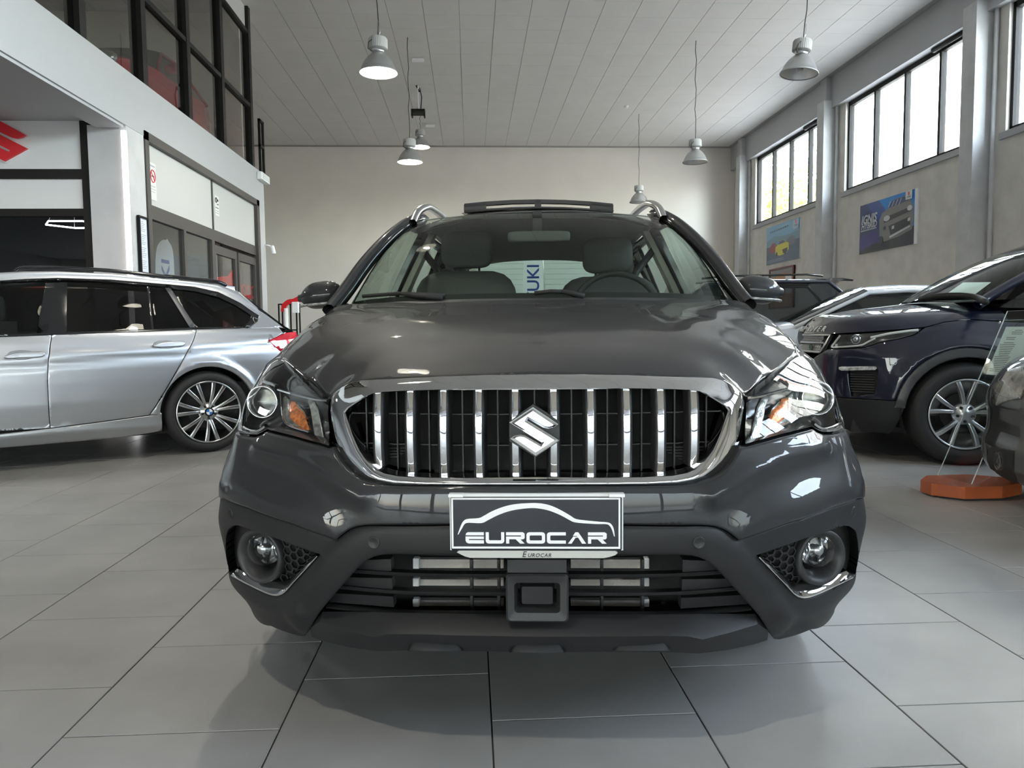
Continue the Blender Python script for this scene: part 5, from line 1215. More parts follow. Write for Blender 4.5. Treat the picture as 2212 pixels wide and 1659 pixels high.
# clamshell bonnet: rolled flank plus top
us = np.linspace(0, shut[-1][0]+.12, 46); su = [0]+[p[0] for p in shut]+[shut[-1][0]+.3]; sv = [gz1+.012]+[p[1]+.002 for p in shut]+[shut[-1][1]-.01]
rows = []
for u in us:
    v0 = float(np.interp(u, su, sv)); vt = float(np.interp(u, (0, .6, 1.1, 1.9, 2.6), (1.00, 1.01, 1.03, 1.055, 1.065)))
    low = ES.pos([(u, v0+(vt-v0)*t) for t in (0, .1, .3, .55, .8, 1.0)]); e = low[-1]; sec = [tuple(p) for p in low]
    yc = max(e[1], -.74); tgt_z = float(np.interp(yc, (-.8, -.5, 0, .45), (1.03, 1.085, 1.135, 1.16)))
    cen = np.array([0, max(e[1]-.02, -.76) if e[1] > -.7 else -.76, tgt_z])
    for t in (.15, .35, .6, 1.0):
        p = e*(1-t)+cen*t; p[2] = e[2]+(tgt_z-e[2])*math.sin(t*math.pi/2)**.8; sec.append(tuple(p))
    rows.append(sec)
MB().grid(rows).build('bonnet', M_blue, evo, smooth=True)
MB().grid([[(-x, y, z) for x, y, z in r_] for r_ in rows]).build('bonnet_far_half', M_blue, evo, smooth=True)
# lettering on the bonnet lip
M_letter = mat('letter_silver', (.80, .81, .82), .4, .2)
word = 'RANGE ROVER'; wu = np.linspace(-.44, .44, len(word)); vL = (ES.cast(*q4(700, 1088))[1])
for ch, u in zip(word, wu):
    if ch == ' ': continue
    S_ = ES if u >= 0 else ESM; q = [(abs(u), vL)]; p = S_.pos(q, -.004)[0]; p2 = S_.pos([(abs(u), vL+.02)], -.004)[0]; n = -S_.inward(q)[0]
    xx = np.cross(p2-p, n); 
    if xx[0] < 0: xx = -xx
    text_obj('bonnet_letter', ch, .072, basis(p, xx, p2-p), M_letter, evo, extrude=.002, sx=1.2)
# windscreen, pillars, roof
bs_ = [(0, -.06, 1.15), (.35, -.03, 1.15), (.60, .05, 1.145), (.77, .16, 1.14)]; ts_ = [(0, .86, 1.60), (.3, .88, 1.598), (.5, .94, 1.588), (.62, 1.02, 1.575)]
bs_ = smooth_loop(bs_, 4, closed=False); ts_ = smooth_loop(ts_, 4, closed=False)
fb_ = [(-x, y, z) for x, y, z in reversed(bs_[1:])]+bs_; ft_ = [(-x, y, z) for x, y, z in reversed(ts_[1:])]+ts_
MB().grid([[tuple(np.array(a)*(1-t)+np.array(b)*t+np.array([0, -.03, .035])*math.sin(math.pi*t)) for a, b in zip(fb_, ft_)] for t in np.linspace(0, 1, 13)]).build('windscreen', M_wsglass, evo, smooth=True)
for sg in (1, -1):
    c = smooth_loop([(.83, .06, 1.09), (.80, .157, 1.155), (.76, .37, 1.275), (.71, .61, 1.395), (.665, .83, 1.50), (.62, 1.07, 1.585), (.60, 1.6, 1.615), (.58, 2.6, 1.59)], 4, closed=False)
    MB().sweep([(sg*x, y, z) for x, y, z in c], [(-.035, 0), (-.02, .02), (.015, .02), (.035, .0), (.02, -.035), (-.02, -.035)], normals=[(sg*.6, -.5, .6)]*len(c)).build('front_pillar', M_blue, evo, smooth=True)
    MB().grid([[(sg*.82, .20, 1.07), (sg*.765, .36, 1.26)], [(sg*.83, .9, 1.04), (sg*.66, .95, 1.53)], [(sg*.84, 2.2, 1.04), (sg*.62, 2.2, 1.59)], [(sg*.80, 3.0, 1.08), (sg*.60, 2.9, 1.50)]]).build('side_glass', M_tint, evo)
MB().grid([[(u*w_, y, z-.06*abs(u)**3) for u in np.linspace(-1, 1, 13)] for y, z, w_ in ((.87, 1.605, .60), (1.2, 1.64, .61), (2.0, 1.65, .61), (2.9, 1.58, .58))]).build('roof', M_blackg, evo, smooth=True)
MB().grid([[(u*.58, 2.9, 1.575) for u in np.linspace(-1, 1, 5)], [(u*.75, 3.25, 1.05) for u in np.linspace(-1, 1, 5)], [(u*.85, 3.4, .6) for u in np.linspace(-1, 1, 5)], [(u*.85, 3.35, .25) for u in np.linspace(-1, 1, 5)]]).build('tailgate', M_blue, evo)
MB().grid([[tuple(p) for p in ESM.pos([(u, z) for z in (.2, .3, .45, .7, .9, 1.0)])] for u in np.linspace(0, ESM.len-.05, 40)]).build('far_flank', M_blue, evo, smooth=True)
MB().grid([[(x, y+.02, z-.015) for x, y, z in fb_], [(x, y-.10, z-.03) for x, y, z in fb_]]).build('cowl', M_blackp, evo, smooth=True)
def ews(px, py, ex=.0):
    p = None; y = .2
    for _ in range(25):
        p = EF.at(px, py, 1, y); xx = min(abs(p[0]), .75)
        yb = np.interp(xx, [q[0] for q in bs_], [q[1] for q in bs_]); yt = np.interp(xx, [q[0] for q in ts_], [q[1] for q in ts_]); t = (p[2]-1.15)/.45
        y = y*.5+.5*(yb+(yt-yb)*t+ex)
    return p
MB().tube(smooth_loop([tuple(ews(*q4(*p), -.02)) for p in ((1430, 862), (1560, 840), (1720, 832), (1850, 848), (1925, 885))], 3, closed=False), .022, 6).build('wiper', M_blackm, evo, smooth=True)
MB().grid([[(x, y, z) for x in (-.7, 0, .7)] for y, z in ((.10, 1.12), (.35, 1.13), (.62, 1.12), (.68, .7))]).build('dashboard', M_dash, evo)
for sx in (-.38, .38): pad('front_seat', sx-.25, sx+.25, 1.2, 1.45, .6, 1.26, .45, .2, p=evo); pad('head_rest', sx-.12, sx+.12, 1.42, 1.52, 1.26, 1.45, .5, p=evo)
pad('rear_view_mirror', -.12, .12, .66, .70, 1.46, 1.52, .4, p=evo, mt=M_dash)
M_alloy2 = mat('painted_alloy', (.62, .635, .65), .3, .85)
wc = ES.pos([(ecu, .352)])[0]
for sg in (1, -1):
    wheel('wheel', evo, (sg*.925, wc[1], ERd), ERd, .235, sg, 5, .240, M_alloy2, twin=True); wheel('wheel', evo, (sg*.925, wc[1]+2.66, ERd), ERd, .235, sg, 5, .240, M_alloy2, twin=True)
MB().grid([[(x, wc[1]+math.cos(R(a))*.41, .352+math.sin(R(a))*.41) for x in (.45, .90)] for a in range(-15, 196, 15)]).build('wheel_well', M_blackm, evo, smooth=True)
MB().grid([[(.45, wc[1]+s_*.40, z) for s_ in (-1, 1)] for z in (.2, .8)]).build('wheel_well_back', M_blackm, evo)
bar('underbody', -.75, .75, -.7, 3.2, .20, .32, M_blackm, evo)
pp_ = [ews(*q4(*p), .06) for p in ((1622, 826), (1752, 735), (1962, 733), (1835, 828))]
sh = tag(empty('price_sheet', tuple(EF.o), EF.rot), 'white paper sheet lying inside the windscreen of the blue vehicle', 'paper')
n_ = np.cross(np.array(pp_[1])-pp_[0], np.array(pp_[3])-pp_[0]); n_ /= np.linalg.norm(n_)
MB().add([tuple(p) for p in pp_]+[tuple(p+n_*.002) for p in pp_], [(0, 1, 2, 3), (7, 6, 5, 4), (0, 4, 5, 1), (1, 5, 6, 2), (2, 6, 7, 3), (3, 7, 4, 0)]).build('sheet', M_platew, sh)
mb = MB()
def onsheet(a, b): P0, P1, P2_, P3 = (np.array(p) for p in pp_); return (P0*(1-a)+P3*a)*(1-b)+(P1*(1-a)+P2_*a)*b
for a0, a1, b0, b1 in ((.36, .56, .76, .82), (.15, .85, .42, .52)): 
    sgn = -1 if (n_@(EF.cam-pp_[0])) < 0 else 1
    mb.add([tuple(onsheet(a, b)+n_*(.0025 if sgn > 0 else -.0005)) for a, b in ((a0, b0), (a1, b0), (a1, b1), (a0, b1))], [(0, 1, 2, 3)])
mb.build('sheet_print', mat('print_grey', (.16, .16, .16), .7), sh)

# ================================================================ OTHER CARS (lofted)
def loft_car(name, label, fr, paint, W, sts, wheels, glass_m=M_tint, wr=.32, extra=None):
    """sts: (kind, y, belt_z, belt_w, edge_w, edge_z, centre_z); kind b = bonnet/boot, r = roof; W widest half width"""
    e = tag(empty(name, tuple(fr.o), fr.rot), label, 'car')
    NT = 7
    def low(s): k, y, bz, bw, ew, ez, cz = s; return [(bw-.03, y, .20), (bw+.03, y, .34), (bw+.035, y, .58), (bw+.02, y, bz-.10), (bw, y, bz)]
    def top(s):
        k, y, bz, bw, ew, ez, cz = s; E = (ew, ez) if k == 'r' else (bw, bz)
        return [(E[0]*math.cos(t), y, E[1]+(cz-E[1])*math.sin(t)) for t in np.linspace(0, math.pi/2, NT)]
    def full(r_): return r_+[(-x, y, z) for x, y, z in reversed(r_[:-1])]
    for sg in (1, -1): MB().grid([[(sg*x, y, z) for x, y, z in low(s)] for s in sts]).build('flank', paint, e, smooth=True)
    kinds = ''.join(s[0] for s in sts); i0 = kinds.index('r'); i1 = kinds.rindex('r')
    T = [full(top(s)) for s in sts]
    if i0 > 1: MB().grid(T[:i0]).build('bonnet', paint, e, smooth=True)
    MB().grid(T[i0-1:i0+1]).build('windscreen', glass_m, e, smooth=True)
    MB().grid(T[i0:i1+1]).build('roof', paint, e, smooth=True)
    MB().grid(T[i1:i1+2]).build('rear_screen', glass_m, e, smooth=True)
    if i1+2 < len(sts): MB().grid(T[i1+1:]).build('tailgate', paint, e, smooth=True)
    for sg in (1, -1):
        rows = []
        for s in sts[i0-1:i1+2]:
            k, y, bz, bw, ew, ez, cz = s; E = (ew, ez) if k == 'r' else (bw, bz+.001)
            rows.append([(sg*(bw*(1-t)+E[0]*t), y, bz*(1-t)+E[1]*t) for t in (0, .5, 1)])
        MB().grid(rows).build('side_window', glass_m, e, smooth=True)
        pl = [(sg*((s[4] if s[0] == 'r' else s[3])+.004), s[1], (s[5] if s[0] == 'r' else s[2])+.004) for s in sts[i0-1:i1+2]]
        MB().tube(pl, .022, 8).build('roof_frame', paint, e, smooth=True)
        for wy in wheels: wheel('wheel', e, (sg*(W+.0), wy, wr), wr, .21, sg, 5, wr*.70, M_alloy2)
    for s, f in ((sts[0], 1), (sts[-1], -1)):
        a = full(low(s)); MB().add(a, [tuple(range(len(a)))]).build('end_panel', paint, e, smooth=False)
    MB().box(-W+.15, W-.15, sts[0][1]+.2, sts[-1][1]-.2, .2, .6).build('underbody', M_blackm, e)
    if extra: extra(e)
    return e
# white coupe behind the blue one
M_whitep = mat('white_paint', (.68, .70, .72), .3, .1, coat=1.0)
cf = CarFrame((2.97, 8.25), ER)
loft_car('coupe_car', 'white coupe half hidden behind the dark blue vehicle', cf, M_whitep, .86, [
 ('b', -.95, .55, .55, 0, 0, .60), ('b', -.75, .72, .76, 0, 0, .78), ('b', -.2, .86, .84, 0, 0, .93), ('b', .45, .95, .86, 0, 0, 1.02), ('r', 1.20, .99, .85, .60, 1.285, 1.37), ('r', 1.55, 1.0, .85, .62, 1.30, 1.395), ('r', 2.0, 1.01, .85, .60, 1.285, 1.385), ('b', 2.75, 1.02, .82, 0, 0, 1.10), ('b', 3.2, .95, .76, 0, 0, 1.0), ('b', 3.3, .6, .70, 0, 0, .7)], (0, 2.5), glass('coupe_glass', (.25, .28, .28)))
# dark hatchback farther back with pale roof spoiler
M_navy = mat('dark_navy_paint', (.012, .016, .03), .4, .0, coat=1.0)
def spoil(e):
    rows = [[(u*.58, y, z-.03*abs(u)**2) for u in np.linspace(-1, 1, 9)] for y, z in ((2.35, 1.605), (2.62, 1.598), (2.75, 1.575), (2.74, 1.555), (2.60, 1.565), (2.35, 1.585))]
    MB().grid(rows).build('roof_spoiler', mat('grey_blue_paint', (.16, .20, .26), .25, .4, coat=1.0), e, auto=40)
    for sg in (1, -1): MB().tube([(sg*.50, .9, 1.60), (sg*.52, 1.2, 1.625), (sg*.52, 2.2, 1.625), (sg*.5, 2.4, 1.60)], .014, 6).build('roof_rail', M_trimg, e, smooth=True)
hf = CarFrame((2.25, 10.4), ER)
loft_car('hatchback_car', 'dark navy hatchback with pale roof spoiler, farthest of the cars at right', hf, M_navy, .87, [
 ('b', -.85, .60, .6, 0, 0, .66), ('b', -.7, .80, .78, 0, 0, .86), ('b', .25, .98, .86, 0, 0, 1.06), ('r', .95, 1.02, .86, .60, 1.51, 1.57), ('r', 1.6, 1.05, .86, .61, 1.54, 1.60), ('r', 2.45, 1.10, .84, .59, 1.52, 1.585), ('b', 2.85, 1.12, .80, 0, 0, 1.14), ('b', 3.05, .8, .80, 0, 0, .85), ('b', 3.1, .5, .78, 0, 0, .55)], (0, 2.5), glass('hatch_glass', (.35, .38, .4)), extra=spoil)

# ---- black car whose front corner enters at the right edge
BKF = CarFrame((3.50, 3.22), ER)
blk = tag(empty('black_car', tuple(BKF.o), BKF.rot), 'black car whose front corner and headlamp enter the picture at the right edge', 'car')
M_blackpt = mat('black_paint', (.006, .006, .007), .5, 0.0, coat=1.0, coat_rough=.01, spec=.3)
KPLAN = [(0, -.93), (.3, -.91), (.52, -.86), (.68, -.77), (.79, -.63), (.85, -.45), (.875, -.2), (.885, .1), (.89, .6), (.89, 2.4), (.85, 3.2)]
KINS = [(.16, .07), (.20, .02), (.25, .0), (.34, .0), (.40, .02), (.48, .022), (.54, .012), (.60, .02), (.66, .045), (.71, .075), (.76, .12), (.80, .18), (.84, .26), (.95, .4)]
KS = PSurf(BKF, KPLAN, KINS, 1); KS.flip = 1.0 if KS.nrm(np.array([KS.u_at(1.0)]))[0][0] > 0 else -1.0
KM = PSurf(BKF, KPLAN, KINS, -1); KM.flip = KS.flip
for S_, nm in ((KS, 'front_skin'), (KM, 'front_skin')):
    MB().grid([[tuple(p) for p in S_.pos([(u, z) for z in np.linspace(.18, .72, 24)])] for u in np.linspace(0, S_.len-.05, 60)]).build(nm, M_blackpt, blk, smooth=True)
    rows = []
    for u in np.linspace(0, 1.75, 30):
        low = S_.pos([(u, z) for z in (.72, .745, .775, .81)]); e_ = low[-1]; cz = float(np.interp(e_[1], (-.8, -.4, .3), (.83, .90, 1.0))); cen = np.array([0, max(e_[1]-.02, -.72), cz])
        rows.append([tuple(p) for p in low]+[tuple(np.array([e_[0]*(1-t)+cen[0]*t, e_[1]*(1-t)+cen[1]*t, e_[2]+(cz-e_[2])*math.sin(t*math.pi/2)])) for t in (.2, .5, 1)])
    MB().grid(rows).build('bonnet', M_blackpt, blk, smooth=True)
q3 = lambda x, y: (2000+.28922*x, 640+.28922*y)
kl = KM.loop([q3(*p) for p in ((520, 800), (512, 735), (525, 660), (560, 610), (640, 545), (733, 520), (760, 640), (740, 770), (640, 775), (560, 800), (535, 818))])
panel('headlamp_lens', KM, [kl], M_lens, blk, step=.02, r=.004, rim=.01, off=-.012)
panel('headlamp_housing', KM, [kl], mat('lamp_inner_pale', (.22, .21, .19), .25, .3, noise=(20, .5, 2)), blk, step=.03, r=.002, rim=.01, off=-.004)
ki = KM.loop([q3(*p) for p in ((560, 640), (590, 625), (690, 720), (730, 760), (670, 770))]); panel('headlamp_reflector', KM, [ki], M_clearp, blk, step=.02, r=.003, rim=.01, off=-.010)
kf = KM.loop([q3(*p) for p in smooth_loop([(460, 1150), (520, 1130), (733, 1180), (760, 1300), (700, 1400), (560, 1360), (480, 1290)], 3)]); panel('fog_recess', KM, [kf], M_blackm, blk, step=.03, r=.004, rim=.02, off=-.003)
fc = KM.pos([KM.cast(*q3(555, 1230))], -.01)[0]; lathe_axis([(.045, -.02), (.046, .002), (.036, .004), (.03, -.008), (.012, .002), (0, .004)], fc, tuple(-KM.inward([KM.cast(*q3(555, 1230))])[0]), 28).build('fog_lamp', M_lens, blk, smooth=True)
lathe_axis([(.040, -.02), (.030, -.03), (.0, -.035)], fc, tuple(-KM.inward([KM.cast(*q3(555, 1230))])[0]), 24).build('fog_reflector', M_satin, blk, smooth=True)
for T_, nm, mt_ in (([(.30, .95, .85, 1.05), (1.05, 1.40, .60, 1.40)], 'windscreen', M_tint), ([(1.05, 1.40, .60, 1.40), (2.5, 1.38, .58, 1.40)], 'roof', M_blackpt), ([(2.5, 1.38, .58, 1.40), (3.1, 1.0, .8, 1.0)], 'rear_screen', M_tint)):
    MB().grid([[(u*w_, y, z-.05*abs(u)**3) for u in np.linspace(-1, 1, 9)] for y, z, w_, _ in T_]).build(nm, mt_, blk, smooth=True)
for sg in (1, -1):
    MB().grid([[(sg*.82, .35, .95), (sg*.80, .40, .99)], [(sg*.84, 1.2, .95), (sg*.60, 1.15, 1.38)], [(sg*.84, 2.5, .97), (sg*.58, 2.5, 1.36)], [(sg*.78, 3.0, .98), (sg*.76, 3.0, 1.02)]]).build('side_window', M_tint, blk)
    for wy in (0, 2.6): wheel('wheel', blk, (sg*.88, wy, .32), .32, .2, sg, 5, .22, M_alloy2)
MB().box(-.7, .7, -.6, 3.0, .18, .5).build('underbody', M_blackm, blk)
# ================================================================ HIGH-BAY PENDANT LAMPS
M_lampal = mat('spun_aluminium', (.66, .67, .67), .33, .9)
M_gear = mat('lamp_gear_housing', (.50, .50, .49), .5)
M_cable = mat('cable_black', (.03, .03, .03), .6)
M_refl = mat('lamp_reflector', (.85, .85, .82), .35, .75)
M_reflw = mat('lit_reflector', (.9, .9, .86), .6)
M_bulb = emission('lit_bulb', (1.0, .95, .82), 700.0)
M_bulboff = mat('unlit_bulb', (.75, .76, .74), .2)
LAMP_ON = 65.0
def lamp(x, y, z, lit, label, tilt=0.0, ceil_len=None):
    g = tag(empty('pendant_lamp', (x, y, z)), label, 'lamp', 'high-bay pendant lamps')
    g.rotation_euler = (0, R(tilt), 0)
    rim, top = .225, .40
    lathe_axis([(rim+.004, .0), (rim+.008, .006), (rim+.004, .014), (rim-.008, .020), (.205, .06), (.180, .115), (.145, .165), (.110, .20), (.092, .215)], (0, 0, 0), (0, 0, 1), 48).build('bell_shade', M_lampal, g, smooth=True)
    lathe_axis([(rim-.003, .004), (.196, .06), (.172, .115), (.138, .162), (.104, .196), (.05, .205), (0, .206)], (0, 0, 0), (0, 0, 1), 48).build('reflector', M_reflw if lit else M_refl, g, smooth=True)
    lathe_axis([(rim+.007, -.008), (rim+.012, 0), (rim+.007, .008), (rim, .0), (rim+.007, -.008)], (0, 0, 0), (0, 0, 1), 48).build('rim_ring', M_gear, g, smooth=True)
    lathe_axis([(.092, .212), (.075, .222), (.073, .262), (.085, .270)], (0, 0, 0), (0, 0, 1), 32).build('neck', M_satin, g, smooth=True)
    rows = []
    gh = MB()
    for k in range(64):
        a = 2*math.pi*k/64; rr = .118 if k % 2 else .113
        rows.append([(q*rr/.118*math.cos(a), q*rr/.118*math.sin(a), h) for q, h in ((.0, .268), (.095, .268), (.118, .285), (.118, .395), (.105, .415), (0, .418))])
    gh.grid(rows, closed_u=True); gh.build('gear_housing', M_gear, g, auto=45)
    MB().tube([(-.06, -.10, .36), (-.10, -.12, .32), (-.11, -.09, .26), (-.07, -.05, .24)], .006, 6).build('supply_lead', M_cable, g, smooth=True)
    lathe_axis([(.0, .012), (.03, .02), (.045, .06), (.035, .12), (.02, .19), (.0, .20)], (0, 0, 0), (0, 0, 1), 20).build('bulb', M_bulb if lit else M_bulboff, g, smooth=True)
    top = CEIL-z
    pts = [(0, 0, .415), (.004, 0, .45)]; n = 10
    for i in range(1, n): pts.append((.012*math.sin(i*2.1+x), .012*math.cos(i*1.7+y), .45+(top-.45)*i/n))
    pts.append((0, 0, top)); MB().tube(pts, .006, 6).build('cable', M_cable, g, smooth=True)
    MB().tube([(.01, 0, .41), (.03, .01, .5), (.015, 0, .62)], .004, 6).build('safety_wire', M_satin, g, smooth=True)
    if lit:
        l = bpy.data.lights.new('lamp_light', 'SPOT'); l.energy = LAMP_ON; l.color = (1.0, .93, .80); l.spot_size = R(150); l.spot_blend = .35; l.shadow_soft_size = .035
        o = bpy.data.objects.new('lamp_light', l); col.objects.link(o); o.parent = g; o.location = (0, 0, -.01)
    return g
lamp(-1.09, 9.55, 4.13, True, 'lit pendant lamp highest and nearest on the left, bright starburst')
lamp(-1.09, 14.3, 4.10, True, 'lit pendant lamp on a long cable, middle of the left row')
lamp(-1.18, 19.0, 5.50, True, 'lit pendant lamp hung on a short cable under the ceiling projector')
lamp(4.20, 9.55, 4.16, False, 'unlit tilted pendant lamp nearest on the right, before the windows', 6)
lamp(4.30, 14.3, 4.11, False, 'unlit pendant lamp on a long cable, middle of the right row')
lamp(4.30, 19.1, 4.17, False, 'unlit pendant lamp farthest on the right, just above the grey car roof rail')
lamp(-1.09, 4.75, 4.13, True, 'lit pendant lamp over the grey crossover, seen mirrored in its windscreen')
lamp(-1.09, .15, 4.13, True, 'lit pendant lamp over the open floor before the grey crossover')
# ================================================================ RED CAR ON THE MEZZANINE
M_redp = mat('red_paint', (.36, .012, .018), .4, .0, coat=1.0)
rf_ = CarFrame((-5.12, 10.66, 3.66), 0.0)
def redx(e):
    for sg in (1, -1):
        pad('headlamp', sg*.62-.11, sg*.62+.11, -.82, -.62, .68, .84, .7, mt=M_clearp, p=e)
        pad('door_mirror', sg*.93-.09, sg*.93+.09, .45, .58, .98, 1.10, .6, mt=M_redp, p=e)
    MB().cbox(-.5, .5, -.86, -.80, .50, .62, .02).build('grille', M_blackm, e)
loft_car('city_car', 'red hatchback with dark windscreen behind the mezzanine glass upstairs', rf_, M_redp, .83, [
 ('b', -.80, .52, .62, 0, 0, .60), ('b', -.70, .76, .76, 0, 0, .84), ('b', -.1, .90, .80, 0, 0, 1.0), ('b', .30, .95, .82, 0, 0, 1.06), ('r', 1.0, .98, .82, .60, 1.42, 1.50), ('r', 1.5, 1.0, .82, .61, 1.45, 1.52), ('r', 2.0, 1.04, .81, .59, 1.42, 1.49), ('b', 2.4, 1.06, .78, 0, 0, 1.10), ('b', 2.5, .7, .76, 0, 0, .75), ('b', 2.55, .5, .74, 0, 0, .55)], (0, 2.1), extra=redx)
# mezzanine back partition seen through the glass
w = struct(empty('wall_mezzanine_partition', (-8.2, 0, 3.66)))
for y in range(5): bar('partition_post', -.05, .05, 6.0+1.7*y-.06, 6.0+1.7*y+.06, 0, 2.6, M_frame, w)
for z in (1.2, 2.1): bar('partition_rail', -.05, .05, 5.9, 13.2, z-.06, z+.06, M_frame, w)
bar('partition_board', .06, .10, 5.9, 13.2, 0, 2.6, M_wall, w)

# ================================================================ LEFT SIDE FITTINGS
strip_ = tag(empty('light_strip', (FASX-.035, 8.165, 0)), 'glowing white vertical light strip on the pillar corner', 'lamp')
bar('diffuser', -.012, .032, -.014, .02, .02, 3.06, emission('led_white', (1.0, .98, 1.0), 3.2), strip_)
bar('light_strip_profile', -.016, .036, .02, .03, .02, 3.06, M_satin, strip_)
lg_ = tag(empty('wall_logo', (-4.81, 8.205, 2.955)), 'large red letter S emblem on white board above the office', 'sign')
M_red = mat('signal_red', (.62, .012, .02), .35)
emblem('logo_face', basis((0, 0, 0), (1, 0, 0), (0, 0, 1)), .25, .205, .03, 0, M_red, lg_)
emblem('logo_rim', basis((0, .012, -.004), (1, 0, 0), (0, 0, 1)), .258, .213, .012, 0, M_platew, lg_)
nt_ = tag(empty('framed_notice', (FASX+.004, 8.32, 1.60)), 'black framed white notice hanging on the grey pillar', 'picture frame')
y0, y1, z0, z1 = 0, .235, 0, .62
for a, b, c, d in ((0, .02, 0, z1), (y1-.02, y1, 0, z1), (.02, y1-.02, 0, .02), (.02, y1-.02, z1-.02, z1)): bar('frame_bar', 0, .03, a, b, c, d, M_frame, nt_)
bar('paper', 0, .012, .02, y1-.02, .02, z1-.02, mat('notice_paper', (.72, .74, .82), .6), nt_)
mb = MB()
for i in range(26):
    if i % 7 == 6: continue
    z = z1-.06-.02*i; mb.box(.0122, .0126, .04, .04+.15*(.6+.4*((i*37) % 10)/10), z, z+.006)
mb.build('printed_lines', mat('notice_print', (.35, .36, .42), .7), nt_, fix=False)
ns = tag(empty('no_smoking_sign', (FASX-.038, 8.80, 2.47)), 'white no smoking notice with red prohibition ring', 'sign')
bar('sign_board', -.003, 0, 0, .17, 0, .42, mat('sign_paper', (.70, .70, .66), .6), ns)
MB().tube([(.001, .085+.06*math.cos(t), .27+.068*math.sin(t)) for t in np.linspace(0, 2*math.pi, 33)[:-1]], .007, 5, closed=True).build('prohibition_ring', M_red, ns, smooth=True)
MB().tube([(.001, .04, .318), (.001, .13, .222)], .005, 5).build('prohibition_bar', M_red, ns)
MB().box(.0005, .0015, .05, .12, .262, .275).box(.0005, .0015, .10, .105, .275, .30).build('cigarette', M_ink, ns, fix=False)
MB().box(.0003, .0012, .02, .15, .375, .39).box(.0003, .0012, .02, .14, .15, .158).box(.0003, .0012, .02, .15, .12, .126).box(.0003, .0012, .02, .13, .09, .096).build('printed_lines', mat('notice_print', (.35, .36, .42), .7), ns, fix=False)
nn = tag(empty('video_notice', (FASX-.038, 10.97, 2.62)), 'small black and white notice on the second white panel', 'sign')
bar('sign_board', -.003, 0, 0, .17, 0, .28, mat('sign_paper2', (.72, .72, .70), .6), nn)
MB().tube([(.001, .05+.03*math.cos(t), .22+.032*math.sin(t)) for t in np.linspace(0, 2*math.pi, 17)[:-1]], .008, 5, closed=True).box(.0003, .001, .10, .15, .21, .24).box(.0003, .001, .09, .15, .16, .175).box(.0003, .001, .02, .15, .11, .12).box(.0003, .001, .02, .15, .07, .074).box(.0003, .001, .02, .15, .04, .044).build('printed_marks', M_ink, nn, fix=False)
eb = tag(empty('emergency_light', (FASX, 13.0, 3.53)), 'white emergency light box on the end of the white fascia', 'lamp')
MB().cbox(0, .09, 0, .5, 0, .13, .012).build('housing', M_platew, eb); bar('lens', .09, .094, .03, .47, .02, .11, mat('frosted_lens', (.75, .76, .75), .3), eb)
sc_ = tag(empty('security_camera', (FASX, 13.36, 2.42)), 'small white security camera on the corner by the office', 'camera')
MB().tube([(0, 0, .05), (.06, .02, .05), (.10, .03, .03)], .012, 8).build('bracket', M_platew, sc_, smooth=True)
lathe_axis([(0, -.02), (.032, -.02), (.035, .0), (.035, .12), (.030, .13), (0, .13)], (.12, .04, .02), (.25, -.25, -.9), 20).build('camera_body', M_platew, sc_, smooth=True)
# pieces seen through the office glass
hx_ = tag(empty('hexagon_lamp', (-4.80, 9.6, 2.30)), 'glowing hexagonal ring lamp inside the dark office', 'lamp')
MB().tube([(.38*math.cos(R(60*k)), .38*math.sin(R(60*k))*.9, 0) for k in range(6)], .009, 8, closed=True).build('ring', emission('led_cool', (.9, .95, 1.0), 14), hx_)
for k in (0, 2, 4): MB().tube([(.38*math.cos(R(60*k)), .34*math.sin(R(60*k)), 0), (0, 0, .87)], .003, 5).build('suspension_wire', M_satin, hx_)
struct(bar('wall_office_partition', -8.2, -4.0, 12.4, 12.5, 0, 3.17, mat('dark_partition', (.035, .036, .045), .6)))
M_orange = mat('orange_red', (.55, .07, .02), .5)
cb = tag(empty('office_counter', (-6.1, 10.6, 0)), 'dark grey counter with orange and red top inside the office', 'counter')
bar('body', 0, 1.9, 0, .5, 0, 1.55, mat('counter_grey', (.09, .09, .10), .5), cb); bar('orange_band', -.01, 1.2, -.02, .5, 1.55, 1.75, M_orange, cb); bar('red_band', 1.25, 1.9, -.02, .5, 1.55, 1.72, M_red, cb)
cb2 = tag(empty('office_cabinet', (-4.75, 11.4, 0)), 'navy blue cabinet inside the dark office', 'cabinet')
bar('body', 0, .6, 0, .45, 0, 2.1, mat('navy_laminate', (.02, .022, .07), .5), cb2)
for z in (.05, 1.08): bar('door', .02, .58, -.02, 0, z, z+.98, mat('navy_laminate', (.02, .022, .07), .5), cb2)
for k, (xx_, yy_, lab) in enumerate(((-4.2, 9.35, 'added round fill light in the office ceiling above the tall banner'), (-4.2, 11.6, 'added round fill light in the office ceiling inside the red-postered doors'))):  # made-up fill lights, added so the banner shows through the office glass
    dl = tag(empty('office_fill_light', (xx_, yy_, 3.17)), lab, 'lamp'); lathe_axis([(.07, -.012), (.09, -.012), (.095, 0)], (0, 0, 0), (0, 0, 1), 24).build('trim_ring', M_platew, dl); lathe_axis([(0, -.004), (.07, -.004)], (0, 0, 0), (0, 0, 1), 24).build('diffuser', emission('office_fill_glow', (1, .97, .9), 12), dl)
    l = bpy.data.lights.new('office_fill_lamp', 'SPOT'); l.energy = 45; l.spot_size = R(120); l.spot_blend = .5; l.shadow_soft_size = .06; l.color = (1, .96, .9); q = bpy.data.objects.new('office_fill_lamp', l); col.objects.link(q); q.parent = dl; q.location = (0, 0, -.03)
sp_ = tag(empty('soffit_fill_panel', (-5.3, 5.4, 3.17)), 'added square fill light under the mezzanine soffit, out of view above the silver car', 'lamp')  # unseen panel, added to brighten the white boards under the mezzanine
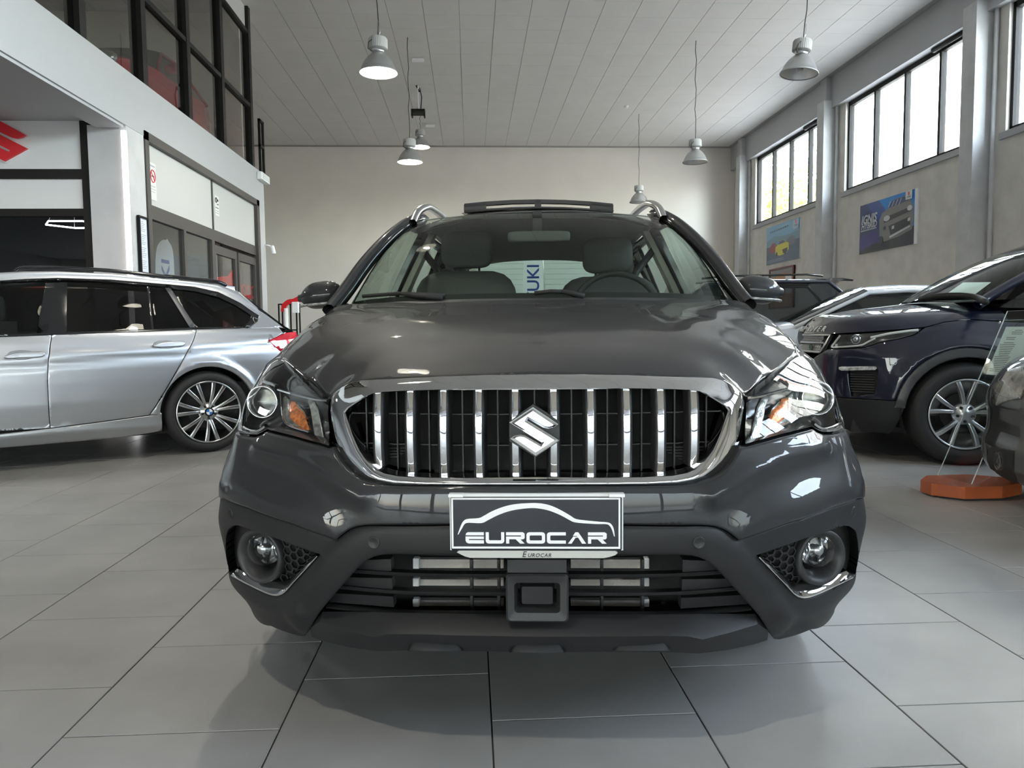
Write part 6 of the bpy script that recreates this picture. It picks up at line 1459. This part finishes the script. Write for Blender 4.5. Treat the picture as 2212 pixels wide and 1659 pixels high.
bar('panel_frame', -.32, .32, -.32, .32, -.02, 0, M_platew, sp_); bar('diffuser', -.29, .29, -.29, .29, -.024, -.02, emission('fill_panel_glow', (1, .98, .95), 9), sp_)
l = bpy.data.lights.new('fill_panel_lamp', 'AREA'); l.energy = 45; l.size = .58; l.color = (1, .97, .93); q = bpy.data.objects.new('fill_panel_lamp', l); col.objects.link(q); q.parent = sp_; q.location = (0, 0, -.03)
# vertical banner and red posters behind the side glass
M_bannw = mat('banner_cloth', (.50, .51, .55), .8); M_blueink = mat('blue_ink', (.01, .04, .25), .6)
bn = tag(empty('brand_banner', (FASX-.42, 10.2, 0)), 'tall white banner with vertical blue lettering behind the office glass', 'banner')
fl_ = smooth_loop([(-.42, .4), (-.42, 1.4), (-.36, 1.95), (-.20, 2.14), (.02, 2.17), (.18, 2.05), (.20, 1.6), (.20, .4)], 4)
MB().prism(fl_, lambda p: (.0, p[0], p[1]), lambda p: (-.006, p[0], p[1])).build('flag', M_bannw, bn)
MB().tube([(-.01, .21, 0.02), (-.01, .21, 1.6), (-.01, .18, 2.06), (-.01, .02, 2.19)], .010, 8).build('pole', M_satin, bn, smooth=True)
lathe_axis([(0, .02), (.16, .02), (.17, 0), (0, 0)], (0, .2, 0), (0, 0, 1), 24).build('foot', M_blackp, bn)
text_obj('lettering', 'SUZUKI', .36, basis((.003, -.08, 1.32), (0, 0, 1), (0, -1, 0)), M_blueink, bn, bold=.006)
for k, (c_, z_) in enumerate((((.55, .38, .05), 1.30), ((.08, .35, .28), 1.05), ((.45, .05, .20), .95), ((.20, .10, .40), .80))):  # ochre band: a reflection over the letter, put into the banner colour
    MB().prism([(-.38, z_), (.18, z_+.05), (.15, z_+.20), (-.36, z_+.14)], lambda p: (.0015, p[0], p[1]), lambda p: (.0005, p[0], p[1])).build('colour_band', mat('banner_colour%d' % k, tuple(.5*q+.18 for q in c_), .8), bn)
rp_ = tag(empty('red_door_poster', (FASX-.075, 10.98, 0)), 'red poster with white lettering and arrow on the left office door', 'poster')
MB().prism([(.0, .25), (.80, .25), (.80, 1.92), (.55, 1.80), (.30, 1.78), (.0, 1.75)], lambda p: (0, p[0], p[1]), lambda p: (-.003, p[0], p[1])).build('sheet', M_red, rp_)
text_obj('lettering', 'DOOR', .24, basis((.002, .42, 1.52), (0, 1, 0), (0, 0, 1)), M_platew, rp_, bold=.004)
text_obj('lettering', '1', .50, basis((.002, .42, 1.18), (0, 1, 0), (0, 0, 1)), M_platew, rp_, bold=.012)
rp2 = tag(empty('red_door_poster', (FASX-.075, 12.06, 0)), 'red and white poster with purple disc and mirrored lettering on the right office door', 'poster')
MB().prism([(0, .35), (.80, .35), (.80, 1.25), (0, 1.10)], lambda p: (0, p[0], p[1]), lambda p: (-.003, p[0], p[1])).build('sheet', mat('dark_red', (.38, .02, .03), .4), rp2)
text_obj('lettering', 'DOOR', .30, basis((.002, .40, 1.62), (0, 1, 0), (0, 0, 1)) @ Matrix.Diagonal((-1, 1, 1, 1)), M_red, rp2, bold=.006)
text_obj('lettering', 'LUCE', .18, basis((.002, .40, 1.38), (0, 1, 0), (0, 0, 1)) @ Matrix.Diagonal((-1, 1, 1, 1)), M_red, rp2, bold=.003)
lathe_axis([(0, .003), (.17, .003), (.17, 0)], (0, .36, 1.12), (1, 0, 0), 32).build('purple_disc', mat('purple_ink', (.12, .02, .22), .4), rp2)
lathe_axis([(0, .005), (.06, .005), (.06, .003)], (0, .36, 1.12), (1, 0, 0), 20).build('white_mark', M_platew, rp2)
desk = tag(empty('reception_desk', (-6.0, 10.3, 0)), 'pale reception desk deep inside the glazed office', 'desk')
MB().cbox(0, 1.6, 0, .6, 0, .95, .03).build('body', M_white, desk); MB().cbox(-.05, 1.65, -.05, .65, .95, 1.0, .01).build('top', M_panelw, desk)
desk.location = (-7.6, 9.0, 0)

# ================================================================ CEILING FITTINGS
pr = tag(empty('ceiling_projector_mount', (-1.09, 17.0, CEIL)), 'dark bracket with white pole hanging from the ceiling between lit lamps', 'bracket')
MB().tube([(0, 0, 0), (0, 0, -.55)], .022, 10).build('pole', M_platew, pr, smooth=True); MB().tube([(-.03, 0, .0), (.03, 0, -.14)], .02, 8).build('top_arm', M_frame, pr)
MB().cbox(-.15, .15, -.12, .12, -.62, -.53, .02).build('cradle', M_frame, pr); MB().tube([(.04, 0, -.05), (.08, 0, -.25), (.06, 0, -.5)], .012, 6).build('cable', M_cable, pr, smooth=True)
for sx in (-.15, .12): bar('cradle_ear', sx, sx+.03, -.1, .1, -.68, -.53, M_frame, pr)
sd = tag(empty('smoke_detector', tuple(onZ(1353, 229, CEIL))), 'small round white smoke detector on the grey ceiling boards', 'detector')
lathe_axis([(0, -.05), (.035, -.05), (.05, -.03), (.06, 0)], (0, 0, 0), (0, 0, 1), 20).build('body', M_platew, sd, smooth=True)
for k, (px, py, lab) in enumerate(((903, 127, 'white junction box on the ceiling above the middle lit lamp'), (929, 270, 'white junction box on the ceiling beside the short-cabled lit lamp'))):
    p = onZ(px, py, CEIL); jb = tag(empty('junction_box', tuple(p)), lab, 'junction box'); MB().cbox(-.12, .12, -.05, .05, -.05, 0, .008).build('cover', M_platew, jb)

# ================================================================ POSTERS ON THE RIGHT WALL
def poster(name, label, y_left, y_right, z0, z1, th=.03, cat='poster'):
    g = tag(empty(name, (RIGHTX-.002, y_left, z0)), label, cat); W_ = y_left-y_right; H_ = z1-z0; lay = [0]
    MB().box(-th, 0, -W_, 0, 0, H_).build('board', M_platew, g)
    def poly(n, pts, mt):
        lay[0] += 1; x = -th-.0006*lay[0]
        MB().prism(pts, lambda p: (x, -p[0]*W_, p[1]*H_), lambda p: (x+.0004, -p[0]*W_, p[1]*H_)).build(n, mt, g)
    def txt(body, size, u, v, mt, shear=0.0, sx=1.0, bold=0.0):
        lay[0] += 1; text_obj('lettering', body, size, basis((-th-.0006*lay[0], -u*W_, v*H_), (0, -1, 0), (0, 0, 1)), mt, g, font_shear=shear, sx=sx, bold=bold)
    def logo(u, v, s): lay[0] += 1; emblem('small_emblem', basis((-th-.0006*lay[0], -u*W_, v*H_), (0, -1, 0), (0, 0, 1)), s, s, .0004, 0, M_red, g)
    return g, poly, txt, logo
def flatm(n, c): return mat(n, c, .35)
def ell(cx, cy_, rx, ry, n=20): return [(cx+rx*math.cos(2*math.pi*k/n), cy_+ry*math.sin(2*math.pi*k/n)) for k in range(n)]
g, poly, txt, logo = poster('car_poster', 'blue poster of a grey car front with bold white lettering', 15.10, 13.12, 2.43, 3.41)
poly('print_ground', [(0, 0), (.955, 0), (.955, 1), (0, 1)], flatm('print_navy', (.015, .03, .12)))
poly('print_sky', [(.42, .42), (.955, .30), (.955, 1), (.36, 1)], flatm('print_azure', (.02, .22, .62)))
poly('print_beam', [(.12, 1), (.45, .42), (.62, .50), (.36, 1)], flatm('print_midblue', (.02, .06, .25)))
poly('print_road', [(0, 0), (.955, 0), (.955, .34), (.40, .16), (0, .34)], flatm('print_black', (.008, .008, .02)))
poly('print_glow', [(0, .34), (.30, .42), (.38, .20), (0, .06)], flatm('print_violet', (.03, .02, .16)))
poly('print_car_body', [(.38, .30), (.37, .60), (.42, .72), (.52, .78), (.60, .92), (.80, .93), (.90, .82), (.94, .70), (.95, .45), (.92, .28), (.72, .20), (.46, .16)], flatm('print_silver', (.20, .20, .19)))
poly('print_windscreen', [(.50, .79), (.60, .91), (.79, .92), (.86, .83), (.70, .80)], flatm('print_glassblue', (.03, .05, .14)))
for k in range(4): poly('print_reflection', [(.52+.06*k, .80), (.56+.06*k, .905), (.575+.06*k, .905), (.535+.06*k, .80)], flatm('print_pale', (.45, .5, .6)))
poly('print_grille', [(.44, .62), (.90, .70), (.90, .62), (.46, .52)], flatm('print_black', (.008, .008, .02)))
poly('print_headlamp', ell(.505, .60, .055, .055), flatm('print_white', (.65, .66, .68))); poly('print_headlamp', ell(.885, .68, .04, .05), flatm('print_white', (.65, .66, .68)))
poly('print_intake', [(.54, .44), (.88, .52), (.90, .38), (.58, .26)], flatm('print_black', (.008, .008, .02)))
poly('print_fog', ell(.475, .42, .025, .04), flatm('print_black', (.008, .008, .02)))
for u in (.60, .86): poly('print_fog_light', [(u, .36+(u-.6)*.3), (u+.04, .37+(u-.6)*.3), (u+.04, .43+(u-.6)*.3), (u, .42+(u-.6)*.3)], flatm('print_white', (.65, .66, .68)))
poly('print_skid', [(.56, .24), (.90, .36), (.90, .33), (.57, .20)], flatm('print_white', (.65, .66, .68)))
poly('print_wheel', ell(.42, .20, .03, .08), flatm('print_black', (.008, .008, .02)))
txt('IGNIS', .23, .18, .68, flatm('print_white', (.65, .66, .68)), .25, 1.0, .006); txt('HYBRID', .165, .185, .55, flatm('print_white', (.65, .66, .68)), .25, 1.0, .004)
for v in (.47, .455): poly('print_line', [(.03, v), (.33, v+.005), (.33, v+.014), (.03, v+.009)], flatm('print_white', (.65, .66, .68)))
poly('print_tag', [(.82, .84), (.925, .84), (.925, 1), (.82, 1)], flatm('print_paper', (.72, .72, .72))); logo(.872, .945, .035); txt('SUZUKI', .035, .872, .885, flatm('print_navy', (.015, .03, .12)))
g, poly, txt, logo = poster('car_poster', 'pale blue poster of a yellow car among other cars', 19.95, 17.92, 2.63, 3.62)
poly('print_sky', [(0, .35), (1, .35), (1, 1), (0, 1)], flatm('print_paleblue', (.20, .42, .58)))
poly('print_haze', [(0, .62), (.25, .72), (.6, .66), (1, .70), (1, .45), (0, .45)], flatm('print_haze', (.16, .28, .36)))
poly('print_road', [(0, 0), (1, 0), (1, .50), (0, .46)], flatm('print_slate', (.07, .10, .15)))
poly('print_red_car', [(.10, .30), (.08, .42), (.14, .48), (.20, .55), (.28, .54), (.32, .44), (.30, .34), (.20, .28)], flatm('print_redcar', (.25, .03, .05)))
poly('print_grey_car', [(.64, .42), (.64, .54), (.72, .60), (.80, .62), (.86, .55), (.88, .42), (.76, .38)], flatm('print_greycar', (.16, .17, .20)))
poly('print_yellow_car', [(.28, .24), (.29, .42), (.36, .47), (.42, .56), (.55, .57), (.62, .49), (.69, .46), (.70, .30), (.62, .20), (.42, .18)], flatm('print_yellow', (.62, .55, .05)))
poly('print_glass', [(.37, .47), (.42, .55), (.54, .56), (.60, .49)], flatm('print_glassblue', (.03, .05, .14)))
poly('print_grille', [(.50, .32), (.66, .35), (.66, .25), (.54, .21)], flatm('print_black', (.008, .008, .02)))
for u in (.33, .60): poly('print_wheel', ell(u, .23, .03, .06), flatm('print_black', (.008, .008, .02)))
for k in range(9): poly('print_word', [(.12+.065*k, .825+.004*k), (.165+.065*k, .828+.004*k), (.165+.065*k, .868+.004*k), (.12+.065*k, .865+.004*k)], flatm('print_slate', (.07, .10, .15)))
for v in (.05, .09): poly('print_line', [(.03, v), (.55, v+.01), (.55, v+.018), (.03, v+.008)], flatm('print_pale', (.45, .5, .6)))
poly('print_tag', [(.82, .74), (.98, .74), (.98, 1), (.82, 1)], flatm('print_paper2', (.40, .50, .60))); logo(.90, .92, .05); txt('SUZUKI', .05, .90, .835, flatm('print_slate', (.07, .10, .15)))
g, poly, txt, logo = poster('framed_picture', 'dark red framed orange picture under the pale blue poster', 19.72, 18.20, 1.45, 2.50, cat='picture')
for a, b, c, d in ((-1.52, -1.44, 0, 1.05), (-.05, 0, 0, 1.05), (-1.44, -.05, 1.0, 1.05), (-1.44, -.05, 0, .05)): bar('frame_bar', -.05, 0, a, b, c, d, mat('dark_red_wood', (.10, .015, .012), .4), g)
poly('print_dusk', [(.03, .05), (.95, .05), (.95, .95), (.03, .95)], flatm('print_orange', (.42, .20, .08)))
poly('print_cloud', [(.03, .95), (.95, .95), (.95, .80), (.5, .86), (.03, .74)], flatm('print_haze2', (.22, .20, .20)))
for u in (.15, .35, .55): poly('print_figure', [(u, .4), (u+.09, .4), (u+.06, .62), (u+.03, .60)], flatm('print_rust', (.25, .08, .03)))
poly('print_card', [(.66, .35), (.90, .35), (.90, .80), (.66, .80)], flatm('print_paper', (.72, .72, .72)))

# ================================================================ BACK OF THE HALL
rd = struct(empty('door_2', (.2, FARY-.06, 0)))
M_shut = mat('shutter_white', (.78, .80, .78), .5)
for k in range(21): MB().cbox(0, 4.4, -.02, .03, k*.155, k*.155+.15, .006).build('slat', M_shut, rd)
for x in (-.08, 4.4): bar('guide_rail', x, x+.08, -.05, .05, 0, 3.3, M_satin, rd)
bp_ = onY(1153, 600, 20.3)
fb2 = tag(empty('beach_flag', (bp_[0], 20.3, 0)), 'white flag banner with vertical blue lettering seen through the rear window of the grey car', 'banner')
MB().prism(smooth_loop([(-.28, .5), (-.28, 2.6), (-.2, 3.0), (.05, 3.1), (.24, 2.9), (.26, 2.4), (.26, .5)], 4), lambda p: (p[0], 0, p[1]), lambda p: (p[0], .006, p[1])).build('flag', M_platew, fb2)
MB().tube([(.28, .01, .02), (.28, .01, 2.4), (.25, .01, 2.95), (.05, .01, 3.13)], .012, 8).build('pole', M_satin, fb2, smooth=True); lathe_axis([(0, .03), (.2, .03), (.21, 0), (0, 0)], (.28, 0, 0), (0, 0, 1), 20).build('foot', M_blackp, fb2)
text_obj('lettering', 'SUZUKI', .46, basis((.0, -.003, 1.95), (0, 0, 1), (-1, 0, 0)), M_blueink, fb2, bold=.006)
a = onY(600, 656, 17.5); b = onY(641, 656, 17.5)
shf = tag(empty('display_rack', (a[0], 17.5, 0)), 'slim black steel rack with glass shelves against the far wall', 'shelf'); wS = b[0]-a[0]; hS = a[2]
for x in (0, wS-.03):
    for y in (0, .32): bar('post', x, x+.03, y, y+.03, 0, hS, M_frame, shf)
bar('post', wS*.62, wS*.62+.03, 0, .03, 0, hS, M_frame, shf)
for z in (.08, .55, 1.0, hS-.03):
    bar('shelf_rail', .03, wS-.03, 0, .03, z, z+.03, M_frame, shf); bar('shelf', .03, wS-.03, .03, .32, z+.03, z+.04, M_frame if z < .1 else M_glass, shf)
for (x, z, c, l) in ((.12, .075, (.6, .62, .6), 'pale box on the rack bottom'),):
    pass
bar('lower_cabinet', .0, wS+.12, -.02, .34, .0, .55, M_frame, shf)
c1 = onY(612, 668, 15.5); c2 = onY(632, 650, 15.5); c3 = onY(664, 637, 15.5)
rs_ = tag(empty('curved_sign_stand', (c1[0], 15.5, 0)), 'curved red ribbon sign on a white post left of the grey car mirror', 'sign')
path = smooth_loop([(0, 0, c1[2]-.05), (.03, 0, c1[2]+.08), (.12, 0, c1[2]+.15), (c2[0]-c1[0]+.03, 0, c2[2]), (.36, 0, c2[2]+.07), (c3[0]-c1[0], 0, c3[2]), (c3[0]-c1[0]+.25, 0, c3[2]+.02), (c3[0]-c1[0]+.6, 0, c3[2]-.06)], 4, closed=False)
MB().sweep(path, [(-.03, -.045), (.03, -.045), (.03, .045), (-.03, .045)], normals=(0, 0, 1)).build('red_ribbon', M_red, rs_)
MB().tube([(.05, 0, 0), (.05, 0, c1[2]+.02)], .045, 12).build('post', M_platew, rs_, smooth=True); lathe_axis([(0, .03), (.25, .03), (.26, 0), (0, 0)], (.05, 0, 0), (0, 0, 1), 24).build('foot', M_platew, rs_)
MB().cbox(.17, .32, -.05, .02, c2[2]-.24, c2[2]-.02, .02).build('white_tag', M_platew, rs_); MB().tube([(c3[0]-c1[0]+.58, 0, 0), (c3[0]-c1[0]+.58, 0, c3[2]-.06)], .045, 12).build('post', M_platew, rs_, smooth=True)

# ================================================================ ACRYLIC PRICE STAND
bc_ = onZ(2090, 1052, .04)
stn = tag(empty('price_stand', (bc_[0], bc_[1], 0)), 'clear acrylic price stand on an orange wooden base beside the blue vehicle wheel', 'stand')
M_wood = mat('orange_wood', (.36, .085, .025), .4, noise=(6, .15, 6), coat=.2)
bx = [(-.25, .04), (-.14, .16), (.12, .17), (.27, .05), (.25, -.09), (.08, -.17), (-.13, -.17), (-.25, -.06)]
MB().prism(bx, lambda p: (p[0], p[1], .012), lambda p: (p[0], p[1], .078)).build('base', M_wood, stn)
MB().prism([(x*.85, y*.85) for x, y in bx], lambda p: (p[0], p[1], 0), lambda p: (p[0], p[1], .012)).build('base_pad', M_blackm, stn)
M_acr = glass('clear_acrylic', (.93, .96, .96)); M_acre = mat('acrylic_edge', (.62, .68, .68), .1, .0, coat=.5)
w_ = np.array([.10, -.995, 0]); u_ = np.array([.40, .04, .915]); n_ = np.cross(w_, u_); n_ /= np.linalg.norm(n_); o_ = np.array([-.06, .03, .07])
def sheet(name, a0, a1, b0, b1, d, mt, th=.004, edge=True):
    c = [o_+w_*a+u_*b+n_*d for a, b in ((a0, b0), (a1, b0), (a1, b1), (a0, b1))]
    MB().add([tuple(p) for p in c]+[tuple(p+n_*th) for p in c], [(0, 1, 2, 3), (7, 6, 5, 4), (0, 4, 5, 1), (1, 5, 6, 2), (2, 6, 7, 3), (3, 7, 4, 0)]).build(name, mt, stn)
    if edge: MB().tube([tuple(p+n_*th/2) for p in c], .0028, 5, closed=True).build('sheet_edge', M_acre, stn)
sheet('acrylic_sheet', -.13, .13, 0, 1.05, 0, M_acr); sheet('paper_holder', -.15, .15, .60, 1.0, -.018, M_acr); sheet('paper', -.105, .105, .655, .955, -.010, mat('pale_paper', (.62, .72, .70), .6), .001, False)
sgn = 1 if n_@(np.array([-1, -.3, 0])) > 0 else -1
mb = MB()
for k in range(24):
    if k in (3, 6): continue
    b = .93-.011*k; wd_ = (.05 if k < 6 else .07)*(.6+.4*((k*13) % 7)/7); c0 = 0 if k < 3 else -.03
    c = [o_+w_*a+u_*bb+n_*(-.010+(.0016 if sgn > 0 else -.0008)) for a, bb in ((c0-wd_, b), (c0+wd_*.7, b), (c0+wd_*.7, b+.004), (c0-wd_, b+.004))]; mb.add(c, [(0, 1, 2, 3)])
mb.build('printed_lines', mat('print_grey', (.16, .16, .16), .7), stn, fix=False)
for a in (-.13, .13):
    for b in (.97,): lathe_axis([(0, .004), (.007, .004), (.008, 0)], o_+w_*a+u_*b+n_*(-.02 if sgn < 0 else .02), n_*sgn, 12).build('screw', M_chrome, stn)
sheet('red_label', -.02, .02, .575, .61, -.022, mat('red_label', (.30, .02, .03), .4), .002, False)

# ================================================================ OUTDOORS BEYOND THE WINDOWS
nb = tag(empty('neighbour_building', (19, 6, -.13)), 'white neighbouring house with red-framed windows seen through the middle window', 'building')
bar('wall', 0, 6, 0, 29, 0, 15, mat('render_white', (.82, .80, .76), .8), nb)
for k, (y, z) in enumerate(((5.5, 7.1), (14.5, 7.1), (23.5, 7.1), (1, 11), (10, 11), (20, 11))):
    f_ = bar('window_frame', -.06, .02, y, y+1.3, z, z+1.9, mat('terracotta_frame', (.55, .20, .13), .7), nb); bar('pane', -.07, -.05, y+.12, y+1.18, z+.12, z+1.78, mat('pale_pane', (.42, .45, .50), .3), f_)
random.seed(11)
M_leaf = mat('leaf_green', (.20, .26, .05), .6, noise=(3, .5)); M_leaf2 = mat('leaf_autumn', (.42, .30, .06), .6, noise=(3, .4)); M_bark = mat('bark', (.12, .09, .06), .9)
def tree(x, y, h, rr, mt, label):
    t = tag(empty('tree', (x, y, -.13)), label, 'tree', 'trees outside the far window'); MB().tube([(0, 0, 0), (.1, 0, h*.35), (0, .1, h*.7)], [.18, .14, .06], 8).build('trunk', M_bark, t, smooth=True)
    mb = MB()
    for _ in range(2600):
        a, b, c = (max(-1, min(1, random.gauss(0, .42))) for _q in range(3)); p = Vector((a*rr, b*rr, h*.68+c*rr*1.2)); d = Vector((random.uniform(-1, 1), random.uniform(-1, 1), random.uniform(-1, 1))).normalized(); e = d.orthogonal().normalized(); s_ = random.uniform(.10, .22)
        mb.add([p-d*s_, p+e*s_*.55, p+d*s_, p-e*s_*.55], [(0, 1, 2, 3)])
    mb.build('foliage', mt, t, fix=False)
tree(15.5, 36, 10, 2.6, M_leaf, 'green tree outside, at the left of the far window'); tree(17.5, 43, 11, 2.8, M_leaf2, 'yellowing tree outside, in the middle of the far window'); tree(23.5, 47, 12, 2.7, M_leaf, 'green tree outside, at the right of the far window'); tree(16.5, 51, 11, 2.8, M_leaf2, 'yellowing tree outside behind the leftmost green tree')
